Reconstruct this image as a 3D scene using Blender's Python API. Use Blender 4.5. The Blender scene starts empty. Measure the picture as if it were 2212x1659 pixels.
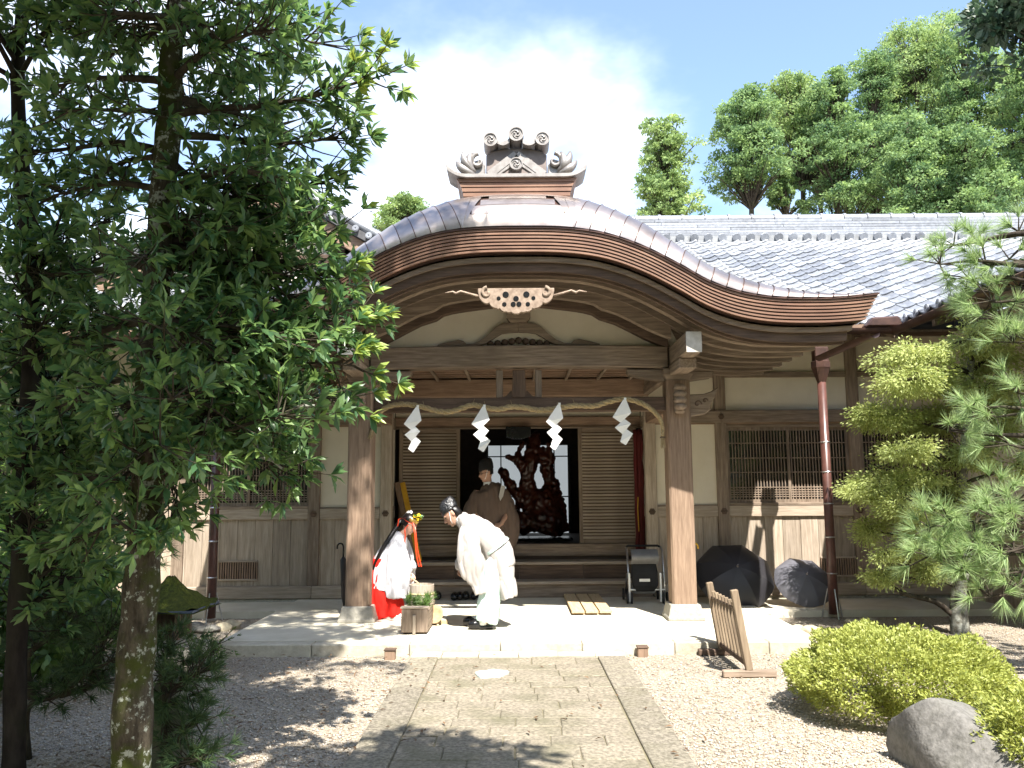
import bpy, bmesh, math, random
import numpy as np
from mathutils import Vector, Matrix, Quaternion

random.seed(7); RNG = np.random.default_rng(7)
scn = bpy.context.scene
COL = scn.collection
R = math.radians

# ---------------------------------------------------------------- camera
# photo measured on a 2212 x 1659 grid; f, horizon and roll come from the path edges and pillars
F_, CX, CY = 1790.0, 1106.0, 829.5
PITCH, ROLL, YAW = math.atan(228.5 / F_), R(0.4), math.atan(5 / 1790)
EYE = 1.62

def ray(u, v):
    x, y = u - CX, v - CY
    c, s = math.cos(ROLL), math.sin(ROLL)
    x, y = x * c - y * s, x * s + y * c
    a, e = x / F_, -y / F_
    cp, sp = math.cos(PITCH), math.sin(PITCH)
    Y, Z = cp - sp * e, sp + cp * e
    cy, sy = math.cos(YAW), math.sin(YAW)
    return Vector((a * cy - Y * sy, a * sy + Y * cy, Z))

def P(u, v, Y):
    d = ray(u, v); return Vector((0, 0, EYE)) + d * (Y / d.y)

def G(u, v, z=0.0):
    d = ray(u, v); return Vector((0, 0, EYE)) + d * ((z - EYE) / d.z)

cam_d = bpy.data.cameras.new('camera'); cam = bpy.data.objects.new('camera', cam_d); COL.objects.link(cam)
fw = ray(CX, CY).normalized(); rt = (ray(CX + 100, CY) - ray(CX, CY)).normalized(); up = rt.cross(fw)
cam.matrix_world = Matrix(((rt.x, up.x, -fw.x, 0), (rt.y, up.y, -fw.y, 0), (rt.z, up.z, -fw.z, EYE), (0, 0, 0, 1)))
cam_d.sensor_fit = 'HORIZONTAL'; cam_d.sensor_width = 36; cam_d.lens = 36 * F_ / 2212
cam_d.clip_start = 0.05; cam_d.clip_end = 2000
scn.camera = cam
scn.render.resolution_x, scn.render.resolution_y = 1024, 768

# ---------------------------------------------------------------- sky, sun, exposure
SUN = Vector((-0.30, 1.0, -1.50)).normalized()          # direction the light travels
w = bpy.data.worlds.new('World'); scn.world = w; w.use_nodes = True
nt = w.node_tree; nt.nodes.clear(); N = nt.nodes.new; L = nt.links.new
out = N('ShaderNodeOutputWorld'); sky = N('ShaderNodeTexSky'); sky.sky_type = 'NISHITA'; sky.sun_disc = False
sky.sun_elevation = math.asin(-SUN.z); sky.sun_rotation = math.atan2(-SUN.x, -SUN.y)
sky.altitude = 100; sky.air_density = 1.0; sky.dust_density = 0.7; sky.ozone_density = 3.5
bg = N('ShaderNodeBackground'); bg.inputs[1].default_value = 0.125; L(sky.outputs[0], bg.inputs[0])
tc = N('ShaderNodeTexCoord'); sx = N('ShaderNodeSeparateXYZ'); L(tc.outputs['Generated'], sx.inputs[0])
za = N('ShaderNodeMath'); za.operation = 'ADD'; za.inputs[1].default_value = 0.22; L(sx.outputs[2], za.inputs[0])
dx = N('ShaderNodeMath'); dx.operation = 'DIVIDE'; ng = N('ShaderNodeMath'); ng.operation = 'MULTIPLY'; ng.inputs[1].default_value = -1; L(sx.outputs[0], ng.inputs[0]); L(ng.outputs[0], dx.inputs[0]); L(za.outputs[0], dx.inputs[1])
dy = N('ShaderNodeMath'); dy.operation = 'DIVIDE'; L(sx.outputs[1], dy.inputs[0]); L(za.outputs[0], dy.inputs[1])
cv = N('ShaderNodeCombineXYZ'); L(dx.outputs[0], cv.inputs[0]); L(dy.outputs[0], cv.inputs[1]); cv.inputs[2].default_value = 17.7
cn = N('ShaderNodeTexNoise'); cn.inputs['Scale'].default_value = 0.85; cn.inputs['Detail'].default_value = 7
cn.inputs['Roughness'].default_value = 0.55; L(cv.outputs[0], cn.inputs['Vector'])
el = N('ShaderNodeMapRange'); L(sx.outputs[2], el.inputs[0])                    # clouds bank up towards the horizon
el.inputs[1].default_value = 0.05; el.inputs[2].default_value = 0.6; el.inputs[3].default_value = 0.09; el.inputs[4].default_value = -0.06
ad = N('ShaderNodeMath'); ad.operation = 'ADD'; L(cn.outputs[0], ad.inputs[0]); L(el.outputs[0], ad.inputs[1])
cr = N('ShaderNodeMapRange'); L(ad.outputs[0], cr.inputs[0]); cr.interpolation_type = 'SMOOTHSTEP'
cr.inputs[1].default_value = 0.43; cr.inputs[2].default_value = 0.67; cr.inputs[3].default_value = 0.04; cr.inputs[4].default_value = 0.95
cb = N('ShaderNodeBackground'); cb.inputs[0].default_value = (0.97, 0.99, 1.0, 1); cb.inputs[1].default_value = 1.0
mx = N('ShaderNodeMixShader'); L(cr.outputs[0], mx.inputs[0]); L(bg.outputs[0], mx.inputs[1]); L(cb.outputs[0], mx.inputs[2]); L(mx.outputs[0], out.inputs[0])

sd = bpy.data.lights.new('sun', 'SUN'); sd.energy = 5.0; sd.angle = R(0.55); sd.color = (1.0, 0.95, 0.87)
so = bpy.data.objects.new('sun', sd); COL.objects.link(so); so.rotation_euler = SUN.to_track_quat('-Z', 'Y').to_euler(); so.location = (6, -20, 31)
scn.view_settings.view_transform = 'Standard'; scn.view_settings.look = 'None'
scn.view_settings.exposure = 1.55; scn.view_settings.gamma = 1.0; scn.view_settings.use_curve_mapping = False

# ---------------------------------------------------------------- helpers
def V(*a): return Vector(a)

def lerp(a, b, t): return a + (b - a) * t

class MB:
    """collects shapes of ONE object"""
    def __init__(s): s.v = []; s.f = []
    def add(s, vs, fs):
        o = len(s.v); s.v += [tuple(p) for p in vs]; s.f += [tuple(i + o for i in f) for f in fs]; return s
    def box(s, x0, x1, y0, y1, z0, z1):
        return s.add([(x0, y0, z0), (x1, y0, z0), (x1, y1, z0), (x0, y1, z0), (x0, y0, z1), (x1, y0, z1), (x1, y1, z1), (x0, y1, z1)],
                     [(3, 2, 1, 0), (4, 5, 6, 7), (0, 1, 5, 4), (1, 2, 6, 5), (2, 3, 7, 6), (3, 0, 4, 7)])
    def obox(s, c, sz, m):
        c = Vector(c); hx, hy, hz = sz[0] / 2, sz[1] / 2, sz[2] / 2
        return s.add([c + m @ Vector(p) for p in [(-hx, -hy, -hz), (hx, -hy, -hz), (hx, hy, -hz), (-hx, hy, -hz), (-hx, -hy, hz), (hx, -hy, hz), (hx, hy, hz), (-hx, hy, hz)]],
                     [(3, 2, 1, 0), (4, 5, 6, 7), (0, 1, 5, 4), (1, 2, 6, 5), (2, 3, 7, 6), (3, 0, 4, 7)])
    def bar(s, a, b, w, h, upv=(0, 0, 1)):
        a, b = Vector(a), Vector(b); d = (b - a); z = d.normalized(); x = Vector(upv).cross(z)
        if x.length < 1e-4: x = Vector((1, 0, 0)).cross(z)
        x.normalize(); y = z.cross(x)
        m = Matrix((x, y, z)).transposed()
        return s.obox((a + b) / 2, (w, h, d.length), m)
    def prism(s, poly, a, b, axis='y'):
        """polygon (p,q) extruded from a to b: axis y -> (x,z), x -> (y,z), z -> (x,y)"""
        n = len(poly)
        def pt(p, k): return {'y': (p[0], k, p[1]), 'x': (k, p[0], p[1]), 'z': (p[0], p[1], k)}[axis]
        vs = [pt(p, a) for p in poly] + [pt(p, b) for p in poly]
        fs = [tuple(range(n)), tuple(range(2 * n - 1, n - 1, -1))] + [(i, i + n, (i + 1) % n + n, (i + 1) % n) for i in range(n)]
        return s.add(vs, fs)
    def tube(s, path, rad, n=8, caps=True, sq=None):
        path = [Vector(p) for p in path]; k = len(path)
        if not hasattr(rad, '__len__'): rad = [rad] * k
        vs = []; prev = None
        for i, p in enumerate(path):
            d = (path[min(i + 1, k - 1)] - path[max(i - 1, 0)]).normalized()
            if prev is None:
                x = d.orthogonal().normalized()
            else:
                x = (prev - d * prev.dot(d)).normalized()
            prev = x; y = d.cross(x)
            for j in range(n):
                t = 2 * math.pi * j / n; vs.append(p + (x * math.cos(t) + y * math.sin(t)) * rad[i])
        fs = [(i * n + j, i * n + (j + 1) % n, (i + 1) * n + (j + 1) % n, (i + 1) * n + j) for i in range(k - 1) for j in range(n)]
        if caps: fs += [tuple(range(n - 1, -1, -1)), tuple((k - 1) * n + j for j in range(n))]
        return s.add(vs, fs)
    def lathe(s, prof, c=(0, 0, 0), n=16, m=None):
        c = Vector(c); vs = []; k = len(prof)
        for r, z in prof:
            for j in range(n):
                t = 2 * math.pi * j / n; p = Vector((r * math.cos(t), r * math.sin(t), z)); vs.append(c + (m @ p if m else p))
        fs = [(i * n + j, i * n + (j + 1) % n, (i + 1) * n + (j + 1) % n, (i + 1) * n + j) for i in range(k - 1) for j in range(n)]
        fs += [tuple(range(n - 1, -1, -1)), tuple((k - 1) * n + j for j in range(n))]
        return s.add(vs, fs)
    def grid(s, fn, nu, nv, closed_u=False):
        vs = [fn(i / nu, j / nv) for i in range(nu + 1) for j in range(nv + 1)]
        return s.add(vs, [(i * (nv + 1) + j, (i + 1) * (nv + 1) + j, (i + 1) * (nv + 1) + j + 1, i * (nv + 1) + j + 1) for i in range(nu) for j in range(nv)])
    def rings(s, rs, caps=True):
        """loft through rings that all have the same number of points"""
        n = len(rs[0]); vs = [p for r in rs for p in r]
        fs = [(i * n + j, i * n + (j + 1) % n, (i + 1) * n + (j + 1) % n, (i + 1) * n + j) for i in range(len(rs) - 1) for j in range(n)]
        if caps: fs += [tuple(range(n - 1, -1, -1)), tuple((len(rs) - 1) * n + j for j in range(n))]
        return s.add(vs, fs)
    def mesh(s, name, mt=None, smooth=False):
        me = bpy.data.meshes.new(name); me.from_pydata(s.v, [], s.f); me.validate(); me.update()
        if mt: me.materials.append(mt)
        bm = bmesh.new(); bm.from_mesh(me); bmesh.ops.recalc_face_normals(bm, faces=bm.faces); bm.to_mesh(me); bm.free()
        if smooth: me.shade_smooth()
        return me
    def build(s, name, mt, parent=None, smooth=False, bevel=0, auto=False):
        me = s.mesh(name, mt, smooth or auto); o = link(name, me, parent)
        if auto:
            try: me.set_sharp_from_angle(angle=R(40))
            except Exception: pass
        if bevel:
            b = o.modifiers.new('bevel', 'BEVEL'); b.width = bevel; b.segments = 1; b.limit_method = 'ANGLE'; b.angle_limit = R(50)
        return o

def worldloc(o):
    return o.matrix_basis.copy() if o.parent is None else worldloc(o.parent) @ o.matrix_parent_inverse @ o.matrix_basis

def link(name, data, parent=None, M=None):
    o = bpy.data.objects.new(name, data); COL.objects.link(o)
    if M is not None: o.matrix_basis = M
    if parent: o.parent = parent; o.matrix_parent_inverse = worldloc(parent).inverted()
    return o

def tag(o, label=None, cat=None, group=None, kind=None):
    if label: o['label'] = label
    if cat: o['category'] = cat
    if group: o['group'] = group
    if kind: o['kind'] = kind
    return o

def thing(name, loc, label, cat, group=None):
    o = bpy.data.objects.new(name, None); COL.objects.link(o); o.location = loc; o.empty_display_size = 0.1
    return tag(o, label, cat, group)

def fast(name, verts, faces, mt, parent=None, var=None, smooth=False):
    """numpy mesh: verts (n,3), faces (m,k); var = per-vertex float attribute"""
    me = bpy.data.meshes.new(name); k = faces.shape[1]; n, m = len(verts), len(faces)
    me.vertices.add(n); me.vertices.foreach_set('co', np.ascontiguousarray(verts, dtype=np.float32).ravel())
    me.loops.add(m * k); me.loops.foreach_set('vertex_index', np.ascontiguousarray(faces, dtype=np.int32).ravel())
    me.polygons.add(m); me.polygons.foreach_set('loop_start', np.arange(0, m * k, k, dtype=np.int32))
    try: me.polygons.foreach_set('loop_total', np.full(m, k, dtype=np.int32))
    except Exception: pass
    if var is not None:
        a = me.attributes.new('var', 'FLOAT', 'POINT'); a.data.foreach_set('value', np.asarray(var, dtype=np.float32))
    me.update(calc_edges=True); me.validate()
    if smooth: me.shade_smooth()
    me.materials.append(mt)
    return link(name, me, parent)

# ---------------------------------------------------------------- materials
MATS = {}
def mat(name, c, c2=None, scale=8, stretch=(1, 1, 1), rough=0.7, bump=0.15, bscale=None, metal=0.0, spec=0.4, rnd=0.12, detail=5, stain=0.25, stain_c=None, stain_s=1.3, lo=0.35, hi=0.68, coord='Object', fine=None):
    """two-tone noise colour + a larger stain + bump + a per-object shade"""
    if name in MATS: return MATS[name]
    m = bpy.data.materials.new(name); m.use_nodes = True; t = m.node_tree; N = t.nodes.new; L = t.links.new
    b = t.nodes['Principled BSDF']; c2 = c2 or tuple(x * 0.6 for x in c)
    tc = N('ShaderNodeTexCoord'); mp = N('ShaderNodeMapping'); mp.inputs['Scale'].default_value = stretch; L(tc.outputs[coord], mp.inputs[0])
    n1 = N('ShaderNodeTexNoise'); n1.inputs['Scale'].default_value = scale; n1.inputs['Detail'].default_value = detail; n1.inputs['Roughness'].default_value = 0.62; L(mp.outputs[0], n1.inputs['Vector'])
    r1 = N('ShaderNodeMapRange'); r1.inputs[1].default_value = lo; r1.inputs[2].default_value = hi; L(n1.outputs[0], r1.inputs[0])
    m1 = N('ShaderNodeMix'); m1.data_type = 'RGBA'; L(r1.outputs[0], m1.inputs[0]); m1.inputs[6].default_value = (*c2, 1); m1.inputs[7].default_value = (*c, 1)
    n2 = N('ShaderNodeTexNoise'); n2.inputs['Scale'].default_value = stain_s; n2.inputs['Detail'].default_value = 6; L(tc.outputs[coord], n2.inputs['Vector'])
    r2 = N('ShaderNodeMapRange'); r2.inputs[1].default_value = 0.45; r2.inputs[2].default_value = 0.75; r2.inputs[4].default_value = stain; L(n2.outputs[0], r2.inputs[0])
    m2 = N('ShaderNodeMix'); m2.data_type = 'RGBA'; L(r2.outputs[0], m2.inputs[0]); L(m1.outputs[2], m2.inputs[6]); m2.inputs[7].default_value = (*(stain_c or tuple(x * 0.45 for x in c)), 1)
    oi = N('ShaderNodeObjectInfo'); r3 = N('ShaderNodeMapRange'); r3.inputs[3].default_value = 1 - rnd; r3.inputs[4].default_value = 1 + rnd; L(oi.outputs['Random'], r3.inputs[0])
    hs = N('ShaderNodeHueSaturation'); L(r3.outputs[0], hs.inputs['Value']); L(m2.outputs[2], hs.inputs['Color']); L(hs.outputs[0], b.inputs['Base Color'])
    b.inputs['Roughness'].default_value = rough; b.inputs['Metallic'].default_value = metal
    b.inputs['Specular IOR Level'].default_value = spec
    if bump:
        nb = n1
        if bscale:
            nb = N('ShaderNodeTexNoise'); nb.inputs['Scale'].default_value = bscale; nb.inputs['Detail'].default_value = 4; L(mp.outputs[0], nb.inputs['Vector'])
        bp = N('ShaderNodeBump'); bp.inputs['Strength'].default_value = bump; bp.inputs['Distance'].default_value = 0.02; L(nb.outputs[0], bp.inputs['Height']); L(bp.outputs[0], b.inputs['Normal'])
    MATS[name] = m; return m

def wood(name, c, c2=None, axis='z', **k):
    st = {'x': (0.08, 1, 1), 'y': (1, 0.08, 1), 'z': (1, 1, 0.08)}[axis]
    d = dict(scale=38, stretch=st, rough=0.8, bump=0.3, rnd=0.16, stain=0.5, stain_s=2.2, spec=0.25); d.update(k)
    return mat(f'{name} {axis}', c, c2, **d)

def leafmat(name, c_dark, c_light, gloss=0.35, trans=0.35, spec=0.5):
    if name in MATS: return MATS[name]
    m = bpy.data.materials.new(name); m.use_nodes = True; t = m.node_tree; N = t.nodes.new; L = t.links.new
    b = t.nodes['Principled BSDF']; o = t.nodes['Material Output']
    at = N('ShaderNodeAttribute'); at.attribute_name = 'var'
    mx = N('ShaderNodeMix'); mx.data_type = 'RGBA'; L(at.outputs['Fac'], mx.inputs[0]); mx.inputs[6].default_value = (*c_dark, 1); mx.inputs[7].default_value = (*c_light, 1)
    L(mx.outputs[2], b.inputs['Base Color']); b.inputs['Roughness'].default_value = gloss; b.inputs['Specular IOR Level'].default_value = spec
    tr = N('ShaderNodeBsdfTranslucent'); hs = N('ShaderNodeHueSaturation'); hs.inputs['Value'].default_value = 1.5; hs.inputs['Saturation'].default_value = 1.1; hs.inputs['Hue'].default_value = 0.485
    L(mx.outputs[2], hs.inputs['Color']); L(hs.outputs[0], tr.inputs[0])
    ms = N('ShaderNodeMixShader'); ms.inputs[0].default_value = trans; L(b.outputs[0], ms.inputs[1]); L(tr.outputs[0], ms.inputs[2]); L(ms.outputs[0], o.inputs[0])
    MATS[name] = m; return m

WD = {a: wood('weathered cypress', (0.32, 0.25, 0.19), (0.165, 0.122, 0.09), a) for a in 'xyz'}
WDK = {a: wood('dark cypress', (0.155, 0.105, 0.075), (0.075, 0.05, 0.037), a) for a in 'xyz'}
WRED = {a: wood('red brown cypress', (0.32, 0.22, 0.155), (0.19, 0.125, 0.086), a) for a in 'xyz'}
WPALE = {a: wood('pale grey cedar', (0.44, 0.365, 0.29), (0.28, 0.225, 0.17), a, stain=0.3) for a in 'xyz'}
WNEW = {a: wood('fresh cedar', (0.56, 0.44, 0.27), (0.44, 0.32, 0.18), a, stain=0.1) for a in 'xyz'}
COPPER = mat('aged copper sheet', (0.50, 0.435, 0.40), (0.35, 0.295, 0.265), scale=5, rough=0.30, bump=0.03, metal=0.8, rnd=0.18, stain=0.35, stain_c=(0.16, 0.11, 0.10), stain_s=2.2)
COPRED = mat('red copper edge', (0.265, 0.155, 0.105), (0.175, 0.10, 0.07), scale=6, stretch=(0.5, 1, 1), rough=0.45, bump=0.03, metal=0.3, rnd=0.10, stain=0.4, stain_c=(0.17, 0.075, 0.05), stain_s=2.5)
COPDK = mat('dark copper', (0.125, 0.07, 0.055), (0.07, 0.042, 0.036), scale=6, rough=0.4, bump=0.03, metal=0.5, stain=0.3)
COPORN = mat('pale copper ornament', (0.33, 0.31, 0.295), (0.20, 0.182, 0.17), scale=9, rough=0.45, bump=0.04, metal=0.45, rnd=0.06, stain=0.3, stain_s=4)
PLAST = mat('cream plaster', (0.70, 0.635, 0.52), (0.655, 0.59, 0.475), scale=5, rough=0.9, bump=0.03, stain=0.18, stain_c=(0.52, 0.46, 0.37), rnd=0.03, spec=0.1)
TILE = mat('grey roof tile', (0.27, 0.285, 0.31), (0.165, 0.175, 0.195), scale=14, rough=0.42, bump=0.06, rnd=0.3, stain=0.35, stain_c=(0.16, 0.165, 0.18), stain_s=1.1, spec=0.6)
CONC = mat('pale concrete', (0.60, 0.56, 0.46), (0.50, 0.455, 0.36), scale=3.5, rough=0.9, bump=0.08, bscale=60, stain=0.4, stain_c=(0.36, 0.35, 0.22), stain_s=0.9, rnd=0.05)
STONE = mat('base stone', (0.42, 0.39, 0.33), (0.28, 0.265, 0.225), scale=20, rough=0.85, bump=0.25, bscale=40, stain=0.3, rnd=0.1)
BLACK = mat('black lacquer', (0.012, 0.012, 0.013), (0.008, 0.008, 0.008), rough=0.22, bump=0, rnd=0.05, stain=0)
WHITEP = mat('white paper', (0.82, 0.82, 0.80), (0.78, 0.78, 0.76), rough=0.8, bump=0.02, stain=0, rnd=0.03)
STEEL = mat('brushed steel', (0.6, 0.6, 0.6), (0.5, 0.5, 0.5), rough=0.3, metal=0.9, bump=0, stain=0, rnd=0.05)
XC = 0.05                                       # the building's axis of symmetry
# ---------------------------------------------------------------- ground, path, platform
def ground_mat():
    m = bpy.data.materials.new('gravel bed'); m.use_nodes = True; t = m.node_tree; N = t.nodes.new; L = t.links.new; b = t.nodes['Principled BSDF']
    tc = N('ShaderNodeTexCoord'); vo = N('ShaderNodeTexVoronoi'); vo.inputs['Scale'].default_value = 74; L(tc.outputs['Object'], vo.inputs['Vector'])
    cr = N('ShaderNodeValToRGB'); sp = N('ShaderNodeSeparateColor'); L(vo.outputs['Color'], sp.inputs[0]); L(sp.outputs[0], cr.inputs[0])
    e = cr.color_ramp.elements; e[0].position = 0; e[0].color = (0.16, 0.125, 0.095, 1); e[1].position = 1; e[1].color = (0.54, 0.46, 0.365, 1)
    for p, c in ((0.35, (0.34, 0.285, 0.21, 1)), (0.65, (0.41, 0.355, 0.275, 1)), (0.85, (0.29, 0.27, 0.245, 1))): q = e.new(p); q.color = c
    n = N('ShaderNodeTexNoise'); n.inputs['Scale'].default_value = 0.6; n.inputs['Detail'].default_value = 6; L(tc.outputs['Object'], n.inputs['Vector'])
    mr = N('ShaderNodeMapRange'); mr.inputs[1].default_value = 0.3; mr.inputs[2].default_value = 0.7; mr.inputs[3].default_value = 0.82; mr.inputs[4].default_value = 1.1; L(n.outputs[0], mr.inputs[0])
    hs = N('ShaderNodeHueSaturation'); L(cr.outputs[0], hs.inputs['Color']); L(mr.outputs[0], hs.inputs['Value']); L(hs.outputs[0], b.inputs['Base Color'])
    bp = N('ShaderNodeBump'); bp.inputs['Strength'].default_value = 0.9; bp.inputs['Distance'].default_value = 0.012; bp.invert = True; L(vo.outputs['Distance'], bp.inputs['Height']); L(bp.outputs[0], b.inputs['Normal'])
    b.inputs['Roughness'].default_value = 0.85; b.inputs['Specular IOR Level'].default_value = 0.25
    return m
gb = MB(); gb.add([(-400, -60, 0), (400, -60, 0), (400, 900, 0), (-400, 900, 0)], [(0, 1, 2, 3)])
ground = tag(gb.build('ground', ground_mat()), 'pale gravel covering the courtyard', None, None, 'structure')

# loose pebbles, too many to count: octahedra pressed into the bed
def pebbles():
    n = 46000
    Y = 4.6 + (RNG.random(n) ** 1.5) * 5.6; X = (RNG.random(n) * 2 - 1) * (Y * 0.66 + 0.2)
    ok = ~((np.abs(X - 0.012) < 1.05) & (Y < 8.62)) & ~((Y > 8.42) & (X > -3.12) & (X < 3.12)) & (Y < 10.3)
    X, Y = X[ok], Y[ok]; n = len(X)
    s = 0.0052 + 0.009 * RNG.random(n) ** 2.2
    base = np.array([(1, 0, 0), (0, 1, 0), (-1, 0, 0), (0, -1, 0), (0, 0, 0.75), (0.0, 0, -0.3)])
    a = RNG.random(n) * 6.28; ca, sa = np.cos(a), np.sin(a); asp = 0.65 + RNG.random(n) * 0.7
    v = np.empty((n, 6, 3)); bx = base[None, :, 0] * (s * asp)[:, None]; by = base[None, :, 1] * s[:, None]
    v[:, :, 0] = X[:, None] + bx * ca[:, None] - by * sa[:, None]; v[:, :, 1] = Y[:, None] + bx * sa[:, None] + by * ca[:, None]
    v[:, :, 2] = (s * 0.32)[:, None] + base[None, :, 2] * s[:, None]
    f = np.array([(0, 1, 4), (1, 2, 4), (2, 3, 4), (3, 0, 4), (1, 0, 5), (2, 1, 5), (3, 2, 5), (0, 3, 5)])
    fa = (f[None] + (np.arange(n) * 6)[:, None, None]).reshape(-1, 3)
    m = bpy.data.materials.new('pebble'); m.use_nodes = True; t = m.node_tree; at = t.nodes.new('ShaderNodeAttribute'); at.attribute_name = 'var'
    cr = t.nodes.new('ShaderNodeValToRGB'); e = cr.color_ramp.elements; e[0].color = (0.20, 0.16, 0.125, 1); e[1].color = (0.60, 0.54, 0.45, 1)
    q = e.new(0.5); q.color = (0.43, 0.355, 0.26, 1); q = e.new(0.75); q.color = (0.36, 0.34, 0.31, 1)
    t.links.new(at.outputs['Fac'], cr.inputs[0]); t.links.new(cr.outputs[0], t.nodes['Principled BSDF'].inputs['Base Color']); t.nodes['Principled BSDF'].inputs['Roughness'].default_value = 0.8
    o = fast('gravel', v.reshape(-1, 3), fa, m, None, np.repeat(RNG.random(n), 6), smooth=False)
    tag(o, 'loose tan and grey pebbles strewn over the courtyard', 'gravel', None, 'stuff')
pebbles()

# stone path: slabs of uneven length in courses between two rows of border slabs
PATHSTONE = mat('path stone', (0.29, 0.25, 0.19), (0.15, 0.13, 0.095), scale=34, rough=0.88, lo=0.40, hi=0.60, bump=0.45, bscale=130, detail=8, stain=0.75, stain_c=(0.11, 0.105, 0.06), stain_s=2.6, rnd=0.07)
PATHEDGE = mat('path edge stone', (0.30, 0.265, 0.205), (0.14, 0.122, 0.092), scale=42, lo=0.40, hi=0.60, rough=0.9, bump=0.55, bscale=160, detail=8, stain=0.4, stain_c=(0.12, 0.115, 0.06), stain_s=3, rnd=0.12)
MOSS = mat('joint moss', (0.19, 0.175, 0.10), (0.16, 0.135, 0.09), scale=30, rough=0.95, bump=0.5, stain=0.5, stain_c=(0.16, 0.13, 0.09), stain_s=5)
path = tag(MB().box(-1.0, 1.03, 0.6, 8.42, -0.02, 0.019).build('path', MOSS), 'weathered stone slab path leading to the porch', None, None, 'structure')
def slab(x0, x1, y0, y1, mt, z=0.03, name='paving_slab'):
    j = lambda: random.uniform(-0.005, 0.005); g = 0.0025; dz = random.uniform(-0.003, 0.003); ch = 0.007
    q = [(x0 + g + j(), y0 + g + j()), (x1 - g + j(), y0 + g + j()), (x1 - g + j(), y1 - g + j()), (x0 + g + j(), y1 - g + j())]
    cx, cy = (x0 + x1) / 2, (y0 + y1) / 2; z += dz
    ins = [(x + (ch if x < cx else -ch), y + (ch if y < cy else -ch)) for x, y in q]
    tl = [random.uniform(-0.003, 0.003) for _ in q]
    MB().rings([[(x, y, -0.02) for x, y in q], [(x, y, z - ch * 0.8 + t) for (x, y), t in zip(q, tl)], [(x, y, z + t) for (x, y), t in zip(ins, tl)]]).build(name, mt, path)
y = 0.8; row = 0
while y < 8.15:
    d = random.uniform(0.20, 0.27); y1 = min(y + d, 8.20); x = -0.745
    if y1 > 8.0: y1 = 8.20
    x -= random.uniform(0, 0.25)
    while x < 0.76:
        lw = random.uniform(0.28, 0.5); x1 = x + lw
        if x1 > 0.62: x1 = 0.775
        slab(max(x, -0.745), x1, y, y1, PATHSTONE); x = x1
        if x1 >= 0.775: break
    y = y1; row += 1
for x0, x1 in ((-1.015, -0.75), (0.78, 1.04)):
    y = 0.8
    while y < 8.2:
        y1 = y + random.uniform(0.85, 1.25)
        if y1 > 7.7: y1 = 8.20
        slab(x0, x1, y, y1, PATHEDGE, 0.036, 'border_slab'); y = y1
KERB = mat('kerb stone', (0.50, 0.46, 0.37), (0.38, 0.34, 0.27), scale=18, rough=0.9, bump=0.3, bscale=90, stain=0.4, stain_c=(0.24, 0.22, 0.13), stain_s=2, rnd=0.12)
x = -1.015
for x1 in (-0.72, -0.36, 0.02, 0.40, 0.76, 1.04): slab(x, x1, 8.205, 8.42, KERB, 0.044, 'threshold_slab'); x = x1
# puddle left on the path
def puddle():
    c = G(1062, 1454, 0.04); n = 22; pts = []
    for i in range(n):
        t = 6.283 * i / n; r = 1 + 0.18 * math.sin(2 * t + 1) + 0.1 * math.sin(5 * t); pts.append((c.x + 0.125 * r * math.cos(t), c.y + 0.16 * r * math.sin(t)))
    m = mat('water tinted as sky reflection', (0.55, 0.68, 0.68), (0.5, 0.62, 0.62), rough=0.06, bump=0, stain=0, rnd=0, spec=1.0)  # pale cyan in the water colour stands for reflected sky
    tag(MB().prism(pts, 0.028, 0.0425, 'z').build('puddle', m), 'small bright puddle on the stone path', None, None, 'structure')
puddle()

# concrete platform under the porch, with kerb stones along its front
platform = MB().prism([(-3.0, 8.62), (3.02, 8.62), (3.10, 12.9), (-3.05, 12.9)], -0.05, 0.12, 'z').build('pavement', CONC)
tag(platform, 'pale concrete platform under the porch', None, None, 'structure')
x = -3.06
while x < 3.0:
    x1 = min(x + random.uniform(0.7, 1.1), 3.07)
    if 3.07 - x1 < 0.4: x1 = 3.07
    MB().box(x + 0.003, x1 - 0.003, 8.43, 8.615, -0.03, 0.118 + random.uniform(-0.003, 0.003)).build('kerb_stone', KERB, platform, bevel=0.008); x = x1
for s, nm in ((-1, 'left'), (1, 'right')):
    x0, x1 = sorted((s * 3.07 + XC * 0, s * 11.0)); y0 = 10.75 if s > 0 else 10.95
    tag(MB().box(x0 + 0.01, x1 - 0.01, y0, 12.1, -0.05, 0.085).build(f'walkway_{nm}', CONC), 'concrete strip running along the foot of the hall wall', None, None, 'structure')
# two small wooden stumps of post at the path's head
for u, v in ((843, 1424), (1388, 1418)):
    c = G(u, v, 0.0); t = thing('stake_block', c, 'short square wooden stake beside the path head, ' + ('on the shaded gravel' if u < 1000 else 'on the sunny gravel'), 'stake')
    MB().box(c.x - 0.05, c.x + 0.05, c.y - 0.05, c.y + 0.05, -0.02, 0.085).build('post', WRED['z'], t, bevel=0.006)
    MB().box(c.x - 0.057, c.x + 0.057, c.y - 0.057, c.y + 0.057, 0.085, 0.1).build('cap', WDK['x'], t, bevel=0.004)
# ---------------------------------------------------------------- the hall: walls, windows, tiled roofs
def proj(p):
    d = Vector(p) - Vector((0, 0, EYE)); z = d.dot(fw); return CX + F_ * d.dot(rt) / z, CY - F_ * d.dot(up) / z

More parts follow.
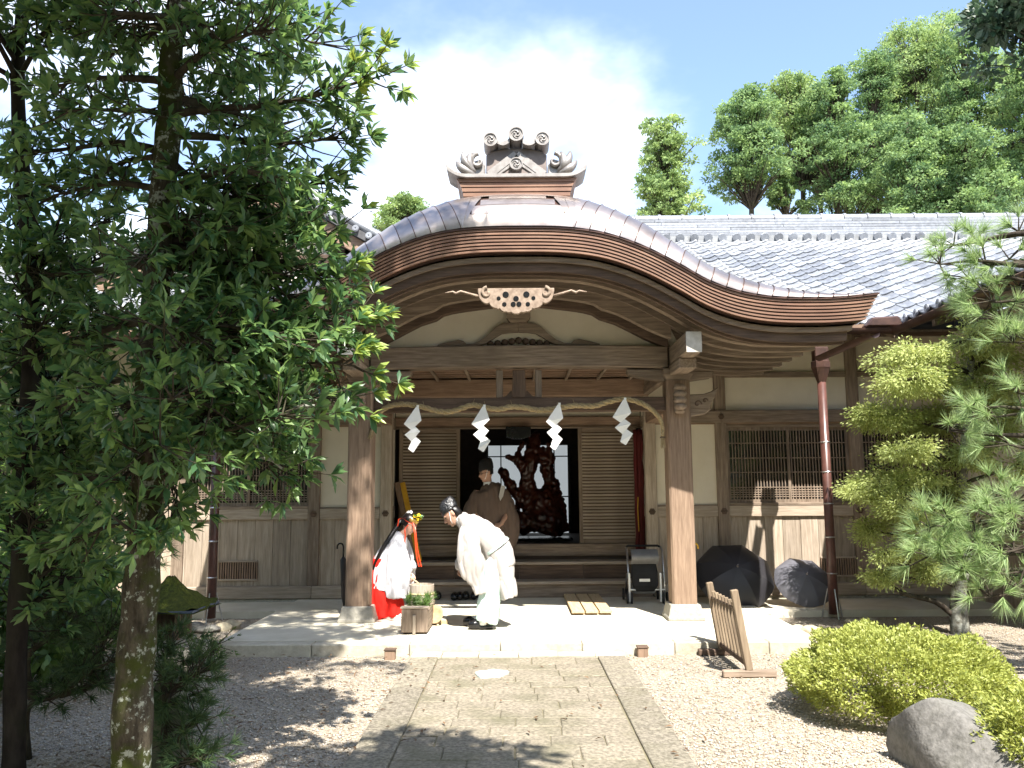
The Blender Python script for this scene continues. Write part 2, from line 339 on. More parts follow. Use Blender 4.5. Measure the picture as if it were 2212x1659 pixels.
WY = 11.9
hall = thing('shrine_hall', (0, 12, 0), 'long timber shrine hall with cream plaster walls and grey tiled roofs', 'hall')
wallb = MB()
Z = dict(sill0=0.085, sill1=0.30, rail0=1.222, rail1=1.372, win0=1.417, win1=2.516, nag0=2.535, nag1=2.75, b10=3.21, b11=3.29, top=3.80)
def hbox(name, x0, x1, y0, y1, z0, z1, m, bevel=0.006, par=hall): return MB().box(x0, x1, y0, y1, z0, z1).build(name, m, par, bevel=bevel)
POSTX = [1.89, 2.91, 4.83, 6.75]                       # distance of the posts from the axis
for s in (-1, 1):
    px = [XC + s * p for p in POSTX] + ([XC - 8.67, XC - 10.6] if s < 0 else [])
    for i, x in enumerate(px):
        hbox('post', x - 0.08, x + 0.08, WY - 0.02, WY + 0.12, 0.30, 3.80, WD['z'] if i else WPALE['z'])
    xa, xb = sorted((px[0], px[-1]))
    # continuous horizontals are cut into bays so that each butts against the posts
    for a, b in zip(px[:-1], px[1:]):
        l, r = sorted((a, b)); l += 0.081; r -= 0.081
        first = abs(a - XC) < 2
        hbox('wall_rail', l, r, WY - 0.005, WY + 0.08, Z['rail0'], Z['rail1'], WPALE['x'])
        hbox('lintel_beam', l - 0.08, r + 0.08, WY - 0.055, WY - 0.022, Z['nag0'] + 0.02, Z['nag1'] - 0.02, WD['x'])
        hbox('lintel', l, r, WY - 0.012, WY + 0.09, Z['nag0'], Z['nag1'] - 0.012, WRED['x'])
        hbox('tie_beam', l, r, WY + 0.0, WY + 0.08, Z['b10'], Z['b11'], WD['x'])
        hbox('plaster_panel', l, r, WY + 0.04, WY + 0.10, Z['b11'], Z['top'], PLAST, 0)
        hbox('plaster_panel', l, r, WY + 0.04, WY + 0.10, Z['nag1'] - 0.01, Z['b10'], PLAST, 0)
        # vertical boards under the rail
        n = max(2, round((r - l) / 0.245)); w_ = (r - l) / n
        for k in range(n):
            dy = random.uniform(0, 0.006); vent = None
            hbox('plank', l + k * w_ + 0.002, l + (k + 1) * w_ - 0.002, WY + 0.03 + dy, WY + 0.07, Z['sill1'], Z['rail0'], WPALE['z'], 0.003)
        hbox('batten', l, l + 0.022, WY + 0.015, WY + 0.06, Z['sill1'], Z['rail0'], WPALE['z'], 0.003)
        if first:
            hbox('plaster_panel', l, r, WY + 0.035, WY + 0.10, Z['rail1'] + 0.02, Z['nag0'], PLAST, 0)
            hbox('sill_strip', l, r, WY + 0.0, WY + 0.06, Z['rail1'], Z['rail1'] + 0.02, WD['x'])
        else:
            # window of two sliding sashes with a lattice of thin bars
            wd = tag(link('window', None, hall, Matrix.Translation(V((l + r) / 2, WY, 2.0))), None)
            hbox('frame', l, r, WY - 0.01, WY + 0.10, Z['rail1'], Z['win0'], WD['x'], par=wd)
            hbox('frame', l, r, WY + 0.01, WY + 0.10, Z['win1'] - 0.03, Z['nag0'], WD['x'], par=wd)
            gl = mat('dark window glass', (0.018, 0.017, 0.016), (0.012, 0.012, 0.012), rough=0.06, bump=0, stain=0, rnd=0, spec=0.55)
            mid = (l + r) / 2
            for q, (sl, sr) in enumerate(((l, mid + 0.025), (mid - 0.025, r))):
                yo = WY + 0.03 + 0.035 * q; z0, z1 = Z['win0'], Z['win1'] - 0.03
                hbox('pane', sl + 0.02, sr - 0.02, yo + 0.022, yo + 0.026, z0, z1, gl, 0, wd)
                fr = MB().box(sl, sl + 0.04, yo, yo + 0.03, z0, z1).box(sr - 0.04, sr, yo, yo + 0.03, z0, z1)
                fr.box(sl + 0.04, sr - 0.04, yo, yo + 0.03, z0, z0 + 0.045).box(sl + 0.04, sr - 0.04, yo, yo + 0.03, z1 - 0.045, z1)
                fr.build('sash_frame', WD['z'], wd)
                la = MB(); nb = 19
                for k in range(1, nb):
                    x = lerp(sl + 0.04, sr - 0.04, k / nb); la.box(x - 0.0065, x + 0.0065, yo + 0.004, yo + 0.02, z0 + 0.045, z1 - 0.045)
                for zz in [lerp(z0, z1, t) for t in (0.075, 0.105, 0.135, 0.165, 0.20, 0.40, 0.59, 0.79)]:
                    la.box(sl + 0.04, sr - 0.04, yo + 0.0005, yo + 0.012, zz - 0.007, zz + 0.007)
                tag(la.build('lattice', WD['z'], wd), kind='stuff')
        hbox('base_sill', l - 0.08, r + 0.08, WY - 0.06, WY + 0.1, 0.13, Z['sill1'], WPALE['x'], 0.01)
        hbox('base_stone', l - 0.08, r + 0.08, WY - 0.03, WY + 0.1, 0.05, 0.129, STONE, 0.01)
    # foundation vents
    for a in ([5.05, 6.0, 5.5] if 0 else [4.25, 5.15]) if s > 0 else [-4.25, -6.2]:
        x0 = XC + a; x1 = x0 + 0.56; par = tag(link('vent_grille', None, hall, Matrix.Translation(V(x0, WY, 0.5))), None)
        hbox('vent_frame', x0, x1, WY + 0.005, WY + 0.035, 0.375, 0.40, WPALE['x'], par=par); hbox('vent_frame', x0, x1, WY + 0.005, WY + 0.035, 0.63, 0.655, WPALE['x'], par=par)
        hbox('vent_back', x0, x1, WY + 0.02, WY + 0.032, 0.40, 0.63, BLACK, 0, par)
        vb = MB()
        for k in range(17): xx = lerp(x0 + 0.01, x1 - 0.01, k / 16); vb.box(xx - 0.010, xx + 0.010, WY + 0.008, WY + 0.019, 0.40, 0.63)
        tag(vb.build('vent_slats', WRED['z'], par), kind='stuff')
    # six-petalled nail covers where rail and post cross
    for x in px:
        for zz, r_ in ((1.30, 0.05), (2.64, 0.045)):
            b_ = MB(); pts = []
            for k in range(12): t = k * math.pi / 6; rr = r_ * (1 if k % 2 == 0 else 0.84); pts.append((x + rr * math.cos(t), zz + rr * math.sin(t)))
            yy = WY - 0.02 if zz < 2 else WY - 0.055
            b_.prism(pts, yy - 0.012, yy - 0.0005).lathe([(0.022, 0), (0.02, 0.012), (0.008, 0.02)], (x, yy - 0.011, zz), 8, Matrix.Rotation(R(90), 3, 'X'))
            b_.build('nail_cover', WDK['x'], hall)
    hbox('wall_plate', min(px) - 0.1, max(px) + 0.1, WY - 0.06, WY + 0.12, 3.80, 4.0, WDK['x'])
# recess: side walls, door wall, steps, sliding doors
DY = 12.6
for s in (-1, 1):
    x = XC + s * 1.87
    hbox('plaster_panel', min(x, x + s * 0.05), max(x, x + s * 0.05), WY + 0.12, DY, 1.39, 2.53, PLAST, 0)
    hbox('plank', min(x, x + s * 0.04), max(x, x + s * 0.04), WY + 0.12, DY, 0.13, 1.22, WPALE['z'], 0)
    hbox('wall_rail', min(x - s * 0.015, x + s * 0.06), max(x - s * 0.015, x + s * 0.06), WY + 0.12, DY, 1.22, 1.39, WPALE['y'])
    hbox('wall_rail', min(x - s * 0.02, x + s * 0.06), max(x - s * 0.02, x + s * 0.06), WY + 0.12, DY, 2.53, 2.70, WD['y'])
    hbox('plaster_panel', min(x, x + s * 0.05), max(x, x + s * 0.05), WY + 0.12, DY, 2.70, 3.8, PLAST, 0)
hbox('door_lintel', XC - 1.86, XC + 1.86, DY - 0.07, DY + 0.10, 2.56, 2.715, WRED['x'], 0.01)
hbox('door_track', XC - 1.86, XC + 1.86, DY - 0.10, DY + 0.10, 2.545, 2.559, WD['x'], 0)
hbox('plaster_panel', XC - 1.86, XC + 1.86, DY, DY + 0.06, 2.715, 2.95, PLAST, 0)
hbox('transom_beam', XC - 1.88, XC + 1.88, WY - 0.10, WY + 0.10, 2.95, 3.20, WRED['x'], 0.01)
hbox('plaster_panel', XC - 1.80, XC + 1.80, WY + 0.02, WY + 0.06, 3.2, 3.85, WDK['x'], 0)

hbox('step', XC - 1.86, XC + 1.86, WY - 0.06, DY + 0.2, 0.30, 0.345, WPALE['x'], 0.008)
hbox('step_riser', XC - 1.86, XC + 1.86, WY - 0.02, WY + 0.02, 0.12, 0.299, WD['x'], 0)
hbox('step', XC - 1.86, XC + 1.86, WY + 0.24, DY + 0.2, 0.545, 0.59, WPALE['x'], 0.008)
for i in range(4): hbox('step_riser', XC - 1.86 + 0.93 * i + 0.003, XC - 0.93 + 0.93 * i - 0.003, WY + 0.28, WY + 0.32, 0.346, 0.544, WDK['x'], 0)
hbox('threshold', XC - 1.86, XC + 1.86, DY - 0.09, DY + 0.12, 0.64, 0.815, WD['x'], 0.008)
hbox('step_riser', XC - 1.86, XC + 1.86, DY - 0.05, DY, 0.591, 0.639, WDK['x'], 0)
def louvre_door(x0, x1):
    d = tag(link('sliding_door', None, hall, Matrix.Translation(V((x0 + x1) / 2, DY, 0.82))), None)
    z0, z1 = 0.817, 2.543
    for a, b in ((x0, x0 + 0.055), (x1 - 0.055, x1)): hbox('stile', a, b, DY - 0.03, DY + 0.015, z0, z1, WD['z'], 0.004, d)
    for a, b in ((z0, z0 + 0.07), (z1 - 0.06, z1)): hbox('rail', x0 + 0.056, x1 - 0.056, DY - 0.028, DY + 0.012, a, b, WD['x'], 0.004, d)
    hbox('door_board', x0 + 0.056, x1 - 0.056, DY, DY + 0.01, z0 + 0.07, z1 - 0.06, WDK['x'], 0, d)
    n = 33; h = (z1 - z0 - 0.13) / n
    me = MB().prism([(DY - 0.024, 0.0), (DY - 0.018, h * 0.62), (DY - 0.001, h * 0.62), (DY - 0.001, 0)], x0 + 0.057, x1 - 0.057, 'x').mesh('slat', WPALE['x'])
    for k in range(n): link('slat', me, d, Matrix.Translation(V(0, 0, z0 + 0.072 + k * h)))
louvre_door(XC - 1.80, XC - 0.88); louvre_door(XC + 0.91, XC + 1.80)

# hall interior seen through the open doors: dark boards, a paper screen made to glow as if backlit
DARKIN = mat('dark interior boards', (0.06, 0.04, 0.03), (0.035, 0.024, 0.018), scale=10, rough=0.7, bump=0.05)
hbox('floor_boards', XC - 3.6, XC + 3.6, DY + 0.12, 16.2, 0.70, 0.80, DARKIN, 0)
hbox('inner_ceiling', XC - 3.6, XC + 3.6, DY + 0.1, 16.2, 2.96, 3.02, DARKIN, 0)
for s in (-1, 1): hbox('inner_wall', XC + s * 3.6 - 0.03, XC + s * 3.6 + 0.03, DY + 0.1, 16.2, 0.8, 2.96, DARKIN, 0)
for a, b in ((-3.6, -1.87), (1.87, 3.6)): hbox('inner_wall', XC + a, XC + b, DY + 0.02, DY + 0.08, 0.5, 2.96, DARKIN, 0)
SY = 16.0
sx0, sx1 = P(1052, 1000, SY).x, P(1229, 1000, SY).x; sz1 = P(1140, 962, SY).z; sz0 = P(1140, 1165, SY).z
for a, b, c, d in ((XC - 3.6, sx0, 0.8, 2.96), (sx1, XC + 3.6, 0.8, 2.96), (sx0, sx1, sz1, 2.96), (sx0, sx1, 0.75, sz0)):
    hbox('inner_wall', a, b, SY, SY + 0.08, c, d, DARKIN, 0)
scr = tag(link('paper_screen', None, hall, Matrix.Translation(V((sx0 + sx1) / 2, SY, sz0))), None)
pm = bpy.data.materials.new('shoji paper'); pm.use_nodes = True; t_ = pm.node_tree; b_ = t_.nodes['Principled BSDF']
b_.inputs['Base Color'].default_value = (0.8, 0.82, 0.8, 1); b_.inputs['Emission Color'].default_value = (0.80, 0.88, 0.92, 1); b_.inputs['Emission Strength'].default_value = 0.16   # glow put into the paper for garden light behind it
hbox('paper', sx0, sx1, SY + 0.03, SY + 0.036, sz0, sz1, pm, 0, scr)
for t in (0.0, 0.17, 0.5, 0.82, 1.0):
    x = lerp(sx0, sx1, t); w_ = 0.022 if 0 < t < 1 else 0.05; hbox('muntin', x - w_ / 2, x + w_ / 2, SY - 0.01, SY + 0.028, sz0, sz1, BLACK, 0, scr)
for t in (0.12, 0.55, 0.9):
    z_ = lerp(sz1, sz0, t); hbox('muntin', sx0 + 0.026, sx1 - 0.026, SY - 0.006, SY + 0.024, z_ - 0.011, z_ + 0.011, BLACK, 0, scr)

# ---- tiled roofs
SL = 0.508; EY, EZ = 10.80, 3.785; ang = math.atan(SL); RY = 16.5; RZ = EZ + (RY - EY) * SL
VX = 5.12                                             # eave of the wing that comes forward on the right
TW, TL = 0.285, 0.262
def tile_mesh():
    b = MB(); n = 8; top = []
    def h(t): return -0.030 * math.sin(math.pi * min(t / 0.74, 1)) + (0.026 * math.sin(math.pi * (t - 0.74) / 0.26) if t > 0.74 else 0)
    fr = [(TW * 1.03 * i / n, -0.012, 0.030 + h(i / n)) for i in range(n + 1)]
    bk = [(TW * 1.03 * i / n, TL + 0.03, 0.006 + h(i / n)) for i in range(n + 1)]
    lo = [(x, y + 0.006, z - 0.026) for x, y, z in fr]
    vs = lo + fr + bk
    fs = [(r * (n + 1) + i, r * (n + 1) + i + 1, (r + 1) * (n + 1) + i + 1, (r + 1) * (n + 1) + i) for r in range(2) for i in range(n)]
    return vs, fs
tv, tf = tile_mesh()
tme = MB().add(tv, tf).mesh('tile', TILE, True)
try: tme.set_sharp_from_angle(angle=R(50))
except Exception: pass
roof = tag(link('roof', None, hall, Matrix.Translation(V(0, EY, EZ))), None)
sil = [(1380, 462), (1390, 467), (1521, 559), (1620, 595), (1783, 628), (1900, 632), (1901, 3000)]
def silv(u):
    if u < 1380: return -1
    for (a, va), (b, vb_) in zip(sil[:-1], sil[1:]):
        if u <= b: return lerp(va, vb_, (u - a) / max(b - a, 1))
    return 3000
tiles = []
cs, sn = math.cos(ang), math.sin(ang)
for i in range(-34, 36):
    for j in range(25):
        x = i * TW; y = EY + j * TL * cs; z = EZ + j * TL * sn
        if x + TW * 0.5 > VX + (0.0 if j < 1 else 9.0): continue
        u, v = proj((x + TW / 2, y, z)); vis = (1380 < u < 2200 and v < silv(u)) or (380 < u < 575 and 585 < v < 655)
        tiles.append((0 if vis else 1, y, x, z))
tiles.sort(); rest_v, rest_f = [], []
fl = np.array(tv); ff = np.array(tf)
for k, (hid, y, x, z) in enumerate(tiles):
    rz = random.uniform(-0.014, 0.014); dz = random.uniform(-0.004, 0.008)
    M = Matrix.Translation(V(x, y, z + dz)) @ Matrix.Rotation(ang, 4, 'X') @ Matrix.Rotation(rz, 4, 'Z')
    if k < 300 and not hid: link('tile', tme, roof, M)
    else:
        Mn = np.array(M); vv = fl @ Mn[:3, :3].T + Mn[:3, 3]; rest_f.append(ff + len(rest_v) * len(tv)); rest_v.append(vv)
tag(fast('tile_field', np.vstack(rest_v), np.vstack(rest_f), TILE, roof, smooth=False), kind='stuff')
RSUB = mat('roof underlay', (0.10, 0.10, 0.105), rough=0.9, bump=0)
MB().prism([(EY + 0.04, EZ - 0.03), (RY, RZ - 0.06), (2 * RY - EY, EZ - 0.03), (RY, RZ - 0.5), (EY + 0.04, EZ - 0.09)], -9.6, VX + 9, 'x').build('roof_deck', RSUB, roof)
# wing roof: a low-pitched pent roof over the gallery that comes forward on the right
WS = 0.30; wang = math.atan(WS)
rest_v, rest_f = [], []
for i in range(-11, 1):
    for j in range(6):
        y = EY + i * TW; x = VX + j * TL * math.cos(wang); z = EZ + j * TL * math.sin(wang)
        M = Matrix.Translation(V(x, y + TW, z)) @ Matrix.Rotation(R(-90), 4, 'Z') @ Matrix.Rotation(wang, 4, 'X')
        Mn = np.array(M); rest_f.append(ff + len(rest_v) * len(tv)); rest_v.append(fl @ Mn[:3, :3].T + Mn[:3, 3])
tag(fast('wing_tile_field', np.vstack(rest_v), np.vstack(rest_f), TILE, roof), kind='stuff')
MB().prism([(VX + 0.04, EZ - 0.03), (VX + 1.55, EZ + 1.5 * WS - 0.05), (VX + 1.55, EZ + 1.5 * WS - 0.12), (VX + 0.04, EZ - 0.09)], 7.5, EY + 0.3, 'y').build('wing_roof_deck', RSUB, roof)
# round tile ends along the eaves
em = MB().lathe([(0.052, 0), (0.052, 0.10)], (0, 0, 0), 12, Matrix.Rotation(R(-90), 3, 'X'))
em.lathe([(0.040, 0.0), (0.040, -0.006), (0.012, -0.006), (0.012, 0.003)], (0, 0, 0), 12, Matrix.Rotation(R(-90), 3, 'X'))
em = em.mesh('eave_disc', TILE, False)
for i in range(12, 19): link('eave_disc', em, roof, Matrix.Translation(V(i * TW - 0.035, EY - 0.02, EZ + 0.02)))
for i in range(-9, 1): link('eave_disc', em, roof, Matrix.Translation(V(VX - 0.02, EY + i * TW + 0.13, EZ + 0.03)) @ Matrix.Rotation(R(-90), 4, 'Z'))
# main ridge: courses of flat tiles, a scalloped foot and round cap tiles
x0r, x1r = 0.6, 12.0
for k in range(6):
    d = 0.20 - 0.016 * k; zz = RZ + 0.02 + k * 0.062
    x = x0r
    while x < x1r:
        x1 = min(x + random.uniform(1.5, 2.6), x1r); MB().box(x + 0.002, x1 - 0.002, RY - d, RY + d, zz, zz + 0.056 + random.uniform(-0.004, 0.002)).build('ridge_course', TILE, roof, bevel=0.006); x = x1
hbox('ridge_mortar', x0r, x1r, RY - 0.215, RY + 0.215, RZ - 0.12, RZ + 0.018, mat('roof mortar', (0.32, 0.33, 0.34), rough=0.9), 0, roof)
x = x0r
while x < x1r:
    MB().tube([(x + 0.004, RY, RZ + 0.42), (x + 0.04, RY, RZ + 0.42), (x + 0.041, RY, RZ + 0.415), (x + 0.47, RY, RZ + 0.415)], [0.115, 0.115, 0.10, 0.10], 12).build('ridge_cap', TILE, roof, smooth=False, auto=True); x += 0.475
for i in range(2, 40):
    MB().lathe([(0.085, 0), (0.085, 0.3)], (i * TW + 0.24, RY - 0.27, RZ - 0.045), 10, Matrix.Rotation(R(-68), 3, 'X')).build('ridge_foot_tile', TILE, roof)
# soffit, rafters and gutters of the visible eaves
hbox('eave_fascia', 3.3, VX - 0.1, EY - 0.02, EY + 0.03, EZ - 0.10, EZ - 0.03, WRED['x'])
hbox('eave_fascia', -9.5, -3.4, EY - 0.02, EY + 0.03, EZ - 0.10, EZ - 0.03, WRED['x'])
hbox('eave_fascia', VX - 0.03, VX + 0.03, 7.5, EY - 0.03, EZ - 0.10, EZ - 0.03, WRED['y'])
MB().prism([(EY, EZ - 0.101), (WY + 0.1, 4.13), (WY + 0.1, 4.09), (EY, EZ - 0.13)], -9.5, 9, 'x').build('soffit', WD['y'], roof)
for i in range(-30, 20):
    x = i * 0.31 + 0.1
    if -3.3 < x < 3.3: continue
    if x > VX: break
    MB().prism([(EY + 0.03, EZ - 0.13), (WY, 4.06), (WY, 3.98), (EY + 0.03, EZ - 0.21)], x - 0.035, x + 0.035, 'x').build('rafter', WD['y'], roof)
for i in range(8):
    y = 7.7 + i * 0.33
    MB().prism([(VX + 0.03, EZ - 0.13), (VX + 1.3, EZ + 0.20), (VX + 1.3, EZ + 0.12), (VX + 0.03, EZ - 0.21)], y - 0.035, y + 0.035, 'y').build('rafter', WD['x'], roof)
def half_pipe(a, b, r=0.075):
    a, b = Vector(a), Vector(b); d = (b - a).normalized(); s_ = d.cross(V(0, 0, 1)); bb = MB()
    def f(i, j): t = math.pi * (1 + j); return lerp(a, b, i) + s_ * math.cos(t) * r + V(0, 0, 1) * math.sin(t) * r
    def f2(i, j): t = math.pi * (1 + j); return lerp(a, b, i) + s_ * math.cos(t) * (r - 0.006) + V(0, 0, 1) * math.sin(t) * (r - 0.006)
    bb.grid(f, 1, 8).grid(f2, 1, 8); return bb.build('gutter', COPDK, hall, smooth=True)
half_pipe((3.8, EY - 0.09, EZ - 0.10), (VX - 0.12, EY - 0.09, EZ - 0.10)); half_pipe((VX - 0.12, EY - 0.06, EZ - 0.105), (VX - 0.12, 7.5, EZ - 0.105)); half_pipe((-9.4, EY - 0.09, EZ - 0.10), (-3.9, EY - 0.09, EZ - 0.10))
MB().prism([(VX - 0.55, EZ - 0.09), (VX - 0.45, EZ + 0.03), (VX - 0.1, EZ + 0.05), (VX - 0.05, EZ - 0.09)], EY - 0.2, EY - 0.03, 'y').build('gutter_guard', COPDK, hall, bevel=0.02)
# wing wall behind the garden trees
hbox('wing_wall', 6.35, 6.45, 8.2, WY, 0.30, 3.9, PLAST, 0)
hbox('wing_boards', 6.31, 6.349, 8.2, WY, 0.0, 1.25, WPALE['z'], 0)
hbox('wing_post', 6.28, 6.46, 8.1, 8.2, 0.0, 3.9, WD['z']); hbox('wing_rail', 6.27, 6.348, 8.2, WY - 0.1, 1.251, 1.39, WPALE['y']); hbox('wing_rail', 6.28, 6.348, 8.2, WY - 0.1, 2.53, 2.75, WD['y'])
# back wall so that no light leaks under the roof
hbox('rear_wall', -9.5, 9.5, 2 * RY - WY, 2 * RY - WY + 0.1, 0, 3.9, PLAST, 0)
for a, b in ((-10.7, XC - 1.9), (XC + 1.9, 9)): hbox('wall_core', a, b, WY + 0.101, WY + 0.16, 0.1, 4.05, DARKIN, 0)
hbox('end_wall', -10.7, -10.6, WY, 2 * RY - WY, 0, 4.3, PLAST, 0)

# ---- gable rising over the roof on the left
GX, GY = -3.95, 12.75; GZ = 6.62; gs = 0.62; HW = 2.65
gab = tag(link('gable', None, hall, Matrix.Translation(V(GX, GY, 5))), None)
def gline(d, off=0.0): return GZ - gs * abs(d) + 0.05 * (abs(d) / HW) ** 2 * 2 + off
MB().prism([(GX - HW + 0.4, 4.6), (GX + HW - 0.4, 4.6), (GX, GZ - 0.35)], GY + 0.25, GY + 0.32).build('gable_plaster', PLAST, gab)
for x in (-1.15, 0, 1.15): MB().box(GX + x - 0.09, GX + x + 0.09, GY + 0.18, GY + 0.249, 4.7, gline(x, -0.4)).build('gable_post', WDK['z'], gab, bevel=0.006)
MB().box(GX - 1.9, GX + 1.9, GY + 0.14, GY + 0.24, 5.20, 5.38).build('gable_beam', WDK['x'], gab, bevel=0.006)
for s in (-1, 1):
    n = 10
    pts = [(GX + s * HW * i / n, gline(HW * i / n, -0.14)) for i in range(n + 1)]; low = [(x, z - 0.26) for x, z in pts[::-1]]
    MB().prism(pts + low, GY - 0.02, GY + 0.06).build('barge_board', WRED['x'], gab, bevel=0.006)
    top = [(GX + s * HW * 1.05 * i / n, gline(HW * 1.05 * i / n, 0.02)) for i in range(n + 1)]
    MB().prism(top + [(x, z - 0.15) for x, z in top[::-1]], GY - 0.10, 19.5).build('gable_roof_deck', RSUB, gab)
    # verge: round tiles in rows running down the slope, discs facing forwards
    for r_ in range(3):
        yy = GY - 0.06 + r_ * 0.26
        path_ = [(GX + s * HW * 1.05 * i / n, yy, gline(HW * 1.05 * i / n, 0.08)) for i in range(n + 1)]
        MB().tube(path_, 0.075, 8).build('verge_tile_row', TILE, gab, smooth=True)
    vb = MB()
    def surf(i, j, s=s):
        d = HW * 1.05 * i; yy = GY + 0.75 + 6.0 * j; st_ = (i * 16) % 1.0; return (GX + s * d, yy, gline(d, 0.05 + 0.025 * (st_) + 0.012 * math.sin(yy * 22)))
    vb.grid(surf, 64, 90); tag(vb.build('gable_tile_field', TILE, gab), kind='stuff')
    for i in range(1, 13):
        d = HW * i / 12.6; link('verge_disc', em, gab, Matrix.Translation(V(GX + s * d, GY - 0.16, gline(d, -0.02))))
for k in range(4): MB().box(GX - 0.2 + 0.02 * k, GX + 0.2 - 0.02 * k, GY - 0.12, 19.5, GZ + 0.03 + k * 0.06, GZ + 0.085 + k * 0.06).build('gable_ridge_course', TILE, gab, bevel=0.006)
MB().tube([(GX, GY - 0.15, GZ + 0.33), (GX, 19.5, GZ + 0.33)], 0.11, 12).build('gable_ridge_cap', TILE, gab, smooth=True)
# carved pendant of the gable
def scallop(cx, cz, w, h, n=40):
    pts = []
    for i in range(n + 1):
        t = i / n; a = math.pi * t; x = -math.cos(a) * w; z = -math.sin(a) ** 0.7 * h - 0.03 * h * abs(math.sin(a * 6)); pts.append((cx + x, cz + z))
    return pts
gc = P(565, 478, GY - 0.1)
pts = scallop(gc.x, gc.z, 0.27, 0.24) + [(gc.x + 0.20, gc.z + 0.07), (gc.x + 0.10, gc.z + 0.05), (gc.x + 0.05, gc.z + 0.26), (gc.x - 0.05, gc.z + 0.26), (gc.x - 0.10, gc.z + 0.05), (gc.x - 0.20, gc.z + 0.07)]
MB().prism(pts, GY - 0.10, GY - 0.03).build('gable_pendant', mat('pale carved wood', (0.36, 0.275, 0.21), (0.20, 0.145, 0.105), scale=20, rough=0.8, bump=0.1), gab, bevel=0.006)
for x, z in ((-0.1, -0.1), (0.1, -0.1), (0, 0.01)): MB().lathe([(0.035, 0), (0.035, 0.012)], (gc.x + x, GY - 0.1015, gc.z + z), 10, Matrix.Rotation(R(-90), 3, 'X')).build('pendant_hole', BLACK, gab)

# ---- downspouts of bamboo-jointed copper with hoppers, on rod feet
SPOUT = mat('red brown pipe', (0.115, 0.05, 0.04), (0.07, 0.034, 0.028), scale=12, rough=0.32, bump=0.02, spec=0.5, stain=0.45, stain_c=(0.07, 0.03, 0.025), stain_s=4)
def downspout(b, ztop):
    d = tag(link('downspout', None, hall, Matrix.Translation(b)), None); x, y = b.x, b.y
    MB().tube([(x, y, 0.05), (x, y, 0.9), (x, y, ztop - 0.2)], [0.062, 0.058, 0.055], 14).build('pipe', SPOUT, d, smooth=True)
    MB().lathe([(0.057, ztop - 0.22), (0.075, ztop - 0.17), (0.115, ztop - 0.05), (0.125, ztop - 0.03), (0.125, ztop + 0.05), (0.10, ztop + 0.06)], (x, y, 0), 8).build('hopper', COPDK, d)
    MB().box(x - 0.09, x + 0.09, y - 0.07, y + 0.07, ztop + 0.05, ztop + 0.24).build('hopper_neck', COPDK, d, bevel=0.01)
    for z in (0.55, 1.0, 1.42, 1.82, 2.2):
        MB().lathe([(0.0595, z - 0.008), (0.064, z), (0.0595, z + 0.008)], (x, y, 0), 14).build('ring', STEEL, d)
    for a in range(3):
        t = a * 2.1 + 0.5; MB().tube([(x + 0.062 * math.cos(t), y + 0.062 * math.sin(t), 0.36), (x + 0.15 * math.cos(t), y + 0.15 * math.sin(t), 0.0)], 0.008, 6).build('support_rod', STEEL, d)
downspout(V(3.98, 10.66, 0), P(1770, 790, 10.66).z); downspout(V(-3.83, 10.66, 0), P(1770, 790, 10.66).z)
# ---------------------------------------------------------------- porch with the undulating copper gable
porch = thing('entrance_porch', (XC, 9.9, 0.12), 'timber entrance porch under a curved copper gable roof with crest ornament', 'porch')
YF, YB = 8.5, 12.3
TOPPX = [(1114, 489), (1226, 491), (1308, 503), (1390, 531), (1472, 572), (1521, 600), (1570, 620), (1620, 633), (1685, 641), (1783, 642), (1849, 638), (1900, 632)]
tp = [P(u, v, YF) for u, v in TOPPX]; kx = [0.0] + [p.x - XC for p in tp[1:]]; kz = [p.z for p in tp]
XE = kx[-1]
def herm(xs, zs, x):
    x = min(max(x, xs[0]), xs[-1]); i = max(0, min(len(xs) - 2, int(np.searchsorted(xs, x)) - 1)); h = xs[i + 1] - xs[i]; t = (x - xs[i]) / h
    def sl(k):
        if k == 0: return 0.0
        if k == len(xs) - 1: return (zs[-1] - zs[-2]) / (xs[-1] - xs[-2])
        return (zs[k + 1] - zs[k - 1]) / (xs[k + 1] - xs[k - 1])
    a, b = sl(i) * h, sl(i + 1) * h
    return (2 * t ** 3 - 3 * t ** 2 + 1) * zs[i] + (t ** 3 - 2 * t ** 2 + t) * a + (-2 * t ** 3 + 3 * t ** 2) * zs[i + 1] + (t ** 3 - t ** 2) * b
def ztop(d): return herm(kx, kz, abs(d))
TH = 0.265                                                           # thickness of the layered edge
def curve(off, xe, n=84, x0=None):
    x0 = -xe if x0 is None else x0
    return [(XC + lerp(x0, xe, i / n), ztop(lerp(x0, xe, i / n)) - off) for i in range(n + 1)]
def cslab(name, o1, o2, xe, y0, y1, m, par=porch, bevel=0, n=84, x0=None):
    a, b = curve(o1, xe, n, x0), curve(o2, xe - 0.012, n, x0 if x0 is None else x0)
    return band(name, a, b, y0, y1, m, par, bevel)
def band(name, a, b, y0, y1, m, par, bevel=0, smooth=False):
    n = len(a); bb = MB()
    vs = [(x, y0, z) for x, z in a] + [(x, y0, z) for x, z in b] + [(x, y1, z) for x, z in a] + [(x, y1, z) for x, z in b]
    fs = []
    for i in range(n - 1):
        fs += [(i, i + 1, n + i + 1, n + i), (2 * n + i, 3 * n + i, 3 * n + i + 1, 2 * n + i + 1), (i, 2 * n + i, 2 * n + i + 1, i + 1), (n + i, n + i + 1, 3 * n + i + 1, 3 * n + i)]
    fs += [(0, n, 3 * n, 2 * n), (n - 1, 3 * n - 1, 4 * n - 1, 2 * n - 1)]
    bb.add(vs, fs); return bb.build(name, m, par, bevel=bevel, auto=True)
proof = tag(link('roof', None, porch, Matrix.Translation(V(XC, YF, 4))), None)
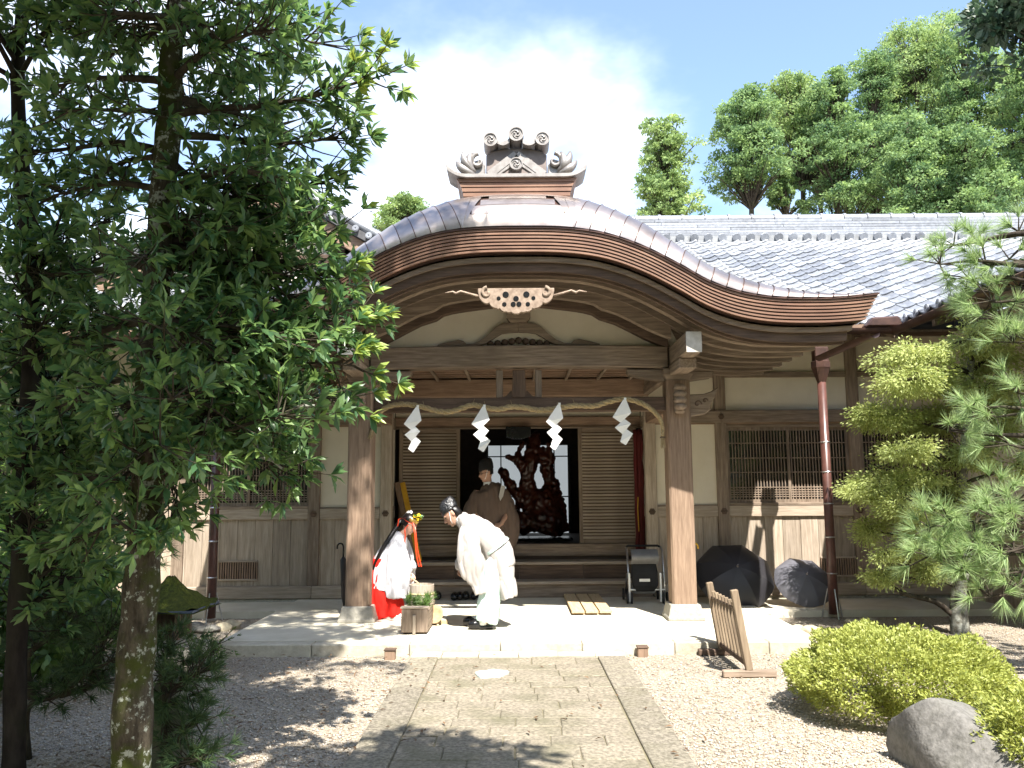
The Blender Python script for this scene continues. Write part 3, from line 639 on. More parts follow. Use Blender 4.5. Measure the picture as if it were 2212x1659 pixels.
# eight courses of copper-clad shingle edge, each set a little back from the one above
NL = 7
cslab('edge_lip', 0.0, 0.020, XE, YF - 0.012, YB, COPDK, proof)
for k in range(NL):
    o1 = 0.024 + (TH - 0.024) * k / NL; o2 = 0.024 + (TH - 0.024) * (k + 1) / NL - 0.011
    cslab('copper_course', o1, o2, XE - 0.02 - 0.017 * k, YF + 0.004 + 0.010 * k, YB, COPRED, proof)
cslab('edge_core', 0.02, TH - 0.002, XE - 0.16, YF + 0.10, YB, COPDK, proof)
# roof surface: rolls back from the lip, rising to the ridge
wk_x = [0.0, 0.55, 1.35, 1.75, 2.2, 2.7, 3.3, XE]; wk = [0.52, 0.50, 0.42, 0.36, 0.30, 0.22, 0.10, 0.02]
def surf(d, s, lift=0.0):
    h = herm(wk_x, wk, abs(d)); D = 0.62
    if s <= 1:
        th = s * R(84); y = YF - 0.012 + D * (1 - math.cos(th)); z = ztop(d) + h * math.sin(th)
        ny, nz = -math.cos(th), math.sin(th)
    else:
        y = YF + D + (s - 1) * (YB + 0.6 - YF - D); z = ztop(d) + h * (1 + 0.25 * (s - 1)); ny, nz = 0, 1
    return (XC + d, y + ny * lift, z + nz * lift + 0.002)
MB().grid(lambda i, j: surf(lerp(-XE, XE, i), j * 2 if j < 0.5 else 1 + (j - 0.5) * 2, -0.012), 90, 24).build('roof_base_sheet', COPDK, proof, smooth=True)
def skew(d): return math.copysign(0.30 * math.exp(-abs(d) / 1.1) + 0.05, d) if abs(d) > 0.01 else 0
def sheet(a0, a1, sg, c0=0.0, c1=1.0, first=False):
    """one copper sheet between seam lines a0 and a1 (distance from the axis at the lip)"""
    def f(i, j):
        s = j * 1.12; sk = lambda a: a + (0.27 * math.exp(-a / 2.6) + 0.04) * min(s, 1.0)
        d = lerp(sk(a0), sk(a1 + 0.004), i); return surf(sg * min(d, XE - 0.002), s, 0.010 * (1 - i) + 0.001)
    MB().grid(f, 3, 14).build('copper_sheet', COPPER, proof, smooth=True)
    MB().tube([Vector(f(0, j / 14)) for j in range(15)], 0.0048, 5).build('seam', COPDK, proof, smooth=True)
for sg in (-1, 1):
    a = 0.60
    while a < XE - 0.05:
        a1 = min(a + 0.158, XE - 0.002); sheet(a, a1, sg); a = a1
rows = [0.0, 0.20, 0.36, 0.50, 0.64, 0.82, 1.1]
for r_ in range(6):
    s0, s1 = rows[r_], rows[r_ + 1]
    if r_ < 4:
        wd_ = 0.58 - 0.09 * r_ + 0.34 * math.exp(-0.6) * s0 * 0
        MB().grid(lambda i, j: surf(lerp(-wd_, wd_, i), lerp(s0, s1, j), 0.013 - 0.004 * j), 10, 4).build('copper_sheet', COPPER, proof, smooth=True)
    else:
        MB().grid(lambda i, j: surf(lerp(-0.55, 0.55, i), lerp(s0, s1, j), 0.011), 8, 4).build('copper_sheet', COPPER, proof, smooth=True)
for sg in (-1, 1):                                                     # mitred sheets flanking the level centre ones
    for q in range(3):
        def f(i, j, q=q):
            s = j * 1.1; inner = (0.58 - 0.33 * min(s, 0.55)) ; outer = 0.60 + 0.254 * min(s, 1); e0 = lerp(inner, outer, q / 3); e1 = lerp(inner, outer, (q + 1) / 3 + 0.01)
            return surf(sg * lerp(e0, e1, i), s, 0.012 - 0.004 * i + 0.0015 * q)
        MB().grid(f, 3, 14).build('copper_sheet', COPPER, proof, smooth=True)

# ---- crest ornament on the ridge
OY = 9.02
orn = tag(link('ridge_crest', None, porch, Matrix.Translation(V(XC, OY, 4.9))), None)
def OP(u, v): p = P(u, v, OY); return (p.x, p.z)
ox = OP(1116, 400)[0]
zb, z1 = OP(1116, 424)[1], OP(1116, 387)[1]
w0, w1 = 0.60, 0.685
for k in range(5):
    t0, t1 = k / 5, (k + 1) / 5; f = lambda t: w0 + (w1 - w0) * t ** 2.2
    MB().prism([(ox - f(t0), lerp(zb - 0.06, z1, t0)), (ox + f(t0), lerp(zb - 0.06, z1, t0)), (ox + f(t1) - 0.004, lerp(zb - 0.06, z1, t1) - 0.008), (ox - f(t1) + 0.004, lerp(zb - 0.06, z1, t1) - 0.008)], OY - 0.012 * k ** 0.8 - 0.02, 12.2).build('base_course', COPRED if k else COPPER, orn)
zc = z1
# upturned cornice plate
n = 30; up_, lo_ = [], []
for i in range(n + 1):
    t = -1 + 2 * i / n; x = ox + 0.80 * t; c = 0.12 * max(0, (abs(t) - 0.70) / 0.30) ** 2.2; up_.append((x, zc + 0.030 + c)); lo_.append((x * 1.0 - 0.02 * t, zc - 0.008 + c * 0.72))
band('cornice_plate', up_, lo_, OY - 0.10, OY + 0.35, COPORN, orn)
# body: flat plate with stepped shoulders, coloured darker to read as a shaded recess
bz0, bz1 = zc + 0.03, OP(1116, 330)[1]
MB().prism([(ox - 0.345, bz0), (ox + 0.345, bz0), (ox + 0.345, bz1 - 0.03), (ox + 0.30, bz1 + 0.01), (ox + 0.14, bz1 + 0.05), (ox - 0.14, bz1 + 0.05), (ox - 0.30, bz1 + 0.01), (ox - 0.345, bz1 - 0.03)], OY, OY + 0.25).build('body_plate', mat('copper darkened as recess', (0.20, 0.165, 0.15), (0.13, 0.105, 0.095), scale=9, rough=0.5, metal=0.4, bump=0.04), orn, bevel=0.008)
for s in (-1, 1):
    for w_, dy, off in ((0.044, 0.045, 0.0), (0.03, 0.03, -0.07)):
        a = V(ox, OY, OP(1116, 334)[1] + off); b = V(ox + s * (0.315 + off * 0.9), OY, bz0 + 0.015)
        MB().bar(a, b, dy * 2, w_, (0, 0, 1) if 0 else (0, 1, 0)).build('chevron_strip', COPORN, orn, bevel=0.004)
def tomoe_disc(u, v, r, y0, depth, par=orn):
    x, z = OP(u, v); d = tag(link('crest_disc', None, par, Matrix.Translation(V(x, y0, z))), None); RX = Matrix.Rotation(R(-90), 3, 'X')
    MB().lathe([(r, 0), (r, depth)], (x, y0, z), 24, RX).build('disc_body', COPORN, d, auto=True)
    MB().lathe([(r * 0.80, -0.001), (r * 0.83, -0.014), (r, -0.014), (r, 0.002)], (x, y0, z), 24, RX).build('disc_rim', COPORN, d, auto=True)
    for k in range(3):
        a0 = k * 2.094 + 0.4; pth = []; rd = []
        for i in range(9):
            t = i / 8; a = a0 + t * 2.7; rr = r * (0.24 + 0.40 * t); pth.append((x + rr * math.cos(a), y0 - 0.004, z + rr * math.sin(a))); rd.append(r * lerp(0.17, 0.03, t ** 0.7))
        MB().tube(pth, rd, 6).build('swirl', COPORN, d, smooth=True)
tomoe_disc(1115, 299, 0.086, OY - 0.12, 0.30); tomoe_disc(1060, 310, 0.082, OY - 0.11, 0.30); tomoe_disc(1171, 308, 0.082, OY - 0.11, 0.30); tomoe_disc(1115, 358, 0.074, OY - 0.06, 0.05)
for s in (-1, 1):                                                      # bridging tiles between the discs
    u0, u1 = (1074, 1101) if s < 0 else (1129, 1157)
    a, b = OP(u0, 312), OP(u1, 310); n = 8
    upv_ = [(lerp(a[0], b[0], i / n), lerp(a[1], b[1], i / n) + 0.022 - 0.03 * math.sin(math.pi * i / n)) for i in range(n + 1)]
    band('bridge_tile', upv_, [(x, z - 0.05) for x, z in upv_], OY - 0.10, OY + 0.3, COPORN, orn)
def spiral(cx, cz, r0, turns, s, flip=1, thick=0.02, name='scroll', y=OY - 0.05):
    pth, rd = [], []
    for i in range(26):
        t = i / 25; a = math.pi * 0.5 + flip * t * turns * 6.283; rr = r0 * (1 - 0.78 * t); pth.append((cx + s * rr * math.cos(a), y, cz + rr * math.sin(a))); rd.append(thick * (1 - 0.4 * t))
    return pth, rd
for s in (-1, 1):
    sc = tag(link('leaf_scroll', None, orn, Matrix.Translation(V(ox + s * 0.45, OY, zc + 0.1))), None)
    cx = ox + s * 0.44
    MB().prism([(cx - s * 0.085, bz0), (cx + s * 0.20, bz0), (cx + s * 0.17, bz0 + 0.10), (cx + s * 0.10, bz0 + 0.16), (cx - s * 0.02, bz0 + 0.20), (cx - s * 0.085, bz0 + 0.13)][::s], OY - 0.02, OY + 0.12).build('scroll_plate', COPORN, sc, bevel=0.01)
    p_, r_ = spiral(cx - s * 0.01, bz0 + 0.165, 0.092, 0.9, s, -1, 0.029); MB().tube(p_, r_, 7).build('curl', COPORN, sc, smooth=True)
    for k, (dx_, dz_, ln, tl) in enumerate(((0.02, 0.02, 0.31, 30), (0.05, 0.0, 0.29, 56), (0.03, -0.005, 0.27, 8))):
        pth = []; rd = []
        for i in range(9):
            t = i / 8; a = R(tl) + t * 0.55; pth.append((cx + s * (dx_ + ln * t * math.cos(a)), OY - 0.05 - 0.02 * math.sin(t * 3), bz0 + 0.02 + dz_ + ln * 0.85 * t * math.sin(a))); rd.append(0.012 + 0.040 * math.sin(math.pi * min(t * 1.02, 1)) ** 0.8)
        MB().tube(pth, rd, 7).build('petal', COPORN, sc, smooth=True)
MB().box(ox - 0.30, ox + 0.30, OY + 0.2, 12.2, zc + 0.02, zc + 0.22).build('ridge_box', COPPER, orn, bevel=0.02)

# ---- soffit, bargeboards and the row of curved ribs
XR = 3.52 - XC
cslab('soffit', TH + 0.002, TH + 0.022, XR + 0.10, YF + 0.16, 12.0, wood('board darkened as shade', (0.075, 0.05, 0.036), (0.04, 0.027, 0.02), 'y'), proof)  # soffit colour darkened to give the shade between the ribs
cslab('eave_moulding', TH + 0.001, TH + 0.075, XR + 0.08, YF + 0.16, YF + 0.26, WD['x'], proof, n=96)
cslab('bargeboard', TH + 0.075, TH + 0.175, XR + 0.03, YF + 0.20, YF + 0.25, WDK['x'], proof)
cslab('bargeboard_back', TH + 0.03, TH + 0.20, XR + 0.02, YF + 0.262, YF + 0.30, WDK['x'], proof)
# the vault of ribs is shallower in the middle than the roof: it follows the plaster arch
arch_px = [(1114, 662), (1222, 670), (1282, 681), (1343, 708), (1403, 738), (1452, 757)]
ax = [0.0] + [P(u, v, 9.9).x - XC for u, v in arch_px[1:]]; az = [P(u, v, 9.9).z for u, v in arch_px]
def zrib(d, k):
    """under side of rib k (0 front .. 1 at the pillars and behind)"""
    d = abs(d); zc_ = ztop(d) - TH - 0.10
    return zc_
def rib(y, drop, h, w_, xe=XR, m=None):
    a = curve(TH + 0.022, xe); b = curve(drop + h, xe); return band('rib', a, b, y, y + w_, m or WD['x'], proof)
ribY = [8.82, 9.20, 9.58, 9.98, 10.38, 10.78, 11.18, 11.58]
for i, y in enumerate(ribY):
    rib(y, TH + 0.02, 0.105, 0.12, XR, WD['x'])
# pillars on stone bases
PY = 9.93; PXs = (XC - 1.88, XC + 1.90)
for x in PXs:
    MB().lathe([(0.30, 0.0), (0.30, 0.035), (0.285, 0.05), (0.245, 0.17), (0.235, 0.18)], (x, PY, 0.12), 4, Matrix.Rotation(R(45), 3, 'Z')).build('base_stone', STONE, porch, bevel=0.008)
    q = 0.142; c = 0.022
    poly = [(x - q + c, PY - q), (x + q - c, PY - q), (x + q, PY - q + c), (x + q, PY + q - c), (x + q - c, PY + q), (x - q + c, PY + q), (x - q, PY + q - c), (x - q, PY - q + c)]
    MB().prism(poly, 0.30, 2.90, 'z').build('pillar', WRED['z'] if 0 else wood('sunned cypress', (0.31, 0.22, 0.155), (0.18, 0.12, 0.083), 'z', stain=0.3), porch)
    # bearing block, then the purlin that runs front to back with a white painted end
    MB().rings([[(x + a * r_, PY + b * r_, z) for a, b in ((-1, -1), (1, -1), (1, 1), (-1, 1))] for z, r_ in ((2.90, 0.13), (2.97, 0.175), (3.04, 0.175))]).build('bearing_block', WD['x'], porch)
    y0 = 8.86
    MB().box(x - 0.088, x + 0.088, y0, 12.0, 3.08, 3.32).build('purlin', WD['y'], porch, bevel=0.02)
    MB().box(x - 0.10, x + 0.10, y0 + 0.35, 12.0, 2.96, 3.079).build('purlin_bolster', WD['y'], porch, bevel=0.01)
    MB().box(x - 0.084, x + 0.084, y0 - 0.006, y0 - 0.001, 3.085, 3.31).build('end_paint', mat('white lime paint', (0.6, 0.57, 0.52), (0.45, 0.42, 0.37), scale=15, rough=0.7, bump=0.05), porch)
    s = 1 if x > XC else -1
    # carved noses on the pillar: pale one to the front, dark one to the side
    pale = mat('pale carved wood', (0.62, 0.52, 0.43), (0.48, 0.38, 0.30), scale=20, rough=0.8, bump=0.1)
    nose = tag(link('carved_nose', None, porch, Matrix.Translation(V(x, PY - 0.2, 2.6))), None)
    for k in range(4):
        r_ = 0.072 - 0.004 * abs(k - 1.5); zz = 2.80 - 0.075 * k
        MB().lathe([(0.02, -0.10), (r_, -0.075), (r_ * 1.03, 0), (r_, 0.06)], (x, PY - 0.165 - 0.05, zz), 10, Matrix.Rotation(R(-90), 3, 'X') @ Matrix.Diagonal((1, 0.62, 1))).build('carved_fold', pale, nose, smooth=True)
    MB().box(x - 0.06, x + 0.06, PY - 0.24, PY - 0.143, 2.50, 2.85).build('nose_core', pale, nose, bevel=0.02)
    sn_ = [(0.143, 2.47), (0.33, 2.50), (0.40, 2.56), (0.40, 2.62), (0.45, 2.70), (0.50, 2.83), (0.42, 2.78), (0.32, 2.745), (0.143, 2.74)]
    MB().prism([(x + s * a, z) for a, z in sn_], PY - 0.06, PY + 0.06).build('side_nose', WD['x'], porch, bevel=0.012)
    for a, z, r_ in ((0.24, 2.62, 0.05), (0.33, 2.66, 0.035)):
        p_, rd = [], []
        for i in range(14): t = i / 13; an = t * 6.5; p_.append((x + s * (a + r_ * (1 - t) * math.cos(an)), PY - 0.062, z + r_ * (1 - t) * math.sin(an))); rd.append(0.008)
        MB().tube(p_, rd, 5).build('carved_curl', WDK['x'], porch)
    # curved bracket arms under the beam
    br = [(0.143, 3.045), (0.60, 3.045), (0.58, 2.985), (0.45, 2.945), (0.28, 2.915), (0.143, 2.90)]
    MB().prism([(x - s * a, z) for a, z in br], PY - 0.075, PY + 0.075).build('bracket_arm', WD['x'], porch, bevel=0.01)
    MB().prism([(x + s * a, z) for a, z in [(0.143, 3.02), (0.45, 3.02), (0.42, 2.94), (0.143, 2.90)]], PY - 0.075, PY + 0.075).build('bracket_arm', WD['x'], porch, bevel=0.01)
    # tie beam from pillar back to the hall
    MB().box(x - 0.07, x + 0.07, PY + 0.145, 11.87, 2.55, 2.74).build('side_tie_beam', WRED['y'], porch, bevel=0.01)
    MB().prism([(PY + 0.15, 2.75), (11.87, 2.75), (11.87, 3.079), (PY + 0.15, 2.95)], x - 0.02, x + 0.02, 'x').build('side_panel', PLAST, porch)
# rainbow beam, tie beam, struts
n = 24; xa, xb = PXs[0] + 0.10, PXs[1] - 0.10
upb = [(lerp(xa, xb, i / n), 3.325 + 0.022 * math.sin(math.pi * i / n)) for i in range(n + 1)]; lob = [(x, z - 0.262 - 0.0 * i) for i, (x, z) in enumerate(upb)]
lob = [(x, 3.045 + 0.035 * math.sin(math.pi * i / n) ** 0.5) for i, (x, _) in enumerate(upb)]
band('rainbow_beam', upb, lob, PY - 0.11, PY + 0.11, WRED['x'] if 0 else WD['x'], porch, bevel=0.014)
MB().box(PXs[0] + 0.142, PXs[1] - 0.142, PY - 0.06, PY + 0.06, 2.545, 2.715).build('tie_beam', WDK['x'], porch, bevel=0.01)
cxp = P(1121, 825, PY).x
MB().prism([(cxp - 0.085, 2.716), (cxp + 0.085, 2.716), (cxp + 0.075, 3.05), (cxp - 0.075, 3.05)], PY - 0.055, PY + 0.055).build('strut', WDK['z'], porch, bevel=0.008)
for d in (-0.235, 0.235): MB().box(cxp + d - 0.04, cxp + d + 0.04, PY - 0.04, PY + 0.04, 2.716, 3.052).build('strut', WD['z'], porch, bevel=0.006)
MB().prism([(cxp - 0.26, 2.7165), (cxp - 0.16, 2.735), (cxp - 0.10, 2.80), (cxp - 0.086, 2.80), (cxp - 0.086, 2.7165)], PY - 0.04, PY + 0.04).build('strut_foot', WDK['x'], porch)
MB().prism([(cxp + 0.26, 2.7165), (cxp + 0.086, 2.7165), (cxp + 0.086, 2.80), (cxp + 0.10, 2.80), (cxp + 0.16, 2.735)], PY - 0.04, PY + 0.04).build('strut_foot', WDK['x'], porch)
# carved dark plaque hanging below the tie beam
pts = [(cxp - 0.19, 2.40)] + [(cxp - 0.185 + 0.37 * i / 18, 2.31 - 0.035 * math.sin(math.pi * i / 18) + 0.018 * (i % 2)) for i in range(19)] + [(cxp + 0.19, 2.40), (cxp + 0.185, 2.47), (cxp - 0.185, 2.47)]
dy_ = 12.45
MB().prism([(x, z + 0.09) for x, z in pts], dy_ - 0.02, dy_ + 0.02).build('carved_plaque', BLACK, porch, bevel=0.004)
# plaster tympanum with the frog-leg strut
n = 40; arc = []
for i in range(n + 1):
    d = lerp(-ax[-1], ax[-1], i / n); arc.append((XC + d, ztop(d) - TH - 0.05))
MB().prism([(XC - ax[-1] - 0.1, 3.33), (XC + ax[-1] + 0.1, 3.33)] + arc[::-1], PY + 0.02, PY + 0.06).build('plaster_panel', PLAST, porch)
def archband(name, o0, o1, y0, y1, m):
    a, b = [], []
    for i in range(n + 1):
        d = lerp(-1.80, 1.80, i / n); z = herm(ax, az, abs(d)); cusp = 0.035 * math.exp(-((abs(d) - 1.02) / 0.07) ** 2)
        a.append((XC + d, z + o0 + 0.0)); b.append((XC + d, z + o1 - cusp))
    band(name, a, b, y0, y1, m, porch)
# inner arch ribs that close the gap between the roof curve and the plaster
archband('arch_rib', 0.24, 0.0, PY - 0.12, PY + 0.018, WDK['x']); archband('arch_rib', 0.26, 0.075, PY - 0.32, PY - 0.20, WD['x'])
kz0 = 3.348
def kaeru():
    half = [(0.0, 0.30), (0.13, 0.30), (0.20, 0.29), (0.27, 0.245), (0.36, 0.15), (0.45, 0.075), (0.54, 0.035), (0.62, 0.03), (0.66, 0.07), (0.72, 0.085), (0.79, 0.065), (0.86, 0.05), (0.96, 0.02), (0.97, 0.0)]
    inner = [(0.50, 0.0), (0.40, 0.03), (0.28, 0.11), (0.20, 0.16), (0.10, 0.175), (0.0, 0.178)]
    for s in (-1, 1):
        MB().prism([(cxp + s * a * 1.02, kz0 + z * 0.94) for a, z in half + inner], PY - 0.05, PY + 0.015).build('frog_leg_strut', WD['x'], porch, bevel=0.006)
    fb = MB()
    for i in range(9):
        for r_ in (0.045,):
            a = -0.34 + 0.085 * i; h_ = 0.03 + 0.085 * (1 - abs(a / 0.38)); fb.lathe([(0.012, 0), (r_, -0.02), (0.03, -0.045), (0.008, -0.05)], (cxp + a, PY + 0.012, kz0 + h_ * 0.62), 8, Matrix.Rotation(R(90), 3, 'X') if 0 else Matrix.Rotation(R(-90), 3, 'X'))
    fb.build('strut_carving', WDK['x'], porch, smooth=True)
    MB().rings([[(cxp + a * r_, PY - 0.02 + b * 0.07, z) for a, b in ((-1, -1), (1, -1), (1, 1), (-1, 1))] for z, r_ in ((kz0 + 0.285, 0.10), (kz0 + 0.345, 0.145), (kz0 + 0.41, 0.145), (kz0 + 0.52, 0.12))]).build('strut_block', WD['x'], porch)
kaeru()
# carved pendant (cloud-shaped, pierced) under the barge boards
gp = P(1117, 640, YF + 0.15); gy = YF + 0.13
def pendant():
    pale = MATS['pale carved wood']; ph = [P(u, v, gy) for u, v in [(1032, 629), (1036, 645), (1047, 655), (1057, 654), (1060, 660), (1072, 666), (1080, 666), (1084, 671), (1093, 673), (1104, 674), (1115, 678)]]
    left = [(p.x, p.z) for p in ph]; cx = left[-1][0]; right = [(2 * cx - x, z) for x, z in left[::-1][1:]]
    outl = []
    pts = left + right
    for (xa_, za_), (xb_, zb_) in zip(pts[:-1], pts[1:]):
        for i in range(4):
            t = i / 4; outl.append((lerp(xa_, xb_, t), lerp(za_, zb_, t) - 0.008 * math.sin(math.pi * t)))
    outl.append(pts[-1]); ztp = left[0][1] + 0.03
    MB().prism(outl + [(outl[-1][0], ztp), (outl[0][0], ztp)], gy, gy + 0.055).build('pendant', pale, porch, bevel=0.005)
    RX = Matrix.Rotation(R(-90), 3, 'X'); zc_ = left[0][1] - 0.115
    pr = tag(link('pendant_piercings', None, porch, Matrix.Translation(V(cx, gy, zc_))), None)
    for dx_, dz_, r_ in ((0, 0.03, 0.03), (-0.03, -0.03, 0.028), (0.03, -0.03, 0.028), (-0.125, -0.03, 0.024), (0.125, -0.03, 0.024), (-0.11, 0.075, 0.034), (0.11, 0.075, 0.034), (-0.185, 0.035, 0.022), (0.185, 0.035, 0.022)):
        MB().lathe([(r_, 0), (r_, 0.01)], (cx + dx_, gy - 0.004, zc_ + dz_), 12, RX).build('piercing', BLACK, pr)
    for s in (-1, 1):
        p_, rd = spiral(cx + s * 0.31, left[0][1] - 0.02, 0.06, 0.85, s, -1, 0.022, y=gy + 0.0); MB().tube(p_, rd, 7).build('pendant_curl', WD['x'], porch, smooth=True)
        ft = [P(u, v, gy + 0.02) for u, v in ((1034, 640), (1012, 634), (995, 629), (985, 634), (978, 630), (962, 633))]; ft = [(2 * cx - p.x if s > 0 else p.x, p.y, p.z) for p in ft]
        MB().tube(ft, [0.014, 0.012, 0.011, 0.014, 0.010, 0.006], 6).build('pendant_tail', pale, porch, smooth=True)
pendant()
# side eave gutters with brackets
for s in (-1, 1):
    x = XC + s * 3.86
    hp = MB(); hp.grid(lambda i, j: (x + 0.06 * math.cos(math.pi * (1 + j)), lerp(YF + 0.35, 10.5, i), ztop(3.3) - TH - 0.05 + 0.06 * math.sin(math.pi * (1 + j))), 1, 8); hp.build('side_gutter', COPDK, porch, smooth=True)
# slatted ceiling of the inner bay, lit from the platform below
ceil_ = tag(link('slatted_ceiling', None, porch, Matrix.Translation(V(XC, 11, 3.2))), None)
MB().box(XC - 1.78, XC + 1.78, 10.25, 11.78, 3.255, 3.275).build('ceiling_board', WRED['x'], ceil_)
for k in range(7): MB().box(XC - 1.77, XC + 1.77, 10.3 + 0.22 * k, 10.345 + 0.22 * k, 3.20, 3.254).build('ceiling_slat', WRED['x'], ceil_)
for k in range(8):
    x = XC - 1.6 + 3.2 * k / 7; MB().box(x - 0.018, x + 0.018, 10.26, 11.78, 3.17, 3.1995).build('ceiling_batten', WD['y'], ceil_)
# ---------------------------------------------------------------- rope, streamers and things set about the porch
STRAW = mat('rice straw', (0.40, 0.315, 0.175), (0.25, 0.185, 0.095), scale=60, rough=0.85, bump=0.4, stain=0.3, stain_s=6)
RYp = PY - 0.165
rope_px = [(806, 922), (811, 908), (816, 899), (831, 882), (856, 874), (886, 874), (916, 880), (946, 888), (972, 889), (997, 882), (1022, 875), (1052, 881), (1078, 884), (1103, 879), (1130, 880), (1166, 886), (1204, 882), (1241, 876), (1282, 877), (1314, 868), (1346, 862), (1378, 868), (1404, 882), (1423, 901), (1431, 922), (1431, 940)]
rp = [P(u, v, RYp) for u, v in rope_px]
def smooth_path(p, n):
    out = []
    for i in range(len(p) - 1):
        a, b, c, d = p[max(i - 1, 0)], p[i], p[i + 1], p[min(i + 2, len(p) - 1)]
        for k in range(n):
            t = k / n; out.append(0.5 * ((2 * b) + (c - a) * t + (2 * a - 5 * b + 4 * c - d) * t * t + (3 * b - a - 3 * c + d) * t ** 3))
    return out + [p[-1]]
sp_ = smooth_path(rp, 8)
rope = thing('straw_rope', V(XC, RYp, 2.5), 'thick twisted straw rope slung along the porch tie beam', 'rope')
for k in range(3):
    q = []; ln = 0
    for i, p in enumerate(sp_):
        if i: ln += (p - sp_[i - 1]).length
        a = ln * 26 + k * 2.094; q.append(p + V(0, 1, 0) * 0.017 * math.cos(a) + V(0, 0, 1) * 0.017 * math.sin(a))
    MB().tube(q, 0.0185, 7).build('strand', STRAW, rope, smooth=True)
for p, dr in ((rp[0], V(-0.25, 0, -1)), (rp[-1], V(0.02, 0, -1))):
    tb = MB()
    for k in range(26):
        a = random.random() * 6.28; r_ = random.random() * 0.022; o = V(r_ * math.cos(a), r_ * math.sin(a), 0)
        tb.tube([p + o, p + o * 2.2 + dr.normalized() * random.uniform(0.11, 0.16)], [0.004, 0.002], 4)
    tag(tb.build('tassel', STRAW, rope), kind='stuff')
    MB().tube([p + dr.normalized() * 0.02, p + dr.normalized() * 0.035], 0.03, 8).build('tassel_tie', WDK['x'], rope)
for u in (840, 915, 1022, 1050, 1105, 1204, 1241, 1346):
    b = min(sp_, key=lambda q: abs(proj(q)[0] - u))
    MB().tube([b + V(0, -0.01, 0.02), b + V(random.uniform(-0.02, 0.02), -0.015, 0.075)], [0.004, 0.002], 4).build('straw_end', STRAW, rope)
SL_ = [(690, 172), (597, 320), (655, 368), (607, 410), (662, 466), (640, 530), (676, 557)]; SR_ = [(712, 172), (742, 288), (690, 338), (733, 380), (697, 424), (742, 465), (684, 557)]
for n_, (u0, v0) in enumerate(((901, 879), (1045, 878), (1207, 874), (1349, 863))):
    b = P(u0, v0, RYp - 0.05); mb = MB(); sw = (0.03, -0.04, 0.05, -0.06)[n_]; tw_ = (0.25, -0.2, 0.15, -0.3)[n_]
    def pt(q, i):
        dx_ = (q[0] - 700) * 0.252 * 0.00549; dz_ = -(q[1] - 172) * 0.252 * 0.00549; return b + V(dx_ * (1.08 if n_ % 2 else 1) + sw * dz_, (0, -.014, .006, -.012, .008, -.010, .004)[i] + tw_ * dx_, dz_)
    for i in range(6):
        vs = [pt(SL_[i], i), pt(SR_[i], i), pt(SR_[i + 1], i + 1), pt(SL_[i + 1], i + 1)]; vs2 = [p + V(0, 0.0018, 0) for p in vs]
        mb.add(vs + vs2, [(0, 1, 2, 3), (7, 6, 5, 4), (0, 4, 5, 1), (1, 5, 6, 2), (2, 6, 7, 3), (3, 7, 4, 0)])
    mb.box(b.x - 0.006, b.x + 0.022, b.y - 0.004, b.y + 0.004, b.z - 0.01, b.z + 0.022)
    st_ = mb.build('paper_streamer', WHITEP); tag(st_, 'white zigzag paper streamer on the rope, ' + ('next to the dappled pillar', 'second from the dappled pillar', 'hanging before the root sculpture', 'next to the sunlit pillar')[n_], 'streamer', 'paper streamers on the rope')

# ---- tub, trough and ladle
tc_ = V(*P(911, 1300, 9.62)); tub = thing('wooden_tub', (tc_.x, 9.62, 0.12), 'tall round pale wooden tub standing behind the trough', 'tub')
TUBW = wood('tub cedar', (0.42, 0.36, 0.30), (0.30, 0.25, 0.20), 'z', stain=0.3)
zt_ = P(911, 1262, 9.62).z
MB().lathe([(0.125, 0.12), (0.137, 0.13), (0.14, zt_), (0.128, zt_ + 0.002), (0.126, 0.3), (0.02, 0.29)], (tc_.x, 9.62, 0), 26).build('staves', TUBW, tub, smooth=False, auto=True)
for z in (0.19, zt_ - 0.10): MB().lathe([(0.139, z - 0.012), (0.145, z), (0.139, z + 0.012)], (tc_.x, 9.62, 0), 26).build('hoop', WNEW['x'], tub)
a0, a1 = G(866, 1371, 0.12), G(923, 1371, 0.12); y0 = a0.y; zt2 = P(895, 1316, y0).z
tr = thing('plant_trough', ((a0.x + a1.x) / 2, y0, 0.12), 'narrow weathered wooden trough filled with green sprigs', 'trough')
x0, x1 = a0.x, a1.x; y1 = y0 + 0.80
MB().box(x0, x1, y0, y0 + 0.03, 0.14, zt2).build('end_board', WD['z'], tr, bevel=0.006)
MB().box((x0 + x1) / 2 - 0.016, (x0 + x1) / 2 + 0.016, y0 - 0.02, y0 - 0.001, 0.125, 0.14 + (zt2 - 0.14) * 0.75).build('batten', WPALE['z'], tr, bevel=0.004)
MB().box(x0 - 0.012, x1 + 0.012, y0 - 0.004, y0 + 0.10, zt2 + 0.001, zt2 + 0.022).build('top_board', WPALE['x'], tr, bevel=0.006)
MB().box(x0, x0 + 0.022, y0 + 0.031, y1, 0.14, zt2 - 0.02).build('side_board', WD['y'], tr, bevel=0.005)
MB().box(x1 - 0.022, x1, y0 + 0.031, y1, 0.14, zt2 - 0.02).build('side_board', WD['y'], tr, bevel=0.005)
MB().box(x0 + 0.023, x1 - 0.023, y0 + 0.031, y1, 0.15, zt2 - 0.08).build('bed', WDK['y'], tr)
MB().box(x0, x1, y1, y1 + 0.03, 0.14, zt2 - 0.01).build('end_board', WD['z'], tr, bevel=0.006)
for xx in (x0 + 0.02, x1 - 0.06):
    for yy in (y0 + 0.04, y1 - 0.06): MB().box(xx, xx + 0.04, yy, yy + 0.04, 0.118, 0.139).build('foot', WDK['z'], tr)
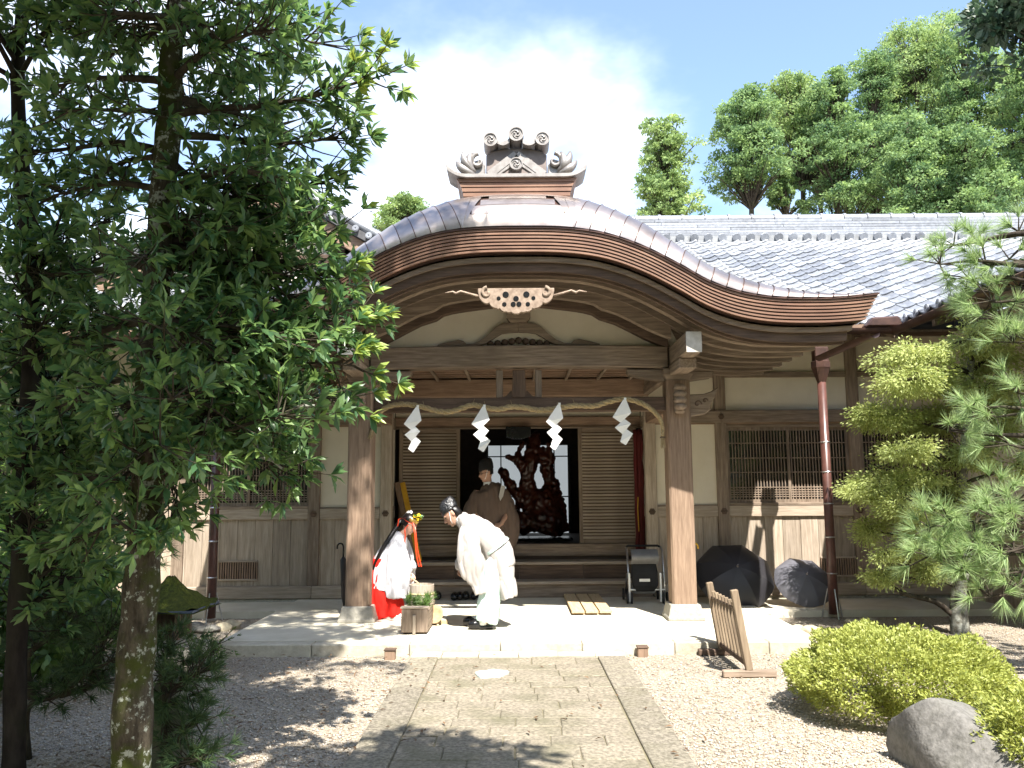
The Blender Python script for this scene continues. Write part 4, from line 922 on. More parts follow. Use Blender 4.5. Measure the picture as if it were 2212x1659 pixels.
# gourd dipper leaning beside the trough
gd = P(938, 1325, 9.55)
o = thing('gourd_dipper', (gd.x, 9.55, 0.12), 'round tan gourd dipper leaning behind the trough', 'dipper')
MB().lathe([(0.012, -0.05), (0.07, -0.035), (0.105, 0.0), (0.10, 0.004), (0.06, -0.02)], (gd.x + 0.01, 9.55, 0.24), 18, Matrix.Rotation(R(70), 3, 'X') @ Matrix.Rotation(R(-25), 3, 'Y')).build('bowl', WNEW['x'], o, smooth=True)
MB().tube([(gd.x + 0.03, 9.55, 0.15), (gd.x + 0.05, 9.5, 0.12)], 0.012, 7).build('neck', WNEW['x'], o, smooth=True)
c = G(945, 1348, 0.12); tag(MB().box(c.x - 0.02, c.x + 0.12, c.y - 0.03, c.y + 0.03, 0.12, 0.165).build('wood_block', WNEW['x'], bevel=0.004), 'small pale wooden block on the platform beside the trough', 'block')
# ---- lacquered clogs before the step
def clog_mesh():
    b = MB(); n = 12; rs = []
    for t, hw, h0, h1 in ((0, 0.01, 0.03, 0.06), (0.04, 0.04, 0.012, 0.085), (0.2, 0.05, 0.0, 0.105), (0.45, 0.052, 0.0, 0.115), (0.5, 0.052, 0, 0.06), (0.75, 0.045, 0, 0.055), (0.95, 0.038, 0, 0.06), (1.0, 0.02, 0.005, 0.05)):
        rs.append([(math.cos(a) * hw, t * 0.25, (h0 + h1) / 2 + math.sin(a) * (h1 - h0) / 2) for a in [2 * math.pi * k / n for k in range(n)]])
    return b.rings(rs).mesh('clog', BLACK, True)
cm = clog_mesh()
for u, v, a in ((947, 1297, 10), (979, 1299, -6), (993, 1298, 4), (1006, 1297, 2), (1023, 1297, -3)):
    c = G(u, v, 0.121); tag(link('clog', cm, None, Matrix.Translation(c) @ Matrix.Rotation(R(a), 4, 'Z')), 'black lacquered clog standing apart from the row at the step' if u < 960 else 'black lacquered clog in the row at the foot of the entrance step', 'clog', 'clogs by the step')
# ---- three fresh boards on the platform
c0, c1, c2, c3 = G(1222, 1288, 0.14), G(1309, 1288, 0.14), G(1325, 1326, 0.14), G(1234, 1326, 0.14)
bd = thing('duckboard', ((c0.x + c2.x) / 2, (c0.y + c2.y) / 2, 0.12), 'low duckboard of three fresh pale planks lying on the platform', 'duckboard')
for k in range(3):
    xa, xb = lerp(c3.x, c2.x, k / 3) + 0.008, lerp(c3.x, c2.x, (k + 1) / 3) - 0.008
    MB().box(xa, xb, c3.y, c0.y, 0.145, 0.175).build('plank', WNEW['y'], bd, bevel=0.004)
for yy in (c3.y + 0.10, c0.y - 0.15): MB().box(c3.x + 0.01, c2.x - 0.01, yy, yy + 0.06, 0.12, 0.144).build('bearer', WNEW['x'], bd)
# ---- leaning boards and the furled red cloth by the doors
m_y = mat('golden yellow varnish', (0.62, 0.36, 0.03), (0.5, 0.27, 0.02), scale=8, rough=0.45, bump=0.03, stain=0.1)
for u, mt, nm, lb in ((857, WRED['z'], 'leaning_board', 'brown wooden board leaning against the louvred door'), (869, m_y, 'leaning_board', 'golden yellow board leaning against the louvred door')):
    tp_ = P(u, 1042, 12.52); bt = V(tp_.x + 0.30, 12.22, 0.592)
    b = MB().bar(bt, tp_, 0.085, 0.03, (0, 1, 0)); tag(b.build(nm, mt, bevel=0.012), lb, 'board')
m_r = mat('dark red cloth', (0.11, 0.012, 0.012), (0.06, 0.007, 0.008), scale=6, stretch=(1, 1, 0.1), rough=0.8, bump=0.3, stain=0.2)
rc = P(1378, 1000, 12.42); cl = thing('furled_banner', (rc.x, 12.42, 0.59), 'dark red furled cloth banner standing upright by the door jamb', 'banner')
MB().tube([(rc.x, 12.42, 0.592), (rc.x, 12.42, 2.52)], 0.018, 8).build('pole', BLACK, cl)
for k, (dx_, r_) in enumerate(((-0.035, 0.03), (0.02, 0.036), (0.055, 0.024))):
    MB().tube([(rc.x + dx_ * (1 + 0.15 * math.sin(i * 1.7 + k)), 12.40 + 0.01 * math.sin(i * 2.1 + k), lerp(0.66, 2.50, i / 12)) for i in range(13)], [r_ * (1 + 0.12 * math.sin(i * 2.3 + k)) for i in range(13)], 8).build('cloth_fold', m_r, cl, smooth=True)
MB().tube([(rc.x - 0.02, 12.36, 1.0), (rc.x - 0.03, 12.35, 1.35), (rc.x - 0.02, 12.36, 1.5)], 0.008, 5).build('gold_cord', m_y, cl)

# ---- slatted barrier on the gravel, leaning a little
fy0, fy1, fx = 7.42, 8.38, 2.02
fen = thing('slatted_barrier', (fx, 7.9, 0), 'low leaning brown barrier of upright slats standing on the gravel', 'barrier')
FW = wood('barrier brown', (0.26, 0.20, 0.135), (0.17, 0.125, 0.085), 'z', stain=0.2)
lean = -0.155
def fp(y, z): return V(fx + lean * z, y, z)
for y, h in ((fy0, 0.74), (fy1, 0.70)):
    MB().bar(fp(y, 0.06), fp(y, h), 0.062, 0.055, (0, 1, 0)).build('post', FW, fen, bevel=0.006)
    MB().box(fx - 0.24, fx + 0.22, y - 0.035, y + 0.035, 0.004, 0.062).build('foot', WDK['x'] if y > 8 else WD['x'], fen, bevel=0.008)
MB().box(fx - 0.035, fx + 0.025, fy0 + 0.03, fy1 - 0.03, 0.085, 0.135).build('bottom_rail', WDK['y'], fen, bevel=0.006)
MB().bar(fp(fy0 + 0.028, 0.58) + V(0.0, 0, 0), fp(fy1 - 0.028, 0.56), 0.022, 0.03, (1, 0, 0)).build('top_rail', WDK['y'], fen)
for k in range(7):
    y = lerp(fy0, fy1, (k + 1) / 8)
    MB().bar(fp(y, 0.135), fp(y, 0.63), 0.036, 0.03, (0, 1, 0)).build('slat', FW, fen, bevel=0.004)

# ---- open umbrellas drying by the wall
def umbrella(c, r, axis, m, label, roll=0.0, crook=None):
    c = Vector(c); axis = Vector(axis).normalized(); u = thing('umbrella', (c.x, c.y, 0.12), label, 'umbrella')
    x = axis.orthogonal().normalized(); q = Quaternion(axis, roll); x = q @ x; y = axis.cross(x)
    H = r * 0.42
    def pt(a, t, sag=0.0): return c + (x * math.cos(a) + y * math.sin(a)) * (r * math.sin(t * 1.22) / math.sin(1.22)) + axis * (H * (math.cos(t * 1.22) - math.cos(1.22)) / (1 - math.cos(1.22)) - sag)
    for k in range(8):
        def f(i, j):
            a = 2 * math.pi * (k + i) / 8; t = 0.02 + 0.98 * j; mid = math.sin(math.pi * i); tt = t * (1 - 0.07 * mid * t ** 3); return pt(a, tt, 0.13 * r * mid * t * t)
        def f2(i, j): return Vector(f(i, j)) - axis * 0.002
        MB().grid(f, 5, 8).build('canopy_panel', m, u, smooth=True)
        a = 2 * math.pi * k / 8
        MB().tube([pt(a, t, 0.006) for t in (0.03, 0.3, 0.6, 0.85, 1.0)], 0.003, 5).build('rib', STEEL, u)
    MB().tube([c + axis * (H + 0.045), c + axis * (H - 0.02)], [0.004, 0.009], 6).build('ferrule', STEEL, u)
    MB().tube([c + axis * H, c - axis * 0.34], 0.006, 6).build('shaft', STEEL, u)
    e = c - axis * 0.34; up_ = V(0, 0, 1)
    MB().tube([e, e - axis * 0.05, e - axis * 0.09 + up_ * 0.02, e - axis * 0.09 + up_ * 0.05, e - axis * 0.05 + up_ * 0.065], 0.011, 7).build('handle', BLACK, u, smooth=True)
NYL = lambda nm, c: mat(nm, c, tuple(a * 0.8 for a in c), scale=3, rough=0.5, bump=0.05, stain=0.1, rnd=0.2, spec=0.5)
uc = P(1588, 1268, 11.25); umbrella((uc.x, 11.25, 0.47), 0.52, (-0.02, -0.78, 0.62), NYL('black nylon', (0.022, 0.021, 0.025)), 'large open black umbrella drying on the ground by the wall', 0.3)
uc = P(1737, 1266, 11.2); umbrella((uc.x, 11.2, 0.39), 0.39, (0.02, -0.74, 0.66), NYL('grey nylon', (0.115, 0.115, 0.135)), 'smaller open grey umbrella drying on the ground near the downspout', 0.1)
# hooked umbrellas standing behind the pillars
def crook(px, h, mt, mh, label, s):
    u = thing('furled_umbrella', (px.x, px.y, 0.12), label, 'umbrella'); z = px.z
    MB().tube([(px.x, px.y + 0.12, 0.125), (px.x, px.y + 0.05, 0.3), (px.x, px.y, z - 0.18), (px.x, px.y, z - 0.14)], [0.008, 0.028, 0.04, 0.012], 9).build('canopy', mt, u, smooth=True)
    MB().tube([(px.x, px.y, z - 0.14), (px.x, px.y, z - 0.02)] + [(px.x + s * 0.04 * (1 - math.cos(a)), px.y, z - 0.02 + 0.045 * math.sin(a)) for a in (0.5, 1.0, 1.57, 2.1, 2.7, 3.14)] + [(px.x + s * 0.08, px.y, z - 0.045)], 0.011, 7).build('handle', mh, u, smooth=True)
crook(P(1494, 1178, 10.6), 0.8, MATS['black nylon'], m_y, 'furled umbrella with yellow crook handle behind the sunlit pillar', 1)
crook(P(742, 1178, 10.7), 0.8, MATS['black nylon'], BLACK, 'furled black umbrella with dark crook handle behind the dappled pillar', -1)

# ---- folded pushchair
def pushchair():
    b = G(1396, 1302, 0.12); Yp = 11.3
    X = lambda u: P(u, 1250, Yp).x
    Zv = lambda v: P(1396, v, Yp).z
    p = thing('pushchair', (X(1396), Yp, 0.12), 'folded black pushchair with grey hood standing by the steps', 'pushchair')
    GREY = mat('grey hood cloth', (0.20, 0.205, 0.21), (0.15, 0.15, 0.155), rough=0.7, bump=0.1, stain=0.1); BLK = mat('black cloth', (0.018, 0.018, 0.02), rough=0.8, bump=0.1, stain=0.1)
    RUB = mat('rubber', (0.03, 0.03, 0.03), rough=0.7, bump=0)
    xl, xr = X(1352), X(1438); zb_ = 0.12
    for x in (xl + 0.03, xr - 0.03):
        MB().tube([(x, Yp - 0.10, zb_ + 0.08), (x, Yp - 0.05, 0.45), (x, Yp + 0.05, Zv(1190)), (x, Yp + 0.16, Zv(1184))], 0.013, 8).build('frame_tube', STEEL, p, smooth=True)
        MB().tube([(x, Yp + 0.32, zb_ + 0.08), (x, Yp + 0.12, 0.48), (x, Yp - 0.06, Zv(1235))], 0.011, 8).build('frame_tube', STEEL, p, smooth=True)
        for yy in (Yp - 0.10, Yp + 0.32):
            w_ = tag(link('wheel', None, p, Matrix.Translation(V(x, yy, zb_ + 0.075))), None)
            for dx_ in (-0.028, 0.028):
                MB().lathe([(0.055, -0.011), (0.075, -0.009), (0.075, 0.009), (0.055, 0.011)], (x + dx_, yy, zb_ + 0.075), 16, Matrix.Rotation(R(90), 3, 'Y')).build('tyre', RUB, w_)
                MB().lathe([(0.05, -0.006), (0.056, 0.0), (0.05, 0.006)], (x + dx_, yy, zb_ + 0.075), 12, Matrix.Rotation(R(90), 3, 'Y')).build('hub', STEEL, w_)
    MB().tube([(xl + 0.03, Yp + 0.16, Zv(1184)), (xl + 0.06, Yp + 0.2, Zv(1181)), (xr - 0.06, Yp + 0.2, Zv(1181)), (xr - 0.03, Yp + 0.16, Zv(1184))], 0.015, 8).build('handle', BLK, p, smooth=True)
    xa, xb = X(1362), X(1420)
    MB().grid(lambda i, j: (lerp(xa, xb, i), Yp - 0.04 - 0.16 * math.sin(math.pi * j) * (0.8 + 0.2 * math.sin(math.pi * i)), lerp(Zv(1218), Zv(1186), j)), 6, 10).build('hood', GREY, p, smooth=True)
    MB().rings([[(lerp(xa, xb, 0.5) + a * w_, y_ + b * 0.04, z_) for a, b in ((-1, -1), (1, -1), (1, 1), (-1, 1))] for z_, w_, y_ in ((Zv(1276), 0.13, Yp - 0.06), (Zv(1262), 0.17, Yp - 0.09), (Zv(1235), 0.175, Yp - 0.05), (Zv(1215), 0.16, Yp))]).build('seat', BLK, p, bevel=0.02)
    MB().box(xa + 0.10, xb - 0.12, Yp - 0.135, Yp - 0.131, Zv(1254), Zv(1248)).build('label_patch', WHITEP, p)
    MB().rings([[(lerp(xa, xb, 0.5) + a * w_, Yp + 0.06 + b * 0.10, z_) for a, b in ((-1, -1), (1, -1), (1, 1), (-1, 1))] for z_, w_ in ((0.24, 0.14), (0.30, 0.17), (0.36, 0.175))]).build('basket', GREY, p, bevel=0.015)
    MB().tube([(xl + 0.03, Yp - 0.09, Zv(1272)), (xr - 0.03, Yp - 0.09, Zv(1272))], 0.010, 7).build('cross_tube', WHITEP, p)
    for x in (X(1357), X(1424)): MB().box(x - 0.012, x + 0.012, Yp - 0.12, Yp - 0.09, Zv(1298), Zv(1236)).build('front_leg', WHITEP, p, bevel=0.004)
pushchair()

# ---- polished root sculpture inside the doorway
def remeshed(mb, name, mt, parent, voxel=0.02, smooth_it=4):
    me = mb.mesh(name + '_src'); o = bpy.data.objects.new('tmp', me); COL.objects.link(o)
    r_ = o.modifiers.new('r', 'REMESH'); r_.mode = 'VOXEL'; r_.voxel_size = voxel; r_.use_smooth_shade = True
    if smooth_it:
        s_ = o.modifiers.new('s', 'SMOOTH'); s_.iterations = smooth_it; s_.factor = 0.5
    dg = bpy.context.evaluated_depsgraph_get(); dg.update()
    m2 = bpy.data.meshes.new_from_object(o.evaluated_get(dg)); bpy.data.objects.remove(o); bpy.data.meshes.remove(me)
    m2.materials.clear(); m2.materials.append(mt); m2.shade_smooth(); m2.name = name
    return link(name, m2, parent)
def root_sculpture():
    Ys = 14.1; k = 0.252 * Ys / F_
    rt_ = thing('root_sculpture', (P(1170, 1100, Ys).x, Ys, 0.8), 'tall polished dark red root-wood sculpture inside the open doorway', 'sculpture')
    T = [[(1750, 1240, 170, 0), (1780, 1100, 165, 0), (1760, 980, 140, 0), (1740, 890, 95, 0)],
         [(1660, 930, 90, 0), (1640, 780, 72, -.05), (1660, 680, 62, -.05), (1690, 560, 66, 0), (1705, 450, 60, .05), (1740, 380, 22, .08)],
         [(1850, 950, 95, .05), (1850, 830, 62, .08), (1820, 720, 50, .05), (1790, 620, 50, 0), (1740, 540, 48, 0)],
         [(1820, 700, 45, 0), (1852, 620, 28, -.05), (1836, 540, 22, -.06), (1818, 478, 12, -.06)],
         [(1640, 760, 52, 0), (1590, 660, 46, -.08), (1540, 622, 32, -.12), (1490, 600, 21, -.15), (1455, 602, 13, -.15)],
         [(1560, 630, 30, -.08), (1566, 560, 24, -.06), (1590, 500, 20, -.05), (1622, 468, 10, -.04)],
         [(1660, 1010, 80, -.05), (1560, 930, 46, -.08), (1500, 840, 40, -.08), (1445, 745, 46, -.05), (1405, 700, 22, -.04)],
         [(1880, 960, 80, .05), (1935, 1010, 46, .05), (1930, 1100, 50, 0), (1960, 1235, 52, 0)],
         [(1640, 1130, 110, -.1), (1560, 1215, 70, -.15)], [(1560, 1010, 30, .1), (1540, 1120, 34, .1), (1590, 1220, 40, .1)]]
    mb = MB()
    for br in T:
        pth = smooth_path([P(724.8 + 0.252 * a, 836.3 + 0.252 * b, Ys) + V(0, d, 0) for a, b, r_, d in br], 4); rr = []
        for i in range(len(br) - 1):
            for q in range(4): rr.append(lerp(br[i][2], br[i + 1][2], q / 4) * k)
        rr.append(br[-1][2] * k); rr = [r_ * random.uniform(0.85, 1.2) for r_ in rr]
        mb.tube(pth, rr, 10)
    rw = remeshed(mb, 'root_wood', mat('polished root wood', (0.11, 0.028, 0.014), (0.045, 0.012, 0.008), scale=9, rough=0.28, bump=0.4, stain=0.3, spec=0.6), rt_, 0.025, 3)
    from mathutils import noise as nz
    for vv in rw.data.vertices: vv.co += vv.normal.copy() * (0.035 * nz.noise(vv.co * 9) + 0.03 * nz.noise(vv.co * 18))
    z_ = 0.80; cx = P(1170, 1100, Ys).x
    MB().box(cx - 0.5, cx + 0.5, Ys - 0.35, Ys + 0.35, z_, z_ + 0.03).build('plinth', BLACK, rt_, bevel=0.01)
root_sculpture()

# ---- mossy lantern and stones under the trees on the left
def rock(name, c, sz, mt, label, cat, seed, group=None, npl=11, dlo=0.66, dhi=0.92):
    bm = bmesh.new(); bmesh.ops.create_icosphere(bm, subdivisions=4, radius=1); rr = random.Random(seed); pl = [(Vector((rr.uniform(-1, 1), rr.uniform(-1, 1), rr.uniform(-0.3, 1))).normalized(), rr.uniform(dlo, dhi)) for _ in range(npl)]
    for v in bm.verts:
        p = v.co.copy()
        for n_, d in pl:
            e = p.dot(n_) - d
            if e > 0: p -= n_ * e * 0.93
        from mathutils import noise
        p *= 1 + 0.05 * noise.noise(p * 2.3 + Vector((seed, 0, 0))) + 0.012 * noise.noise(p * 9)
        v.co = Vector((p.x * sz[0], p.y * sz[1], max(p.z, -0.5) * sz[2]))
    me = bpy.data.meshes.new(name); bm.to_mesh(me); bm.free(); me.materials.append(mt); me.shade_smooth()
    o = link(name, me, None, Matrix.Translation(c)); return tag(o, label, cat, group)
MOSSY = mat('moss cushion', (0.10, 0.115, 0.02), (0.045, 0.05, 0.015), scale=30, rough=1.0, bump=0.9, bscale=70, stain=0.4, stain_c=(0.05, 0.04, 0.02), stain_s=4, spec=0.1)
lc = G(352, 1432, 0); lan = thing('garden_lantern', (lc.x, lc.y, 0), 'small lantern with moss-covered roof on a stone block under the trees', 'lantern')
x, y = lc.x, lc.y
MB().rings([[(x + a * r_, y + 0.1 + b * r_ * 0.8, z_) for a, b in ((-1, -1), (1, -1), (1, 1), (-1, 1))] for z_, r_ in ((-0.02, 0.36), (0.13, 0.345), (0.16, 0.32))]).build('stone_block', STONE, lan, bevel=0.02)
MB().rings([[(x + a * r_, y + 0.1 + b * r_, z_) for a, b in ((-1, -1), (1, -1), (1, 1), (-1, 1))] for z_, r_ in ((0.16, 0.22), (0.22, 0.20))]).build('plinth', STONE, lan, bevel=0.015)
MB().box(x - 0.13, x + 0.13, y - 0.03, y + 0.23, 0.22, 0.50).build('light_box', WDK['z'], lan)
for a in (-1, 1):
    for b in (-1, 1): MB().box(x + a * 0.14 - 0.022, x + a * 0.14 + 0.022, y + 0.1 + b * 0.14 - 0.022, y + 0.1 + b * 0.14 + 0.022, 0.22, 0.52).build('corner_post', WRED['z'], lan)
def lroof(i, j):
    a = i * 2 * math.pi; r_ = 0.03 + 0.35 * j; sq = 1 / max(abs(math.cos(a)), abs(math.sin(a))) ** 0.75; return (x + r_ * sq * math.cos(a), y + 0.1 + r_ * sq * math.sin(a), 0.80 - 0.30 * j ** 0.75 + 0.03 * max(0, sq - 1.1) * j ** 3 * 6 + 0.012 * math.sin(9 * a + 14 * j))
lr = MB().grid(lroof, 40, 10); lr.add([(x + 0.38 * a, y + 0.1 + 0.38 * b, 0.49) for a, b in ((-1, -1), (1, -1), (1, 1), (-1, 1))], [(0, 1, 2, 3)]); lr.build('roof', MOSSY, lan, smooth=True)
MB().box(x - 0.36, x + 0.36, y - 0.26, y + 0.46, 0.495, 0.515).build('roof_board', mat('slate blue board', (0.10, 0.12, 0.17), (0.07, 0.08, 0.11), rough=0.6), lan)
GROCK = mat('garden rock', (0.20, 0.19, 0.175), (0.105, 0.10, 0.09), scale=26, rough=0.8, bump=0.35, bscale=45, stain=0.4, stain_c=(0.13, 0.13, 0.09), stain_s=3, rnd=0.15)
TROCK = mat('tan rock', (0.48, 0.42, 0.30), (0.34, 0.29, 0.2), scale=20, rough=0.85, bump=0.3, rnd=0.2)
for i, (u, v, s_, mt, nm) in enumerate(((415, 1364, 0.15, GROCK, 'grey'), (445, 1366, 0.17, GROCK, 'pale flat'), (480, 1362, 0.12, TROCK, 'tan'), (500, 1358, 0.13, TROCK, 'ochre'))):
    c = G(u, v, 0.0); rock('rock', (c.x, c.y, s_ * 0.25), (s_, s_ * 0.8, s_ * (0.6 if i != 1 else 0.3)), mt, nm + ' stone at the foot of the downspout by the lantern', 'stone', 11 + i)
for i, (u, v, s_) in enumerate(((1722, 1362, 0.10), (1752, 1368, 0.13), (1845, 1350, 0.12), (1875, 1344, 0.10))):
    c = G(u, v, 0.0); rock('rock', (c.x, c.y, s_ * 0.2), (s_, s_ * 0.8, s_ * 0.5), TROCK, 'small tan stone edging the bed near the barrier', 'stone', 31 + i, 'stones edging the bed')
rk = P(2100, 1640, 4.95); rock('boulder', (rk.x, 4.98, 0.12), (0.45, 0.50, 0.36), GROCK, 'speckled grey boulder between the two clipped bushes', 'boulder', 23, None, 9, 0.5, 0.78)
c = G(332, 1670, 0); rock('boulder', (c.x, c.y + 0.12, 0.2), (0.14, 0.16, 0.40), mat('mossy stone', (0.20, 0.19, 0.15), (0.10, 0.105, 0.06), scale=14, rough=0.9, bump=0.4, stain=0.5, stain_c=(0.08, 0.09, 0.03)), 'upright mossy stone behind the lichen-spotted trunk', 'stone', 9)
# ---------------------------------------------------------------- three people on the platform
def cloth(name, c, c2=None, rough=0.85, fold=0.5):
    return mat(name, c, c2 or tuple(a * 0.88 for a in c), scale=7, stretch=(1.6, 1.6, 0.35), rough=rough, bump=fold, bscale=6, stain=0.08, rnd=0.02, spec=0.15)
SKIN = mat('skin', (0.55, 0.33, 0.235), (0.47, 0.265, 0.185), scale=6, rough=0.5, bump=0.02, stain=0.05, rnd=0.02, spec=0.35)
HAIR = mat('black hair', (0.012, 0.010, 0.010), (0.006, 0.005, 0.005), scale=40, stretch=(1, 1, 0.1), rough=0.35, bump=0.2, stain=0)
def ering(c, d, a, b, n=14, side=(0, 1, 0), flat=1.0):
    """ellipse ring round direction d: a across (in the plane d x side), b along side"""
    d = Vector(d).normalized(); s_ = Vector(side); s_ = (s_ - d * s_.dot(d)).normalized(); t_ = d.cross(s_)
    return [Vector(c) + t_ * a * math.cos(q) + s_ * b * math.sin(q) for q in [2 * math.pi * k / n for k in range(n)]]
def loft(mb, pts, Y, n=14, sub=3):
    """pts: (u, v, half width in px across the path, half depth in m, dy)"""
    pp = [P(p[0], p[1], Y) + V(0, p[4] if len(p) > 4 else 0, 0) for p in pts]; k = Y / F_
    sm = smooth_path(pp, sub); rs = []
    for i, c in enumerate(sm):
        j = min(i // sub, len(pts) - 2); t = min((i - j * sub) / sub, 1.0)
        a = lerp(pts[j][2], pts[j + 1][2], t) * k; b = lerp(pts[j][3], pts[j + 1][3], t)
        d = sm[min(i + 1, len(sm) - 1)] - sm[max(i - 1, 0)]; rs.append(ering(c, d, a, b, n))
    mb.rings(rs)
def hand(mb, w, d, nrm, s=1.0, curl=0.5, thumb=1):
    """palm, four unequal curled fingers and a thumb that leaves the side of the palm"""
    w, d, nrm = Vector(w), Vector(d).normalized(), Vector(nrm).normalized(); sd = d.cross(nrm).normalized()
    mb.rings([ering(w + d * t * s, d, a * s, b * s, 10, sd) for t, a, b in ((-0.03, 0.022, 0.026), (0.0, 0.02, 0.028), (0.04, 0.018, 0.040), (0.085, 0.014, 0.042), (0.095, 0.008, 0.036))])
    for k, (o, ln) in enumerate(((-0.031, 0.068), (-0.010, 0.078), (0.011, 0.072), (0.031, 0.055))):
        b = w + d * 0.082 * s + sd * o * s; pth = [b]; ang = 0.15
        for seg in (0.45, 0.32, 0.23):
            ang += curl; b = b + (d * math.cos(ang) + nrm * math.sin(ang)) * ln * seg * s; pth.append(b)
        mb.tube([pth[0] - d * 0.02 * s] + pth, [0.0088 * s, 0.0092 * s, 0.0085 * s, 0.008 * s, 0.0065 * s], 7)
    b = w + d * 0.025 * s + sd * (-0.034 * thumb) * s
    q = (d * 0.6 - sd * 0.7 * thumb + nrm * 0.4).normalized(); e = b + q * 0.04 * s; e2 = e + (d * 0.85 + nrm * 0.45 - sd * 0.1 * thumb).normalized() * 0.032 * s
    mb.tube([b - q * 0.02 * s, b, e, e2], [0.012 * s, 0.012 * s, 0.010 * s, 0.0075 * s], 7)
def headframe(c, look, upv):
    f = Vector(look).normalized(); u = Vector(upv); u = (u - f * u.dot(f)).normalized(); r_ = f.cross(u)
    return Vector(c), f, u, r_
def head_geom(mb, c, look, upv, s=1.0):
    c, f, u, r_ = headframe(c, look, upv)
    prof = [(-0.115, 0.040, 0.035, 0.030), (-0.10, 0.052, 0.045, 0.022), (-0.075, 0.074, 0.056, 0.012), (-0.04, 0.088, 0.067, 0.004), (0.0, 0.096, 0.074, -0.004), (0.04, 0.098, 0.077, -0.010), (0.075, 0.088, 0.070, -0.012), (0.10, 0.062, 0.052, -0.012), (0.115, 0.02, 0.02, -0.010)]
    rs = []
    for z, a, b, o in prof: rs.append([c + (u * z + f * (o + a * math.cos(q)) + r_ * b * math.sin(q)) * s for q in [2 * math.pi * k / 18 for k in range(18)]])
    mb.rings(rs)
    mb.tube([c + (f * 0.085 + u * 0.02) * s, c + (f * 0.108 - u * 0.012) * s, c + (f * 0.116 - u * 0.026) * s, c + (f * 0.095 - u * 0.034) * s], [0.006 * s, 0.010 * s, 0.014 * s, 0.010 * s], 8)      # nose
    for q in (-1, 1):
        mb.rings([ering(c + (r_ * q * (0.072 + 0.006 * k) - f * (0.012 + 0.004 * k) + u * 0.0) * s, r_ * q, 0.033 * s * w_, 0.018 * s * w_, 10, f) for k, w_ in ((0, 0.8), (1, 1.0), (2, 0.8))])
        mb.tube([c + (f * 0.088 + u * 0.026 + r_ * q * 0.012) * s, c + (f * 0.078 + u * 0.028 + r_ * q * 0.048) * s], 0.009 * s, 7)     # brow
    mb.tube([c + (f * 0.086 - u * 0.062 + r_ * 0.022) * s, c + (f * 0.094 - u * 0.060) * s, c + (f * 0.086 - u * 0.062 - r_ * 0.022) * s], [0.006 * s, 0.010 * s, 0.006 * s], 7)   # lips
    mb.tube([c + (f * 0.062 - u * 0.098 + r_ * 0.014) * s, c + (f * 0.074 - u * 0.10) * s, c + (f * 0.062 - u * 0.098 - r_ * 0.014) * s], 0.015 * s, 8)
def face_parts(c, look, upv, par, s=1.0):
    c, f, u, r_ = headframe(c, look, upv)
    lip = mat('lips', (0.42, 0.16, 0.13), rough=0.5, bump=0, stain=0)
    for q in (-1, 1):
        e = c + (f * 0.083 + u * 0.006 + r_ * q * 0.032) * s
        MB().rings([ering(e + f * t * s, f, a * s, b * s, 10, r_) for t, a, b in ((-0.006, 0.008, 0.015), (0.002, 0.007, 0.014), (0.005, 0.003, 0.007))]).build('eye', HAIR, par, smooth=True)
        MB().tube([c + (f * 0.096 + u * 0.032 + r_ * q * 0.014) * s, c + (f * 0.092 + u * 0.037 + r_ * q * 0.034) * s, c + (f * 0.078 + u * 0.031 + r_ * q * 0.054) * s], [0.003 * s, 0.004 * s, 0.002 * s], 5).build('eyebrow', HAIR, par)
    MB().tube([c + (f * 0.094 - u * 0.060 + r_ * 0.020) * s, c + (f * 0.1025 - u * 0.059) * s, c + (f * 0.094 - u * 0.060 - r_ * 0.020) * s], [0.003 * s, 0.0045 * s, 0.003 * s], 5).build('mouth', lip, par)
def cap(c, look, upv, par, m, s=1.0, h=0.13, tip=0.03, name='court_cap'):
    """tall soft lacquered cap that bends back at the crown"""
    c, f, u, r_ = headframe(c, look, upv); rs = []
    for t, a, b, o in ((0.0, 0.104, 0.084, -0.012), (0.12, 0.107, 0.086, -0.014), (0.4, 0.106, 0.074, -0.020), (0.7, 0.100, 0.060, -0.028), (0.9, 0.082, 0.046, -0.04), (1.0, 0.05, 0.024, -0.05)):
        rs.append([c + (u * (0.045 + h * t + 0.006 * math.sin(5 * q + 7 * t)) + f * (o + a * math.cos(q) * (1 + 0.03 * math.sin(7 * q + 9 * t))) + r_ * b * math.sin(q)) * s for q in [2 * math.pi * k / 22 for k in range(22)]])
    return MB().rings(rs).build(name, m, par, smooth=True)
CRINKLE = mat('crinkled black lacquer', (0.02, 0.02, 0.022), (0.008, 0.008, 0.009), scale=45, rough=0.3, bump=0.6, bscale=45, stain=0, spec=0.6)
MATTEBLK = mat('matte black gauze', (0.012, 0.011, 0.011), rough=0.7, bump=0.2, stain=0)

